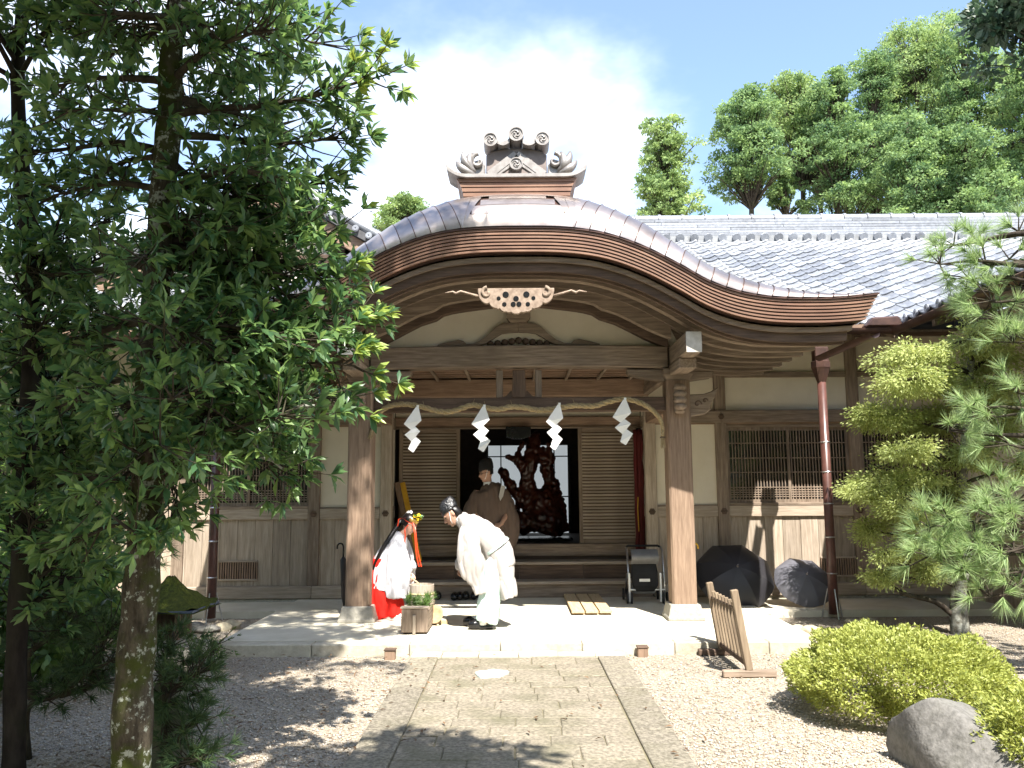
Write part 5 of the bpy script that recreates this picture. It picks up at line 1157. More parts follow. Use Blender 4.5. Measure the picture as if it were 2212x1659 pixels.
def bowing_priest():
    Y = 9.35; base = G(1040, 1350, 0.12)
    pr = thing('person', (base.x, Y, 0.12), 'person in white robe, pale green trousers and crinkled black cap, bowing', 'person')
    WR = cloth('white silk robe', (0.43, 0.40, 0.38)); MINT = cloth('pale mint trousers', (0.56, 0.72, 0.68))
    hc = P(976, 1111, Y); look = V(-0.78, -0.06, -0.62); upv = V(-0.50, 0, 0.70)
    body = MB(); head_geom(body, hc, look, upv)
    neck = P(1003, 1126, Y)
    body.tube([hc + V(0.02, 0, -0.02), neck, P(1025, 1142, Y)], [0.055, 0.055, 0.09], 12)
    body.tube([P(1020, 1140, Y), P(1048, 1160, Y), P(1074, 1192, Y)], [0.11, 0.14, 0.13], 12)
    for dy in (-0.16, 0.16):
        sh, elb = P(1014, 1140, Y) + V(0, dy, 0), P(1020, 1196, Y) + V(0, dy * 1.15, 0); wr = P(1003, 1226, Y) + V(0, dy * 0.35, 0)
        body.tube([sh, lerp(sh, elb, 0.5), elb, lerp(elb, wr, 0.5), wr], [0.055, 0.047, 0.042, 0.037, 0.027], 10)
        hand(body, wr, P(992, 1243, Y) + V(0, -dy * 0.1, 0) - wr, V(0, -dy, 0.02), 0.95, 0.35, 1 if dy < 0 else -1)
        hip, kn, an = P(1074, 1198, Y) + V(0, dy * 0.55, 0), P(1062, 1268, Y) + V(0, dy * 0.6, 0), P(1052, 1336, Y) + V(0, dy * 0.6, 0)
        body.tube([hip, kn, an, an + V(-0.02, 0, -0.02)], [0.085, 0.06, 0.045, 0.04], 10)
    remeshed(body, 'body', SKIN, pr, 0.007, 2)
    face_parts(hc, look, upv, pr)
    rb = MB()
    loft(rb, [(990, 1117, 11, .075), (1004, 1126, 19, .125), (1018, 1138, 27, .20), (1040, 1154, 32, .225), (1062, 1174, 34, .22), (1076, 1200, 32, .22), (1084, 1225, 28, .215)], Y, 20)
    loft(rb, [(1072, 1188, 30, .21), (1082, 1222, 27, .215), (1090, 1256, 24, .215), (1097, 1290, 19, .21)], Y, 20)       # train at the back
    for dy in (-0.21, 0.21):
        loft(rb, [(1012, 1136, 19, .07, dy * .7), (1013, 1160, 23, .07, dy), (1013, 1185, 25, .065, dy * 1.1), (1016, 1210, 26, .055, dy * 1.1), (1022, 1232, 24, .045, dy * 1.05), (1033, 1254, 18, .035, dy), (1040, 1278, 12, .025, dy)], Y, 16)
        loft(rb, [(1020, 1185, 18, .07, dy), (1003, 1212, 15, .065, dy * .6), (998, 1226, 10, .05, dy * .35)], Y, 12)
    loft(rb, [(1040, 1180, 22, .17), (1042, 1215, 20, .17), (1040, 1250, 15, .14), (1038, 1280, 10, .11)], Y, 16)
    o = remeshed(rb, 'robe', WR, pr, 0.009, 2)
    wrinkle(o, 0.042, 7.0)
    MB().rings([ering(P(989 + 1.2 * k, 1117 + 1.0 * k, Y), V(0.8, 0, -0.6), 0.058 + 0.004 * k, 0.066 + 0.004 * k, 16) for k in range(4)], False).build('collar', WHITEP, pr, smooth=True)
    hk = MB()
    for dy in (-0.10, 0.10): loft(hk, [(1074, 1196, 25, .12, dy), (1066, 1240, 24, .115, dy), (1058, 1290, 23, .11, dy), (1054, 1328, 24, .115, dy), (1052, 1340, 25, .12, dy)], Y, 16)
    o = remeshed(hk, 'trousers', MINT, pr, 0.014, 3); wrinkle(o, 0.03, 9.0)
    MB().rings([ering(P(1069, 1183, Y) + V(0, 0, 0.0) + V(0.012 * k, 0, -0.012 * k), V(0.6, 0, -0.8), 0.183, 0.236, 20) for k in (-1, 0, 1)], False).build('sash', MINT, pr, smooth=True)
    MB().bar(P(1012, 1238, Y) + V(0, -.05, 0), P(1024, 1278, Y) + V(0, -.05, 0), 0.02, 0.008).build('fan', WPALE['z'], pr)
    MB().rings([ering(hc + (look.normalized() * (-0.03 - 0.022 * k)) + V(0.02, 0, 0.0) * k * 0.3, look, a, b, 16) for k, (a, b) in enumerate(((0.100, 0.082), (0.098, 0.081), (0.085, 0.072), (0.05, 0.045)))]).build('hair', HAIR, pr, smooth=True)
    cap(hc, look, upv, pr, CRINKLE, 1.0, 0.135)
    cp = headframe(hc, look, upv)
    for q in (-1, 1): MB().tube([cp[0] + cp[3] * q * 0.08 + cp[2] * 0.05, cp[0] + cp[3] * q * 0.072 + cp[1] * 0.05 - cp[2] * 0.05, cp[0] + cp[1] * 0.066 - cp[2] * 0.117], 0.0035, 5).build('cap_cord', WHITEP, pr)
    for dy, u, v in ((-0.10, 1030, 1352), (0.12, 1020, 1341)):
        c = G(u + 16, v, 0.121); link('shoe', cm, pr, Matrix.Translation(V(c.x - 0.17, Y + dy, 0.121)) @ Matrix.Rotation(R(-90), 4, 'Z') @ Matrix.Diagonal((1.15, 1.08, 1.0, 1)))
        MB().rings([ering(V(c.x - 0.02, Y + dy, z_), V(0, 0, 1), 0.06, 0.045, 12) for z_ in (0.15, 0.19, 0.23)]).build('sock', WHITEP, pr, smooth=True)
def wrinkle(o, amp, sc):
    """long hanging creases: sharp valleys between rounded folds"""
    from mathutils import noise
    me = o.data; nn = [v.normal.copy() for v in me.vertices]
    for v, n_ in zip(me.vertices, nn):
        p = v.co; q = noise.noise(Vector((p.x * 3, p.y * 3, p.z * 3))) * 0.35
        a = abs(noise.noise(Vector((p.x * sc + q, p.y * sc, p.z * sc * 0.22)))); b = abs(noise.noise(Vector((p.x * sc * 2.1 + 3, p.y * sc * 2.1 + q, p.z * sc * 0.45))))
        v.co = p + n_ * ((a ** 0.7 - 0.35) + 0.5 * (b ** 0.7 - 0.35) + 0.12 * (abs(noise.noise(Vector((p.x * sc * 4.2, p.y * sc * 4.2 + q, p.z * sc * 0.5)))) ** 0.6 - 0.35)) * amp
    me.update()
bowing_priest()

def shrine_maiden():
    Y = 10.15; base = G(850, 1332, 0.12)
    pr = thing('person', (P(845, 1330, Y).x, Y, 0.12), 'person in white robe and red skirt with flower crown, stirring the tub', 'person')
    WR = cloth('white cotton robe', (0.54, 0.54, 0.575)); RED = cloth('vermilion skirt', (0.62, 0.022, 0.015))
    hc = P(885, 1132, Y); look = V(0.72, -0.42, -0.42); upv = V(0.35, -0.05, 0.85)
    body = MB(); head_geom(body, hc, look, upv, 0.96)
    body.tube([hc - V(0.01, 0, 0.05), P(868, 1157, Y), P(856, 1172, Y)], [0.048, 0.046, 0.08], 12)
    body.tube([P(858, 1168, Y), P(846, 1200, Y), P(834, 1240, Y)], [0.10, 0.12, 0.13], 12)
    for dy in (-0.14, 0.14):
        sh = P(862, 1172, Y) + V(0, dy, 0); elb = P(872, 1216, Y) + V(0, dy * 1.1, 0)
        wr = P(884, 1238, Y) + V(0, -0.13 if dy < 0 else 0.0, 0)
        body.tube([sh, lerp(sh, elb, 0.5), elb, lerp(elb, wr, 0.5), wr], [0.048, 0.042, 0.037, 0.032, 0.024], 10)
        hand(body, wr, P(896, 1252, Y) - P(884, 1238, Y), V(-0.1, 0.8 if dy < 0 else -0.8, -0.3), 0.9, 0.75, 1 if dy < 0 else -1)
        body.tube([P(834, 1245, Y) + V(0, dy * .5, 0), P(838, 1290, Y) + V(0, dy * .5, 0), P(848, 1330, Y) + V(0, dy * .5, 0)], [0.09, 0.06, 0.045], 10)
    remeshed(body, 'body', mat('fair skin', (0.62, 0.40, 0.30), (0.55, 0.33, 0.245), scale=6, rough=0.5, bump=0.02, stain=0.03), pr, 0.007, 2)
    face_parts(hc, look, upv, pr, 0.96)
    rb = MB()
    loft(rb, [(870, 1155, 11, .075), (863, 1165, 19, .14), (854, 1182, 27, .185), (845, 1205, 31, .20), (837, 1235, 34, .215), (832, 1262, 36, .22), (830, 1272, 36, .22)], Y, 20)
    for dy in (-0.19, 0.19):
        loft(rb, [(860, 1168, 17, .07, dy * .7), (863, 1192, 22, .08, dy), (866, 1218, 24, .085, dy * 1.1), (866, 1245, 25, .075, dy * 1.1), (862, 1268, 25, .045, dy * 1.1), (860, 1288, 22, .02, dy * 1.1)], Y, 16)
        loft(rb, [(864, 1195, 19, .07, dy), (876, 1218, 17, .07, dy), (888, 1236, 11, .05, dy * .75)], Y, 12)
    loft(rb, [(846, 1190, 20, .19), (826, 1215, 22, .2), (815, 1250, 16, .2), (808, 1264, 9, .19)], Y, 16)
    o = remeshed(rb, 'robe', WR, pr, 0.009, 2); wrinkle(o, 0.042, 7.0)
    hk = MB(); loft(hk, [(826, 1205, 28, .19), (822, 1240, 33, .20), (824, 1280, 37, .21), (830, 1318, 38, .20), (833, 1332, 37, .19)], Y, 22)
    loft(hk, [(845, 1270, 22, .12, -.08), (853, 1305, 20, .11, -.08), (856, 1330, 17, .10, -.08)], Y, 14)
    o = remeshed(hk, 'skirt', RED, pr, 0.014, 3); wrinkle(o, 0.04, 9.0)
    for dy, du in ((-0.12, 4), (0.06, 12)):
        c = P(852 + du, 1334, Y); MB().rings([ering(V(c.x + t, Y + dy, 0.155), V(1, 0, 0), a, b, 12) for t, a, b in ((-0.12, 0.03, 0.035), (0.0, 0.035, 0.042), (0.08, 0.028, 0.042), (0.13, 0.016, 0.026))]).build('sock', WHITEP, pr, smooth=True)
        MB().rings([ering(V(c.x + t, Y + dy, 0.127), V(1, 0, 0), 0.010, b, 12) for t, b in ((-0.13, 0.035), (0.0, 0.045), (0.10, 0.045), (0.14, 0.03))]).build('sandal', WHITEP, pr)
    c, f, u, r_ = headframe(hc, look, upv)
    hr = MB(); rs = []
    for t, a, b in ((-0.035, 0.094, 0.083), (0.0, 0.103, 0.085), (0.05, 0.103, 0.083), (0.09, 0.085, 0.07), (0.118, 0.04, 0.035)): rs.append([c + u * t + f * (-0.026 + a * math.cos(q)) * (1.0) + r_ * b * math.sin(q) for q in [2 * math.pi * k / 18 for k in range(18)]])
    rs2 = []
    for r0, t in zip(rs, (-0.035, 0.0, 0.05, 0.09, 0.118)):
        rs2.append([p - f * max(0, (p - c).dot(f) - (0.02 if t < 0.04 else 0.072)) for p in r0])
    hr.rings(rs2); hr.build('hair', HAIR, pr, smooth=True)
    pt_ = smooth_path([c - f * 0.09 + u * 0.02, c - f * 0.13 - u * 0.03, P(846, 1158, Y) + V(0, -.1, 0), P(828, 1188, Y) + V(0, -.16, 0), P(812, 1225, Y) + V(0, -.16, 0), P(804, 1262, Y) + V(0, -.12, 0)], 4)
    MB().tube(pt_, [lerp(0.04, 0.012, i / (len(pt_) - 1)) for i in range(len(pt_))], 9).build('ponytail', HAIR, pr, smooth=True)
    GOLD = mat('gold leaf', (0.75, 0.52, 0.15), (0.6, 0.38, 0.1), rough=0.3, metal=0.7, bump=0.1, stain=0)
    MB().rings([[c + u * t + f * (-0.012 + 0.104 * math.cos(q)) + r_ * 0.086 * math.sin(q) for q in [lerp(-1.25, 1.25, k / 14) for k in range(15)]] + [c + u * t + f * (-0.012 + 0.098 * math.cos(q)) + r_ * 0.080 * math.sin(q) for q in [lerp(1.25, -1.25, k / 14) for k in range(15)]] for t in (0.045, 0.095)]).build('gold_band', GOLD, pr, smooth=True)
    YEL = mat('yellow petal', (0.85, 0.62, 0.02), rough=0.6, bump=0, stain=0); WHT = mat('white petal', (0.85, 0.83, 0.82), rough=0.6, bump=0, stain=0); GRN = mat('green sprig', (0.10, 0.26, 0.05), rough=0.5, bump=0, stain=0); RPET = mat('red petal', (0.65, 0.05, 0.05), rough=0.6, bump=0, stain=0)
    crown = tag(link('flower_crown', None, pr, Matrix.Translation(c + u * 0.12)), None)
    for k in range(26):
        q = random.uniform(-1.3, 1.3); fr = k < 17
        p = (c + u * random.uniform(0.105, 0.165) + f * (0.02 + 0.085 * math.cos(q) * random.uniform(0.7, 1.1)) + r_ * 0.08 * math.sin(q)) if fr else (c + u * random.uniform(0.09, 0.13) - f * random.uniform(0.05, 0.10) + r_ * random.uniform(-0.05, 0.06))
        m_ = random.choice((YEL, YEL, WHT, GRN)) if fr else random.choice((WHT, WHT, RPET))
        fl_ = MB(); ax_ = Vector((random.gauss(0, 1), random.gauss(-1, 0.6), random.gauss(0.6, 0.6))).normalized()
        e1 = ax_.orthogonal().normalized(); e2 = ax_.cross(e1)
        for a in range(5):
            dd = e1 * math.cos(a * 1.2566) + e2 * math.sin(a * 1.2566); s2 = ax_.cross(dd); fl_.add([p, p + dd * 0.013 + s2 * 0.010, p + dd * 0.026 + ax_ * 0.006, p + dd * 0.013 - s2 * 0.010], [(0, 1, 2, 3)])
        fl_.lathe([(0.004, -0.002), (0.006, 0.004), (0.002, 0.008)], p, 6, ax_.to_track_quat('Z', 'Y').to_matrix()); fl_.build('flower', m_, crown)
    REDR = mat('vermilion ribbon', (0.75, 0.07, 0.015), (0.6, 0.04, 0.01), rough=0.5, bump=0.05, stain=0)
    s0 = c + r_ * (-0.086) + u * 0.05; s1 = c + r_ * 0.086 + u * 0.05
    for st_, px_ in ((c + f * 0.075 + r_ * 0.06 + u * .05, [(901, 1150), (904, 1180), (909, 1205), (913, 1222)]), (c + f * 0.072 + r_ * 0.07 + u * .05, [(899, 1152), (901, 1182), (904, 1205), (908, 1222)]), (c - f * 0.03 - r_ * 0.085 + u * .06, [(879, 1140), (879, 1158), (876, 1178)]), (c - f * 0.03 + r_ * 0.085 + u * .06, [(866, 1120), (864, 1128), (862, 1136)])):
        pth = smooth_path([st_] + [P(a, b, Y) + V(0, -0.14, 0) for a, b in px_], 4); mb = MB(); n_ = len(pth)
        mb.rings([[p + V(0.007, 0, 0), p + V(0, 0.002, 0), p + V(-0.007, 0, 0), p + V(0, -0.002, 0)] for p in pth]); mb.build('ribbon', REDR, pr)
    MB().rings([[c + u * 0.03 + V(0, 0, dz) + f * (-0.012 + 0.101 * math.cos(q)) + r_ * 0.088 * math.sin(q) for q in [2 * math.pi * k / 20 for k in range(20)]] for dz in (-0.004, 0.004)], False).build('ribbon', REDR, pr)
    for k in range(3): MB().tube([P(868, 1185 + 8 * k, Y) + V(0, -.2, 0), P(872, 1192 + 9 * k, Y) + V(0, -.21, 0), P(870, 1200 + 9 * k, Y) + V(0, -.2, 0)], 0.004, 5).build('chest_cord', REDR, pr)
    # ladle in hand, its cup in the tub
    l0, l1 = P(886, 1240, Y) + V(0, -.16, 0), V(tc_.x + 0.01, 9.68, zt_ - 0.04)
    ld = thing('ladle', l1, 'thin bamboo ladle held in the hand over the tub', 'ladle')
    MB().tube([l0, l1], 0.009, 7).build('handle', WNEW['x'], ld); MB().lathe([(0.03, 0.0), (0.034, 0.06), (0.03, 0.06), (0.027, 0.006)], l1 - V(0, 0, 0.05), 12).build('cup', WNEW['z'], ld)
shrine_maiden()

def standing_priest():
    Y = 11.98; zf = 0.346
    pr = thing('person', (P(1062, 1200, Y).x, Y, zf), 'person in dull brown robe and black cap standing on the step', 'person')
    BR = cloth('dull brown robe', (0.16, 0.115, 0.092), (0.125, 0.088, 0.07)); 
    hc = P(1050, 1022, Y); look = V(-0.88, -0.40, -0.22); upv = V(0, 0, 1)
    body = MB(); head_geom(body, hc, look, upv)
    body.tube([hc - V(-0.02, 0, 0.06), P(1055, 1046, Y), P(1058, 1060, Y)], [0.055, 0.055, 0.09], 12)
    body.tube([P(1058, 1058, Y), P(1060, 1100, Y), P(1062, 1150, Y)], [0.12, 0.13, 0.13], 12)
    for s, px_ in ((-1, [(1032, 1060), (1024, 1102), (1040, 1130)]), (1, [(1086, 1060), (1098, 1105), (1083, 1131)])):
        a, b, w_ = [P(u, v, Y) for u, v in px_]; w_ += V(0, -0.22, 0); b += V(0, -0.05, 0)
        body.tube([a, lerp(a, b, .5), b, lerp(b, w_, .5), w_], [0.055, 0.047, 0.042, 0.036, 0.027], 10)
        hand(body, w_, V(-s * 0.6, -0.35, -0.25), V(-s * 0.2, 0.5, -0.6), 0.95, 0.6, s)
    for s in (-1, 1): body.tube([P(1062 + s * 12, 1150, Y), P(1062 + s * 13, 1195, Y), P(1062 + s * 13, 1240, Y), V(P(1062 + s * 13, 1240, Y).x, Y, zf + 0.05)], [0.085, 0.065, 0.05, 0.05], 10)
    remeshed(body, 'body', SKIN, pr, 0.007, 2)
    face_parts(hc, look, upv, pr)
    rb = MB()
    loft(rb, [(1054, 1044, 11, .07), (1056, 1050, 20, .10), (1060, 1060, 30, .15), (1061, 1085, 33, .18), (1060, 1120, 37, .20), (1060, 1160, 42, .22), (1061, 1192, 45, .23)], Y, 22)
    loft(rb, [(1082, 1062, 14, .08), (1094, 1090, 17, .10, -.03), (1102, 1120, 18, .11, -.05), (1106, 1150, 16, .10, -.06), (1102, 1180, 12, .06, -.06), (1098, 1193, 7, .04, -.06)], Y, 16)
    loft(rb, [(1036, 1062, 14, .08), (1024, 1090, 16, .10, -.03), (1016, 1118, 17, .11, -.05), (1014, 1150, 16, .10, -.06), (1018, 1180, 12, .06, -.06)], Y, 16)
    o = remeshed(rb, 'robe', BR, pr, 0.016, 5); wrinkle(o, 0.035, 8.0)
    hk = MB()
    for s in (-1, 1): loft(hk, [(1062 + s * 14, 1165, 22, .14), (1062 + s * 14, 1220, 24, .15), (1062 + s * 14, 1248, 24, .15)], Y, 14)
    remeshed(hk, 'trousers', cloth('grey green trousers', (0.30, 0.36, 0.34)), pr, 0.018, 2)
    MB().rings([ering(P(1054 + 0.6 * k, 1041 + 2.2 * k, Y), V(0.1, 0, -1), 0.062 + 0.006 * k, 0.060 + 0.006 * k, 16) for k in range(4)], False).build('collar', WHITEP, pr, smooth=True)
    MB().prism([(P(u, v, Y).x, P(u, v, Y).z) for u, v in ((1083, 1048), (1092, 1051), (1087, 1072), (1081, 1082), (1078, 1072))], Y - 0.16, Y - 0.12).build('under_sleeve', cloth('pale under robe', (0.48, 0.46, 0.44)), pr)
    c, f, u, r_ = headframe(hc, look, upv)
    MB().rings([[c + u * t + f * (-0.030 + a * math.cos(q)) + r_ * b * math.sin(q) for q in [2 * math.pi * k / 18 for k in range(18)]] for t, a, b in ((-0.03, 0.075, 0.074), (0.02, 0.085, 0.081), (0.06, 0.088, 0.082), (0.09, 0.07, 0.06))]).build('hair', HAIR, pr, smooth=True)
    cap(hc, look, upv, pr, MATTEBLK, 1.05, 0.15)
    MB().tube([c - f * 0.0 + r_ * 0.08 + u * 0.012, c + f * 0.085 + r_ * 0.062 + u * 0.010, c + f * 0.105 + r_ * 0.03 + u * 0.012, c + f * 0.112 + u * 0.012, c + f * 0.105 - r_ * 0.03 + u * 0.012, c + f * 0.085 - r_ * 0.062 + u * 0.010, c - r_ * 0.08 + u * 0.012], 0.003, 5).build('glasses', BLACK, pr)
    for q in (-1, 1): MB().rings([ering(c + f * (0.104 + t) + r_ * q * 0.034 + u * 0.004, f, 0.016, 0.021, 12, r_) for t in (-0.002, 0.002)], False).build('spectacle_rim', BLACK, pr)
    for q in (-1, 1): MB().tube([c + r_ * q * 0.08 + u * 0.05, c + r_ * q * 0.072 + f * 0.045 - u * 0.05, c + f * 0.066 - u * 0.117], 0.0035, 5).build('cap_cord', WHITEP, pr)
    for s in (-1, 1): link('clog', cm, pr, Matrix.Translation(V(P(1062 + s * 13, 1240, Y).x, Y - 0.02, zf + 0.001)) @ Matrix.Rotation(R(180), 4, 'Z') @ Matrix.Translation(V(0, -0.12, 0)))
standing_priest()
# ---------------------------------------------------------------- trees, shrubs
def nrm(a): return a / np.maximum(np.linalg.norm(a, axis=-1, keepdims=True), 1e-9)
def leaf_mesh(pos, d, L_, W_, droop=0.12, fold=0.12, wide=0.6, upb=0.8):
    """five-point leaves folded along the midrib: returns verts, tris"""
    n = len(pos); d = nrm(d); up_ = np.array([0, 0, 1.0]) * upb + RNG.normal(size=(n, 3)) * 0.55
    s = nrm(np.cross(d, up_)); nn = np.cross(s, d); L_ = np.broadcast_to(L_, n)[:, None]; W_ = np.broadcast_to(W_, n)[:, None]
    v = np.empty((n, 5, 3)); v[:, 0] = pos; v[:, 1] = pos + d * L_ * wide - nn * L_ * 0.02; v[:, 2] = pos + d * L_ - nn * L_ * droop
    v[:, 3] = pos + d * L_ * wide + s * W_ * 0.5 + nn * W_ * fold; v[:, 4] = pos + d * L_ * wide - s * W_ * 0.5 + nn * W_ * fold
    f = np.array([(0, 1, 3), (1, 2, 3), (0, 4, 1), (1, 4, 2)]); fa = (f[None] + (np.arange(n) * 5)[:, None, None]).reshape(-1, 3)
    return v.reshape(-1, 3), fa
def quad_mesh(pos, d, L_, W_):
    n = len(pos); d = nrm(d); s = nrm(np.cross(d, RNG.normal(size=(n, 3)))); L_ = np.broadcast_to(L_, n)[:, None]; W_ = np.broadcast_to(W_, n)[:, None]
    v = np.empty((n, 4, 3)); v[:, 0] = pos; v[:, 1] = pos + d * L_ * 0.5 + s * W_ * 0.5; v[:, 2] = pos + d * L_; v[:, 3] = pos + d * L_ * 0.5 - s * W_ * 0.5
    return v.reshape(-1, 3), (np.arange(n * 4).reshape(n, 4))
def needle_mesh(pos, d, L_, W_):
    n = len(pos); d = nrm(d); s = nrm(np.cross(d, RNG.normal(size=(n, 3)))); L_ = np.broadcast_to(L_, n)[:, None]
    v = np.empty((n, 3, 3)); v[:, 0] = pos + s * W_ * 0.5; v[:, 1] = pos - s * W_ * 0.5; v[:, 2] = pos + d * L_ + np.array([0, 0, -1]) * L_ * 0.06
    return v.reshape(-1, 3), np.arange(n * 3).reshape(n, 3)
def curve_pts(a, b, n, sag=0.0, wob=0.05):
    a, b = Vector(a), Vector(b); ln = (b - a).length; o = [a]
    ph = [random.uniform(0, 6) for _ in range(3)]
    for i in range(1, n + 1):
        t = i / n; p = lerp(a, b, t) + V(math.sin(t * 5 + ph[0]), math.sin(t * 4 + ph[1]), math.sin(t * 6 + ph[2])) * wob * ln * t * (1.3 - t) + V(0, 0, 1) * sag * ln * math.sin(math.pi * t); o.append(p)
    return o
def lichen_bark():
    m = bpy.data.materials.new('lichen bark'); m.use_nodes = True; t = m.node_tree; N = t.nodes.new; L = t.links.new; b = t.nodes['Principled BSDF']; tc = N('ShaderNodeTexCoord')
    def noi(sc, det=6, st=(1, 1, 1)):
        mp = N('ShaderNodeMapping'); mp.inputs['Scale'].default_value = st; L(tc.outputs['Object'], mp.inputs[0]); n = N('ShaderNodeTexNoise'); n.inputs['Scale'].default_value = sc; n.inputs['Detail'].default_value = det; n.inputs['Roughness'].default_value = .68; L(mp.outputs[0], n.inputs['Vector']); return n.outputs[0]
    def rng(s_, a, c): r_ = N('ShaderNodeMapRange'); r_.inputs[1].default_value = a; r_.inputs[2].default_value = c; L(s_, r_.inputs[0]); return r_.outputs[0]
    def mix(f, a, c):
        x = N('ShaderNodeMix'); x.data_type = 'RGBA'; L(f, x.inputs[0])
        for k, q in ((6, a), (7, c)):
            if isinstance(q, tuple): x.inputs[k].default_value = (*q, 1)
            else: L(q, x.inputs[k])
        return x.outputs[2]
    base = mix(rng(noi(30, 6, (1, 1, .3)), .35, .65), (.03, .025, .018), (.095, .08, .058))
    moss = mix(rng(noi(3.2), .47, .60), base, (.045, .055, .014)); lich = mix(rng(noi(20, 8), .56, .61), moss, (.30, .32, .27)); pale = mix(rng(noi(8, 8), .62, .66), lich, (.33, .34, .29))
    L(pale, b.inputs['Base Color']); b.inputs['Roughness'].default_value = .95; b.inputs['Specular IOR Level'].default_value = .1
    bp = N('ShaderNodeBump'); bp.inputs['Strength'].default_value = .9; bp.inputs['Distance'].default_value = .02; L(noi(26, 7, (1, 1, .5)), bp.inputs['Height']); L(bp.outputs[0], b.inputs['Normal']); return m
BARK = lichen_bark()
BARKD = mat('dark bark', (0.085, 0.07, 0.055), (0.035, 0.028, 0.022), scale=14, stretch=(1, 1, 0.4), rough=0.95, bump=0.8, stain=0.5, stain_c=(0.06, 0.07, 0.03), stain_s=4, spec=0.1)
BARKG = mat('grey lichen twig', (0.34, 0.35, 0.31), (0.10, 0.09, 0.07), scale=16, rough=0.95, bump=0.6, stain=0.4, stain_c=(0.05, 0.04, 0.03), stain_s=6, spec=0.1)
LEAF_NEAR = leafmat('glossy broad leaf', (0.052, 0.12, 0.055), (0.22, 0.33, 0.10), 0.34, 0.45, 0.5)
LEAF_LIT = leafmat('broad leaf coloured as sunlit', (0.16, 0.24, 0.05), (0.34, 0.42, 0.10), 0.32, 0.35)  # brighter copy of the near leaf, sunlight put into its colour
LEAF_BACK = leafmat('background leaf', (0.05, 0.11, 0.03), (0.14, 0.22, 0.05), 0.45, 0.4, 0.4)
HINOKI = leafmat('cypress spray', (0.075, 0.145, 0.07), (0.28, 0.40, 0.155), 0.6, 0.4, 0.3)
HINOKI_P = leafmat('pale cypress spray', (0.13, 0.21, 0.085), (0.33, 0.43, 0.165), 0.6, 0.4, 0.3)
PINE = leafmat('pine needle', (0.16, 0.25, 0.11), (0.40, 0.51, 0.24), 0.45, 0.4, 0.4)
FEATH = leafmat('feathery yellow green', (0.23, 0.29, 0.085), (0.46, 0.51, 0.20), 0.55, 0.35, 0.3)
AZAL = leafmat('clipped azalea leaf', (0.20, 0.24, 0.055), (0.43, 0.46, 0.13), 0.45, 0.3, 0.35)
DEAD = leafmat('withered leaf', (0.10, 0.06, 0.035), (0.22, 0.14, 0.08), 0.7, 0.2, 0.2)

def broad_tree(name, label, trunk, tr_r, limbs, leafL, mtl, bark, twigs=13, per=9, single=0, cat='tree', group=None, twig_len=(0.22, 0.42), lit=None):
    """trunk: path; limbs: (trunk index t 0..1, end point). Leaves sit in whorls on twigs along the outer part of each limb"""
    t = thing(name, trunk[0], label, cat, group); sm = smooth_path([Vector(p) for p in trunk], 5); k = len(sm)
    rad = [lerp(tr_r[0], tr_r[1], (i / (k - 1)) ** 0.8) * (1 + 0.06 * math.sin(i * 1.9)) for i in range(k)]
    tr_ = MB().tube(sm, rad, 14).build('trunk', bark, t, smooth=True)
    cr_ = tag(link('crown', None, t, Matrix.Translation(sm[-1])), None)
    pos, dr, ends = [], [], []
    lb = MB()
    for tt, e in limbs:
        a = sm[min(int(tt * (k - 1)), k - 1)]; r0 = rad[min(int(tt * (k - 1)), k - 1)] * 0.42
        cp = curve_pts(a, e, 9, random.uniform(-0.02, 0.10), 0.05); r0 = min(r0, 0.012 + 0.018 * (Vector(e) - a).length)
        lb.tube(cp, [lerp(r0, 0.006, (i / 9) ** 0.8) for i in range(10)], 7)
        ln = (Vector(e) - a).length; nt_ = max(4, int(twigs * min(max(ln, 0.5), 2.2)))
        for q in range(nt_):
            f = 1 - 0.80 * random.random() ** 1.3; i = min(int(f * 9), 8); p = lerp(cp[i], cp[i + 1], f * 9 - i)
            d = (cp[min(i + 1, 9)] - cp[i]).normalized() * 0.7 + V(random.gauss(0, 0.6), random.gauss(0, 0.6), random.gauss(0.1, 0.45)); d.normalize()
            e2 = p + d * random.uniform(*twig_len)
            lb.tube([p, lerp(p, e2, 0.5) + V(0, 0, -0.01), e2], [0.006, 0.004, 0.0025], 4, False)
            for w_ in ((1.0, per), (0.55, per // 2)):
                if w_[0] < 1 and random.random() < 0.45: continue
                c = lerp(p, e2, w_[0])
                for _ in range(w_[1]):
                    v = V(random.gauss(0, 1), random.gauss(0, 1), random.gauss(0, 0.75)); v = (v.normalized() * 0.85 + d * 0.8).normalized(); pos.append(c); dr.append(v)
            ends.append((e2, d))
    tag(lb.build('limbs', bark if bark is not BARK else BARKD, cr_, smooth=True), kind='stuff')
    pos = np.array([tuple(p) for p in pos]); dr = np.array([tuple(p) for p in dr]); n = len(pos)
    L_ = leafL * (0.65 + 0.6 * RNG.random(n)); v, f = leaf_mesh(pos, dr, L_, L_ * (0.24 + 0.12 * RNG.random(n)))
    cl = np.repeat(np.clip(RNG.normal(0.35, 0.28, n), 0, 1), 5)
    tag(fast('foliage', v, f, mtl, cr_, cl), kind='stuff')
    return t, cr_, ends

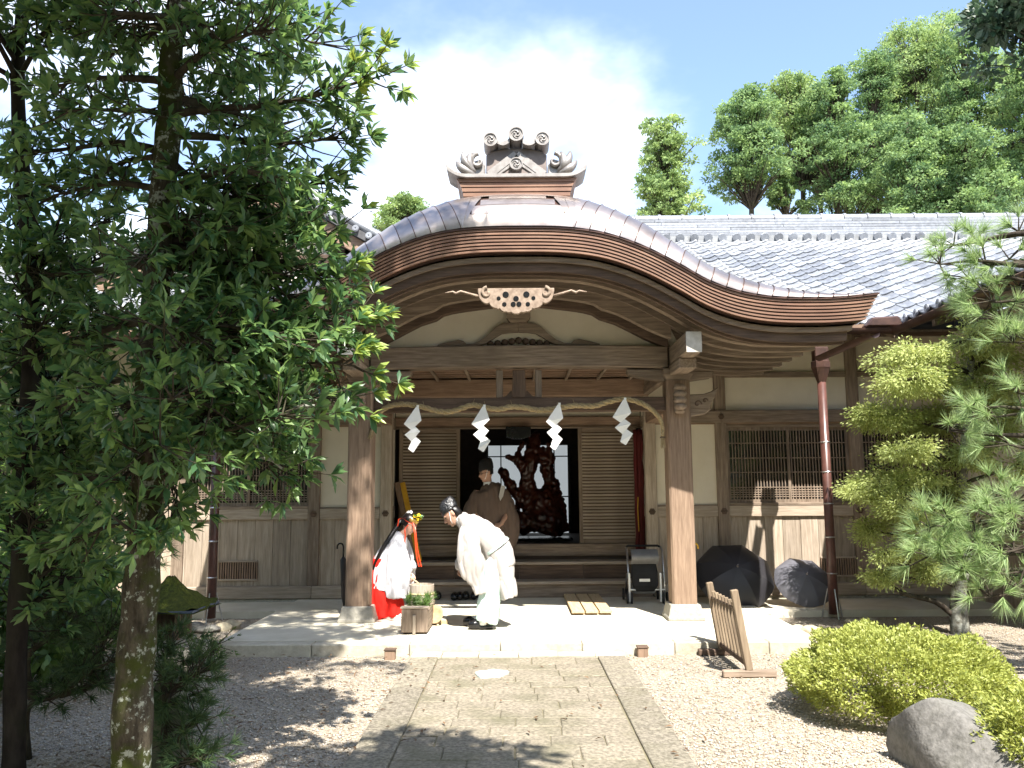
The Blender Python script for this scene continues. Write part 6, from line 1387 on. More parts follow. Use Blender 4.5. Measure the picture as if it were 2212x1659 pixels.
# -- big tree on the left, close to the camera
TY = 4.45
tp_px = [(283, 1720, .102), (288, 1500, .1), (303, 1300, .095), (317, 1100, .09), (326, 850, .08), (336, 650, .075), (350, 450, .07), (366, 250, .06), (380, 40, .055)]
trunkA = [P(u, v, TY) for u, v, _ in tp_px]; trunkA[0].z = -0.05
trunkA += [V(-1.75, 4.5, 5.6), V(-1.62, 4.5, 7.2), V(-1.5, 4.45, 9.0), V(-1.45, 4.4, 10.2)]
random.seed(21)
ends = [(700, 60, .3, .60), (760, 90, .1, .58), (850, 175, -.2, .56), (690, 150, .5, .55), (790, 300, .1, .52), (640, 270, .6, .52), (780, 400, .2, .50), (700, 440, .3, .46), (620, 380, -.3, .5), (560, 300, .4, .52), (520, 160, .3, .55), (470, 60, -.2, .58), (600, 60, -.4, .6),
        (700, 590, .2, .44), (640, 520, .5, .44), (560, 620, .4, .42), (520, 500, -.2, .46), (700, 640, .3, .40), (820, 690, .3, .38), (835, 790, .25, .36), (780, 860, .3, .36), (700, 780, .4, .38), (620, 720, -.2, .40), (560, 800, .2, .38),
        (700, 920, .2, .33), (690, 1010, .15, .30), (640, 900, -.2, .34), (560, 960, .3, .32), (480, 880, -.3, .36), (470, 1010, -.2, .32), (400, 1080, -.1, .28), (340, 960, -.6, .34), (440, 740, -.4, .4), (380, 860, -.6, .38),
        (230, 1060, -.3, .3), (150, 1000, .2, .32), (60, 1060, .4, .3), (120, 880, -.1, .36), (200, 760, .2, .4), (90, 740, .5, .4), (260, 880, -.5, .38), (30, 620, .4, .42), (180, 1160, .1, .28), (290, 1150, -.5, .28),
        (120, 420, .2, .46), (60, 330, .3, .48), (90, 200, .2, .52), (150, 240, -.2, .52), (30, 60, .3, .58), (140, 60, .1, .57), (240, 120, .4, .56), (220, 30, -.3, .6), (300, 60, .3, .6), (200, 380, .3, .5), (270, 240, -.3, .54), (420, 250, .5, .55), (440, 420, .4, .5), (430, 560, .5, .46), (480, 560, .1, 0), (600, 470, .3, 0), (540, 430, 0, 0), (690, 500, .4, 0), (760, 520, .2, 0), (420, 480, -.3, 0), (460, 640, -.1, 0), (640, 590, .1, 0), (790, 600, .3, 0), (520, 690, .3, 0), (690, 710, .1, 0), (780, 740, .2, 0), (620, 860, .1, 0), (520, 870, -.2, 0), (420, 640, .2, 0), (300, 560, -.5, 0), (350, 720, -.6, 0), (660, 960, .2, 0)]
zs = [p.z for p in trunkA]
def tfrac(z):
    for i in range(len(zs) - 1):
        if zs[i] <= z <= zs[i + 1]: return (i + (z - zs[i]) / (zs[i + 1] - zs[i])) / (len(zs) - 1)
    return 0.95
limbs = []
for u, v, dy, _ in ends:
    u = u - 62 if u > 640 else (u - 25 if u > 450 else u); e = P(u, v, TY + dy); zst = e.z + 0.25 - 0.35 * (e - V(-1.95, TY, e.z)).length * random.uniform(0.3, 1.0)
    limbs.append((tfrac(min(max(zst, 1.3), 9)), e))
for e in ((0.2, 4.4, 9.6), (-.3, 4.3, 10.4), (.6, 4.6, 10.2), (-.8, 4.3, 9.9), (0, 4.9, 11), (-.2, 4.0, 9.2), (.3, 4.9, 9.9), (-.6, 4.7, 10.8), (-1.0, 4.4, 8.6), (-.4, 4.6, 8.2)): limbs.append((tfrac(e[2] - .6), V(*e)))
for q in range(26):                                                # crown above the picture
    a = random.uniform(0, 6.28); z = random.uniform(5.7, 10.3); r_ = random.uniform(0.7, 2.1) * (1 - (z - 5) / 9); e = V(-1.6 + r_ * math.cos(a) + 0.15, 4.45 + r_ * math.sin(a), z); limbs.append((tfrac(z - 0.5), e))
tA, crA, endsA = broad_tree('broadleaf_tree', 'tall glossy-leaved tree with lichen-spotted trunk rising past the lantern', trunkA, (.105, .045), limbs, 0.095, LEAF_NEAR, BARK, 31, 11, twig_len=(0.12, 0.33))
# the outer sprays: single leaves, sunlight put into their brighter colour
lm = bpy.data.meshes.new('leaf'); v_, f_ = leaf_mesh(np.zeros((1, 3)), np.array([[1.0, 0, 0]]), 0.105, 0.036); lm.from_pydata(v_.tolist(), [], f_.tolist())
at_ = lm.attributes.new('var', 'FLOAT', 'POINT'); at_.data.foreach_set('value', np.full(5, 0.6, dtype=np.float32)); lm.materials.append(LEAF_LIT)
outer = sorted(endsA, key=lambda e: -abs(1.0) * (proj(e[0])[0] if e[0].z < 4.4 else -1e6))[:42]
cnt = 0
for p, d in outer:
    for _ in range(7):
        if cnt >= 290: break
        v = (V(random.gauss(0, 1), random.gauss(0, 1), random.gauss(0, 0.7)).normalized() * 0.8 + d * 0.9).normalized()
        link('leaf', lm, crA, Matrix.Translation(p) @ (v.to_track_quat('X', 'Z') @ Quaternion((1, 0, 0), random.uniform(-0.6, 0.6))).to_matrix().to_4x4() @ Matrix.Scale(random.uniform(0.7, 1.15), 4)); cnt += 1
# a withered seed cluster on one branch
dp = P(715, 815, TY + .35); n = 60; pos = np.array(dp) + RNG.normal(size=(n, 3)) * np.array([.035, .03, .03]); v, f = leaf_mesh(pos, RNG.normal(size=(n, 3)) + np.array([0, 0, -1.2]), 0.06, 0.02); tag(fast('withered_cluster', v, f, DEAD, crA, np.repeat(RNG.random(n), 5)), kind='stuff')
# -- darker second tree at the frame's edge
trunkB = [P(28, 1720, 4.9), P(34, 1450, 4.9), P(48, 1150, 4.9), P(66, 800, 4.9), P(62, 520, 4.9), P(40, 250, 4.9), V(-3.1, 4.9, 4.6), V(-3.0, 4.9, 6.0)]; trunkB[0].z = -0.05
zs = [p.z for p in trunkB]; limbs = []
random.seed(5)
for u, v, dy in [(130, 620, .3), (30, 480, .2), (210, 560, .5), (240, 700, .4), (10, 700, .2), (150, 780, .6), (20, 850, .2), (180, 900, .5), (40, 1000, .1), (140, 1080, .4), (230, 1000, .6), (20, 1150, 0), (120, 1220, .3), (60, 1300, .1), (250, 480, .6), (110, 520, -.2), (60, 940, -.4), (200, 1230, .5), (10, 380, .4), (90, 700, -.3), (20, 780, .3), (140, 960, -.2), (250, 860, .3), (80, 1120, -.3), (170, 1160, .2), (20, 1240, .3), (230, 1130, .3), (60, 600, -.2), (160, 680, .1), (30, 920, .4), (120, 840, .3)]:
    e = P(u, v, 4.9 + dy); limbs.append((tfrac(min(max(e.z - 0.2, 0.9), 6)), e))
for q in range(14):
    a = random.uniform(0, 6.28); z = random.uniform(4.4, 6.8); limbs.append((tfrac(z - 0.4), V(-3.3 + 1.3 * math.cos(a), 4.9 + 1.3 * math.sin(a), z)))
tB, crB, eB = broad_tree('broadleaf_tree', 'dark-trunked leafy tree growing beside the lichen-spotted one', trunkB, (.065, .035), limbs, 0.095, LEAF_NEAR, mat('black bark', (0.035, 0.03, 0.024), (0.016, 0.013, 0.011), scale=14, stretch=(1, 1, .4), rough=.95, bump=.8, stain=.5, stain_c=(.03, .037, .014), stain_s=4, spec=.1), 40, 11, twig_len=(0.12, 0.35))
# branch with bare lichen twigs in front of the hall window
tw = MB(); p0 = trunkA[4]
for pth in ([(340, 905), (420, 915), (480, 930), (530, 935), (560, 930), (590, 922), (640, 930)], [(540, 935), (552, 965), (565, 985), (590, 995), (608, 1012)], [(575, 925), (600, 900), (640, 880), (680, 876)], [(470, 975), (510, 976), (560, 975)]):
    q = [P(u, v, TY + 0.1) for u, v in pth]; tw.tube(smooth_path(q, 3), [lerp(0.02, 0.006, i / (len(q) * 3 - 3)) for i in range(len(q) * 3 - 2)], 7)
tw.build('lichen_branch', BARKG, tA, smooth=True)

# -- low dark pines in the shade of the trees
def pine_tufts(cs, per, L_, W_, spread=1.0):
    pos, dr = [], []
    for c, ax_ in cs:
        for _ in range(per):
            t = random.random(); d = (V(random.gauss(0, 1), random.gauss(0, 1), random.gauss(0, 1)).normalized() * 0.9 * spread + Vector(ax_)).normalized(); pos.append(tuple(Vector(c) + Vector(ax_) * 0.05 * t)); dr.append(tuple(d))
    pos, dr = np.array(pos), np.array(dr); n = len(pos); return needle_mesh(pos, dr, L_ * (0.7 + 0.5 * RNG.random(n)), W_) + (n,)
def shrub_pine(base, branches, label, per=36, L_=0.09, m=PINE, name='pine_shrub', W_=0.006):
    t = thing(name, base, label, 'shrub'); st_ = MB(); cs = []
    for pth in branches:
        sm = smooth_path([Vector(p) for p in pth], 5); st_.tube(sm, [lerp(0.026, 0.006, i / (len(sm) - 1)) for i in range(len(sm))], 7)
        for i in range(len(sm)):
            if i < len(sm) * 0.35: continue
            for _ in range(5):
                d = V(random.gauss(0, .7), random.gauss(0, .7), random.gauss(.35, .4)).normalized(); e = sm[i] + d * random.uniform(0.04, 0.20); cs.append((e, d)); st_.tube([sm[i], e], [0.005, 0.003], 4, False)
    st_.build('stems', BARKD, t, smooth=True); v, f, n = pine_tufts(cs, per, L_, W_); tag(fast('foliage', v, f, m, t, np.repeat(RNG.random(n), 3)), kind='stuff')
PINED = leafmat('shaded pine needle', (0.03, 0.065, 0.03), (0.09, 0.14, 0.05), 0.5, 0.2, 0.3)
random.seed(9)
b0 = G(330, 1690, 0.0)
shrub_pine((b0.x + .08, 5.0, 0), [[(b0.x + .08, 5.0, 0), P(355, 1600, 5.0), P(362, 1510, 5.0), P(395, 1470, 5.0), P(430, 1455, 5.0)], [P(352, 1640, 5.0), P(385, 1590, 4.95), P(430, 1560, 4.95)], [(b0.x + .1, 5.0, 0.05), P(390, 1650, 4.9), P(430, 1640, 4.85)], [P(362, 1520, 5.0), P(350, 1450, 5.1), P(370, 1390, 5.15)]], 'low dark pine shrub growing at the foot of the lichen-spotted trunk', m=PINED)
b1 = G(60, 1640, 0)
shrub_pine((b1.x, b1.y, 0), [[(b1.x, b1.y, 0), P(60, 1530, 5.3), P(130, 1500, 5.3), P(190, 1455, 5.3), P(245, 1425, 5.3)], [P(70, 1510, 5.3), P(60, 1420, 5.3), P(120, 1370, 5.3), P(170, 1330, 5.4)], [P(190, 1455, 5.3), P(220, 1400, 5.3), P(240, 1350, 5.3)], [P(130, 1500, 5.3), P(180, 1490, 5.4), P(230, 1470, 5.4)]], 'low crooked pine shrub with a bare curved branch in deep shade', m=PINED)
b2 = G(440, 1450, 0.0)
shrub_pine((b2.x, b2.y, 0), [[(b2.x, b2.y, 0), P(435, 1425, b2.y), P(425, 1400, b2.y)], [(b2.x, b2.y, 0), P(455, 1420, b2.y), P(465, 1395, b2.y)]], 'small wispy seedling shrub beside the stone block of the lantern', 6, 0.035, LEAF_BACK, 'seedling_shrub', 0.014)
b3 = G(400, 1300, 0.0); b3 = V(-4.35, 9.6, 0)
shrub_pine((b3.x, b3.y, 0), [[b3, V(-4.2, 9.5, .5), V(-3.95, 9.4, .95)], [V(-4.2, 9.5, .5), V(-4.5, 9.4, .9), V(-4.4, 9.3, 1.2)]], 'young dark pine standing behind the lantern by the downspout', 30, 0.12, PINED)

# -- sunlit shrubs and trees beyond, on the left
def clump_tree(name, label, base, h, crown, trunk_r, mtl, nclump, per, leafL, cat='tree', group=None, bark=BARKD, flat=0.6, clump_r=0.5, seed=1, bare=0.0):
    """crown: list of (center, rx, rz) lobes; clumps of small leaf faces spread through them"""
    rr = random.Random(seed); t = thing(name, base, label, cat, group); base = Vector(base)
    top = V(base.x, base.y, h * 0.96); tr_ = curve_pts(base - V(0, 0, 0.1), top, 8, 0, 0.015)
    MB().tube(tr_, [lerp(trunk_r, trunk_r * 0.25, i / 8) for i in range(9)], 8).build('trunk', bark, t, smooth=True)
    cr_ = tag(link('crown', None, t, Matrix.Translation(top)), None); lb = MB(); P_, D_ = [], []; V_ = []
    for _ in range(nclump):
        c, rx, rz = rr.choice(crown)
        while True:
            q = V(rr.uniform(-1, 1), rr.uniform(-1, 1), rr.uniform(-1, 1))
            if 0.25 < q.length < 1: break
        q = q * (q.length ** -0.35) * (1 + 0.30 * max(0, rr.gauss(0, 0.6)))
        p = Vector(c) + V(q.x * rx, q.y * rx, q.z * rz); zt_ = min(max(p.z - 0.35 * (p - V(base.x, base.y, p.z)).length, 0.1), h * 0.93); ti = min(int(zt_ / (h * 0.96) * 8), 7); a = tr_[ti]
        if rr.random() < 0.6: lb.tube(curve_pts(a, p, 4, 0.05, 0.04), [trunk_r * 0.22, trunk_r * 0.16, trunk_r * 0.1, trunk_r * 0.07, trunk_r * 0.04], 5, False)
        cr = clump_r * rr.uniform(0.6, 1.25); tone = rr.gauss(0.45, 0.22)
        g = RNG.normal(size=(per, 3)); g = g / np.linalg.norm(g, axis=1, keepdims=True) * (RNG.random((per, 1)) ** 0.45) * cr * np.array([1, 1, flat])
        P_.append(np.array(p) + g); D_.append(g + RNG.normal(size=(per, 3)) * cr * 0.5 + np.array([0, 0, -0.1 * cr])); V_.append(np.clip(tone + RNG.normal(0, 0.16, per), 0, 1))
    tag(lb.build('limbs', bark, cr_, smooth=True), kind='stuff')
    pos, d, vv = np.vstack(P_), np.vstack(D_), np.concatenate(V_); n = len(pos)
    L_ = leafL * (0.6 + 0.8 * RNG.random(n)); v, f = quad_mesh(pos, d, L_, L_ * 0.55); tag(fast('foliage', v, f, mtl, cr_, np.repeat(vv, 4)), kind='stuff')
    return t
LB = [(-6.6, 8.6, 2.1, 'sunlit yellow-green shrub behind the two near trunks'), (-5.2, 9.3, 1.5, 'rounded light green shrub against the hall wall'), (-7.6, 10.5, 3.4, 'bushy light green tree filling the gap beside the hall'), (-5.9, 7.4, 1.3, 'low leafy shrub growing close behind the dark trunk'), (-8.6, 8.8, 3.0, 'spreading light green tree at the courtyard edge'), (-4.2, 7.3, 1.35, 'dense mid-green shrub right behind the lantern'), (-4.9, 6.2, 1.6, 'loose shrub between the lantern and the dark trunk'), (-4.3, 5.6, 1.15, 'low dark shrub at the foot of the dark trunk')]
for i, (x, y, h, lb_) in enumerate(LB):
    clump_tree('garden_shrub', lb_, (x, y, 0), h, [((x, y, h * 0.6), h * 0.42, h * 0.42), ((x + .3, y - .2, h * 0.4), h * 0.4, h * 0.3)], 0.05, LEAF_BACK, 70, 42, 0.11, 'shrub', None, BARKD, 0.8, h * 0.13, 40 + i)
# -- conifers behind the hall
def conifer(u, vtop, vbot, hw, Y, label, seed, mtl=HINOKI, n=105, group='conifers behind the hall', taper=True):
    top = P(u, vtop, Y); b = P(u, vbot, Y); k = Y / F_; R_ = hw * k * 1.18; h = top.z; zb_ = b.z
    lobes = []
    rr = random.Random(seed)
    for i in range(18):
        t = (i + 0.5) / 18; z = lerp(zb_ + 0.3, h - 0.4, t); w_ = R_ * (1.05 - 0.62 * t ** 1.6) * rr.uniform(0.75, 1.1); lobes.append(((top.x + rr.uniform(-.4, .4) * R_ * (1 - .6 * t), Y + rr.uniform(-.4, .4) * R_, z), w_ * rr.uniform(.55, 1), (h - zb_) / 12))
    return clump_tree('conifer_tree', label, (top.x, Y, 0), h, lobes, 0.24, mtl, int(n * 2.7), 84, 0.12, 'tree', group, BARKD, 0.5, R_ * 0.17, seed)
TR = [(1432, 245, 520, 72, 30, 'slender pale cypress standing alone behind the hall ridge', HINOKI_P, 85), (1610, 200, 420, 92, 33, 'cypress with a bare dark trunk above the ridge, beside the lone slender one', HINOKI, 120), (1715, 150, 350, 88, 35, 'cypress with lit yellowish crown over two bare pale trunks', HINOKI_P, 100), (1800, 165, 470, 85, 33, 'dense dark green cypress in the grove', HINOKI, 130),
      (1870, 105, 500, 88, 36, 'tall dense cypress rising in the middle of the grove', HINOKI, 130), (1975, 35, 480, 105, 37, 'tallest cypress of the grove with sunlit pale top', HINOKI_P, 140), (2075, 60, 520, 100, 35, 'broad cypress next to the tallest one of the grove', HINOKI, 140), (2170, 120, 540, 95, 33, 'yellowish cypress at the thick end of the grove', HINOKI_P, 130), (2235, 60, 560, 90, 30, 'dark cypress closing the thick end of the grove', HINOKI, 120), (1960, 230, 520, 90, 31, 'low dark cypress filling the foot of the grove', HINOKI, 110), (2090, 250, 540, 90, 30, 'low bushy cypress under the broad one of the grove', HINOKI, 110), (1925, 90, 470, 80, 39, 'slim cypress wedged behind the middle of the grove', HINOKI, 110), (2030, 45, 480, 85, 40, 'far cypress peering between the two tallest ones', HINOKI_P, 110), (1760, 175, 400, 75, 38, 'far slim cypress behind the two bare pale trunks', HINOKI, 90)]
for i, (u, vt, vb_, hw, Y, lb_, m_, n_) in enumerate(TR): conifer(u, vt, vb_, hw, Y, lb_, 60 + i, m_, n_)
conifer(1690, 345, 460, 34, 34, 'small bushy cypress under the bare pale trunks of the grove', 80, HINOKI, 30)
conifer(880, 412, 520, 62, 38, 'pale treetop showing between the gable and the copper roof', 75, HINOKI_P, 70, None)
# dark overhanging tree at the upper right
ot = P(2215, 60, 17); clump_tree('conifer_tree', 'dark overhanging tree whose boughs reach in above the grove', (ot.x + 1.6, 17, 0), ot.z + 2.5, [((ot.x + 0.5, 17, ot.z), 1.5, 1.1), ((ot.x + 1.2, 17, ot.z - 0.6), 1.2, 0.9), ((ot.x - 0.35, 17, ot.z + .3), 0.7, 0.4)], 0.2, leafmat('deep green spray', (0.02, 0.05, 0.03), (0.06, 0.10, 0.05), 0.5, 0.2), 70, 60, 0.2, 'tree', None, BARKD, 0.6, 0.36, 91)

# -- feathery garden tree on the right
def feather_tree():
    Y = 9.46; b = G(2075, 1370, 0); t = thing('garden_tree', (b.x, b.y, 0), 'feathery yellow-green garden tree with pale lichen trunk beside the walkway', 'tree')
    tp_ = [V(b.x, Y, -0.05), P(2070, 1320, Y), P(2072, 1270, Y), P(2086, 1190, Y), P(2078, 1050, Y), P(2090, 900, Y), P(2098, 780, Y), P(2110, 700, Y)]
    sm = smooth_path(tp_, 4); MB().tube(sm, [lerp(.12, .03, (i / (len(sm) - 1)) ** .6) for i in range(len(sm))], 12).build('trunk', BARKG, t, smooth=True)
    cr_ = tag(link('crown', None, t, Matrix.Translation(tp_[-1])), None)
    pads = [(1960, 770, 62, 22), (2060, 745, 60, 24), (2150, 770, 60, 24), (1925, 830, 55, 20), (2010, 830, 70, 22), (2110, 840, 70, 24), (1905, 890, 42, 16), (1960, 905, 60, 18), (2050, 900, 60, 20), (2190, 880, 50, 30), (1990, 970, 60, 16), (1920, 975, 45, 13), (2080, 985, 60, 18), (1900, 1045, 55, 15), (1975, 1035, 62, 15), (2050, 1060, 50, 18), (1870, 1062, 40, 10), (1925, 1095, 50, 15), (1985, 1110, 45, 16), (1905, 1150, 26, 16), (1945, 1165, 34, 14), (2010, 1170, 36, 18), (2030, 1110, 44, 20), (1895, 1240, 30, 9), (1990, 1230, 26, 10), (2190, 1000, 50, 22), (2150, 930, 40, 20), (2170, 700, 46, 22), (2120, 660, 40, 18), (1880, 1190, 18, 8)]
    lb = MB(); P_, D_, V_ = [], [], []; k = Y / F_
    for u, v, rx, rz in pads:
        dy = random.uniform(-.5, .35); c = P(u, v, Y) + V(0, dy, 0); a = min(sm, key=lambda q: abs(q.z - (c.z - 0.18)) + (0.5 if q.z > c.z else 0))
        cp = curve_pts(a, c, 6, 0.06, 0.07); lb.tube(cp, [lerp(.03, .006, i / 6) for i in range(7)], 6)
        ns = max(6, int(rx * 0.55))
        for _ in range(ns):
            q = V(random.gauss(0, .48), random.gauss(0, .48), random.gauss(0, .48)); e = c + V(q.x * rx * k, q.y * rx * k, q.z * rz * k * 1.35 - abs(q.x) * rz * k * .5); lb.tube([c, lerp(c, e, .5) + V(0, 0, .01), e], [.006, .004, .002], 4, False)
            n = 120; ax_ = (e - c).normalized() if (e - c).length > 1e-3 else V(0, 0, 1); g = RNG.normal(size=(n, 3)) * np.array([.065, .065, .042])
            P_.append(np.array(e) + g); D_.append(g * 6 + np.array(ax_) * 0.5 + np.array([0, 0, -0.35]) + RNG.normal(size=(n, 3)) * .3); V_.append(np.clip(random.gauss(.5, .2) + RNG.normal(0, .15, n), 0, 1))
    tag(lb.build('limbs', BARKD, cr_, smooth=True), kind='stuff')
    pos, d, vv = np.vstack(P_), np.vstack(D_), np.concatenate(V_); n = len(pos); L_ = 0.042 * (.6 + .7 * RNG.random(n)); v, f = quad_mesh(pos, d, L_, L_ * .38); tag(fast('foliage', v, f, FEATH, cr_, np.repeat(vv, 4)), kind='stuff')
    # the low bare limb that sweeps out to the left
    q = [P(2060, 1330, Y), P(2020, 1300, Y), P(1960, 1285, Y), P(1925, 1265, Y), P(1908, 1240, Y)]; MB().tube(smooth_path(q, 3), [lerp(.035, .012, i / 12) for i in range(13)], 8).build('bare_limb', BARKD, t, smooth=True)
feather_tree()
# -- long-needled pine reaching in from the right
def long_pine():
    base = V(4.98, 7.15, 0); t = thing('pine_tree', base, 'long-needled pine whose boughs reach in over the clipped bushes', 'tree')
    tr_ = smooth_path([base - V(0, 0, .05), V(4.95, 7.15, .8), V(4.75, 7.2, 1.8), V(4.85, 7.15, 2.8), V(4.7, 7.15, 3.7), V(4.75, 7.2, 4.3)], 5); MB().tube(tr_, [lerp(.14, .05, i / (len(tr_) - 1)) for i in range(len(tr_))], 10).build('trunk', BARKD, t, smooth=True)
    cr_ = tag(link('crown', None, t, Matrix.Translation(tr_[-1])), None)
    spots = [(2050, 1120, 5.3), (2100, 1140, 5.2), (2150, 1120, 5.1), (2200, 1130, 5.0), (2030, 1170, 5.3), (2080, 1190, 5.2), (2130, 1180, 5.1), (2190, 1190, 5.0), (2060, 1230, 5.2), (2110, 1240, 5.1), (2170, 1240, 5.0), (2010, 1140, 5.4), (2150, 1080, 5.3), (2200, 1080, 5.2), (2140, 1290, 5.05), (2200, 1270, 5.0), (2010, 1200, 5.35),
             (2130, 570, 5.6), (2180, 560, 5.5), (2090, 600, 5.7), (2150, 630, 5.6), (2200, 620, 5.5), (2060, 530, 5.8), (2110, 520, 5.8), (2110, 690, 5.6), (2170, 690, 5.5), (2030, 570, 5.8), (2200, 500, 5.6), (2190, 740, 5.4), (2140, 650, 5.5),
             (2100, 880, 5.6), (2050, 930, 5.7), (2150, 900, 5.5), (2200, 850, 5.4), (2180, 960, 5.4)]
    lb = MB(); cs = []
    for u, v, Y in spots:
        Y = 7.2 + (Y - 5.3) * 0.9; c = P(u, v, Y); a = min(tr_, key=lambda q: abs(q.z - c.z + .1)); cp = curve_pts(a, c, 6, 0.03, .06); lb.tube(cp, [lerp(.03, .007, i / 6) for i in range(7)], 6)
        for _ in range(7):
            d = V(random.gauss(-.25, .7), random.gauss(-.1, .6), random.gauss(.35, .5)).normalized(); e = c + d * random.uniform(.07, .22); lb.tube([c, e], [.008, .005], 5, False); cs.append((e, d))
    for q in range(34):                                              # boughs on the far side of the trunk and the top
        an = random.uniform(-1.9, 1.9); z = random.uniform(1.9, 4.5); r_ = random.uniform(.3, 1.1) * (1.25 - z / 6); c = V(4.85 + r_ * math.cos(an), 7.15 + r_ * math.sin(an), z); a = min(tr_, key=lambda w_: abs(w_.z - c.z + .1)); lb.tube(curve_pts(a, c, 5, .03, .06), [.03, .024, .018, .014, .01, .007], 6)
        for _ in range(6):
            d = V(random.gauss(math.cos(an) * .4, .6), random.gauss(math.sin(an) * .4, .6), random.gauss(.35, .5)).normalized(); e = c + d * random.uniform(.07, .22); lb.tube([c, e], [.008, .005], 5, False); cs.append((e, d))
    tag(lb.build('limbs', BARKD, cr_, smooth=True), kind='stuff'); v, f, n = pine_tufts(cs, 60, .17, .006, .85); tag(fast('needles', v, f, PINE, cr_, np.repeat(np.clip(RNG.normal(.5, .25, n), 0, 1), 3)), kind='stuff')
long_pine()
# -- clipped azalea domes
def dome_bush(c, rx, ry, h, label, n, seed):
    rr = np.random.default_rng(seed); c = Vector(c); t = thing('clipped_bush', c, label, 'bush')
    a = rr.random(n) * 6.283; cz = rr.random(n) ** 0.8; th = np.arccos(cz); sh = 1 - 0.22 * rr.random(n) ** 1.6
    bump = 1 + 0.05 * np.sin(3 * a + 2) * np.sin(th * 3) + 0.035 * np.sin(7 * a + 5 * th) + 0.03 * np.sin(11 * a - 7 * th)
    dv = np.stack([np.sin(th) * np.cos(a), np.sin(th) * np.sin(a), cz], 1); ca = rr.random(150) * 6.283; cc = rr.random(150); cd = np.stack([np.sqrt(1 - cc ** 2) * np.cos(ca), np.sqrt(1 - cc ** 2) * np.sin(ca), cc], 1)
    near = np.sqrt(np.maximum(0, 2 - 2 * (dv @ cd.T).max(1))); bump = bump * (1.02 - 0.11 * np.clip(near / 0.17, 0, 1.3) ** 2)      # clumps with dark gaps between
    low = 0.78 + 0.22 * np.clip(cz / 0.35, 0, 1)
    x = np.sin(th) ** 0.8 * np.cos(a) * rx * sh * bump * low; y = np.sin(th) ** 0.8 * np.sin(a) * ry * sh * bump * low; z = 0.06 + cz ** 0.85 * (h - 0.06) * sh * bump
    pos = np.stack([x + c.x, y + c.y, z], 1); d = np.stack([x / rx, y / ry, z / h * 0.9], 1) + rr.normal(size=(n, 3)) * 0.6; L_ = 0.028 * (.5 + .8 * rr.random(n)); v, f = leaf_mesh(pos, d, L_, L_ * .5, .1, .1, .5)
    tag(fast('foliage', v, f, AZAL, t, np.repeat(np.clip(rr.normal(.5, .25, n), 0, 1), 5)), kind='stuff')
    st_ = MB()
    for k in range(24):
        a_ = random.random() * 6.28; th_ = random.random() * 1.35; e = V(c.x + math.sin(th_) * math.cos(a_) * rx * .72, c.y + math.sin(th_) * math.sin(a_) * ry * .72, .05 + math.cos(th_) * h * .72); st_.tube(curve_pts(V(c.x + math.cos(a_) * .08, c.y + math.sin(a_) * .08, -.02), e, 4, .03, .06), [.012, .009, .007, .005, .003], 5, False)
    st_.build('stems', BARKD, t)
    k = 60; a_ = RNG.random(k) * 6.28; r_ = RNG.random(k) ** .5 * .8                                      # stray shoots above the clipped top
    sp = np.repeat(np.stack([c.x + r_ * np.cos(a_) * rx, c.y + r_ * np.sin(a_) * ry, h * np.sqrt(1 - r_ ** 2) ** 1.1], 1), 7, 0) + RNG.normal(size=(k * 7, 3)) * np.array([.008, .008, .022]) + np.array([0, 0, .012]); v, f = leaf_mesh(sp, RNG.normal(size=(k * 7, 3)) * .6 + np.array([0, 0, .5]), .026, .012); tag(fast('stray_shoots', v, f, AZAL, t, np.repeat(RNG.random(k * 7), 5)), kind='stuff')
dome_bush(G(1945, 1545, 0), .80, .84, .585, 'large clipped yellow-green dome bush on the gravel beside the boulder', 52000, 3)
dome_bush(V(2.98, 4.75, 0), .50, .45, .50, 'smaller clipped bush in front of the speckled boulder', 20000, 4)
# greens in the trough
cs = []
for _ in range(46):
    p = V(random.uniform(x0 + .0, x1 - .0), 0, 0)
TX0, TX1 = tr.location.x - .13, tr.location.x + .13
for _ in range(60): cs.append((V(random.uniform(TX0, TX1), random.uniform(tr.location.y + .16, tr.location.y + .78), zt2 + random.uniform(-.08, .06)), V(random.gauss(0, .5), random.gauss(0, .4), 1).normalized()))
v, f, n = pine_tufts(cs, 26, .075, .007, 1.0); tag(fast('sprigs', v, f, leafmat('fresh sprig', (0.05, 0.12, 0.03), (0.16, 0.25, 0.06), .5, .3), tr, np.repeat(RNG.random(n), 3)), kind='stuff')

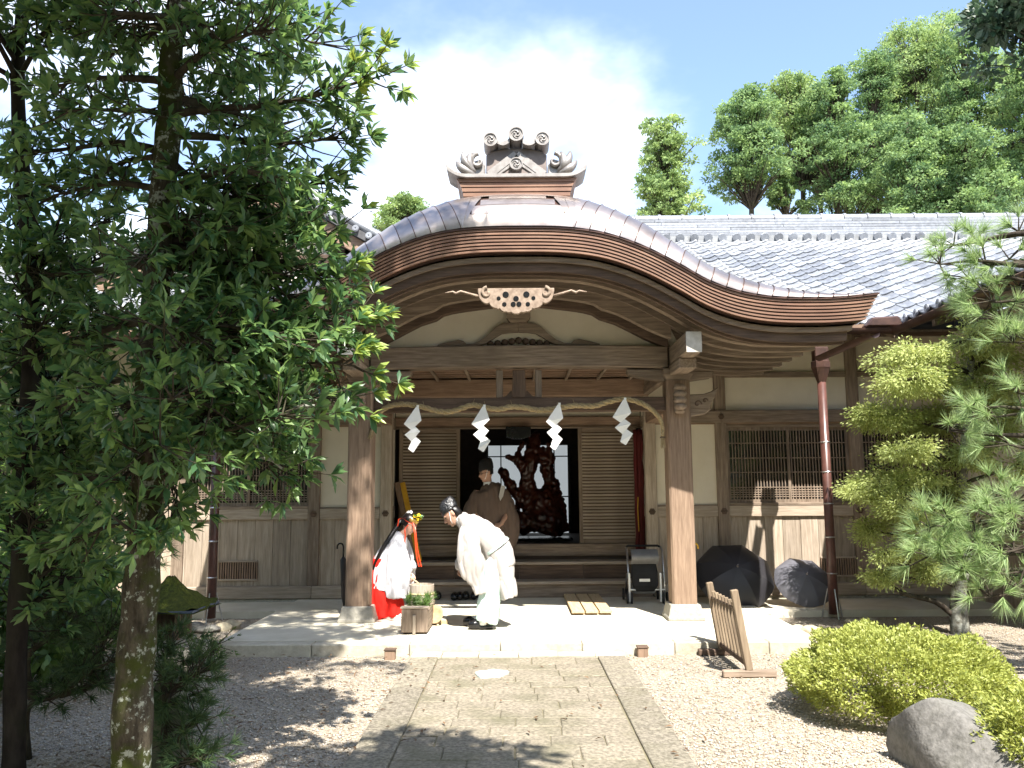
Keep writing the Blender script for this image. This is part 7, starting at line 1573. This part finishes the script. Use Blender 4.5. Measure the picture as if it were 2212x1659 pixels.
# -- trees behind the viewer: they shade the near path and close off the sky behind
for i, (x, y, h, r_) in enumerate(((-7, -7, 10, 3.0), (-2.5, -9, 10.5, 3.2), (2.5, -9.5, 10, 3.0), (7, -8, 10, 3.0), (-11, -3, 10, 3), (11.5, -4, 10, 3.0), (-11, 3.5, 9, 2.6))):
    clump_tree('grove_tree', ['spreading evergreen of the grove facing the porch', 'tall evergreen of the grove facing the porch', 'dense evergreen of the grove facing the porch', 'broad evergreen of the grove facing the porch', 'bushy evergreen at the courtyard edge', 'leafy evergreen at the far courtyard edge', 'round evergreen beside the light green trees'][i], (x, y, 0), h, [((x, y, h * .62), r_, h * .34), ((x + .6, y, h * .35), r_ * .9, h * .28)], .2, LEAF_NEAR, 150, 36, .42, 'tree', None, BARKD, .75, .95, 120 + i)
sh = V(1.55, -1.3, 0)
clump_tree('grove_tree', 'leaning evergreen whose crown shades the near end of the path', sh, 5.6, [((.15, 1.75, 5.2), .5, .3), ((.75, 1.5, 5.3), .5, .3), ((1.2, .4, 5.0), .7, .5)], .1, LEAF_NEAR, 62, 34, .15, 'tree', None, BARKD, .6, .26, 140)
clump_tree('grove_tree', 'spreading evergreen standing over the shaded gravel near the two trunks', (-3.3, 0.6, 0), 7.2, [((-2.6, 2.0, 4.9), .9, .5), ((-1.7, 2.9, 5.2), .75, .45), ((-2.9, 3.2, 5.6), .9, .6), ((-1.5, 1.7, 5.3), .6, .4), ((-3.6, 1.6, 5.6), 1.2, .8), ((-3.0, 4.2, 6.6), 1.0, .6), ((-1.2, 4.0, 7.0), .5, .4), ((-2.2, 2.4, 5.1), 1.0, .5), ((-1.5, 2.3, 5.9), .7, .4)], .13, LEAF_NEAR, 420, 50, .15, 'tree', None, BARKD, .6, .30, 141)
# fallen leaves on the gravel and path, thickest under the trees
n = 420; X = np.concatenate([RNG.normal(-2.2, 1.0, 270), RNG.uniform(-3.5, 4.2, 150)]); Yl = RNG.uniform(4.7, 8.3, n); pos = np.stack([X, Yl, np.full(n, .046)], 1)
v, f = leaf_mesh(pos, np.stack([RNG.normal(size=n), RNG.normal(size=n), RNG.normal(size=n) * .12], 1), .06 * (.5 + .7 * RNG.random(n)), .02, .05, .25, upb=3.0)
tag(fast('fallen_leaves', v, f, DEAD, None, np.repeat(RNG.random(n), 5)), 'dry brown leaves fallen on the gravel and path', 'leaves', None, 'stuff')
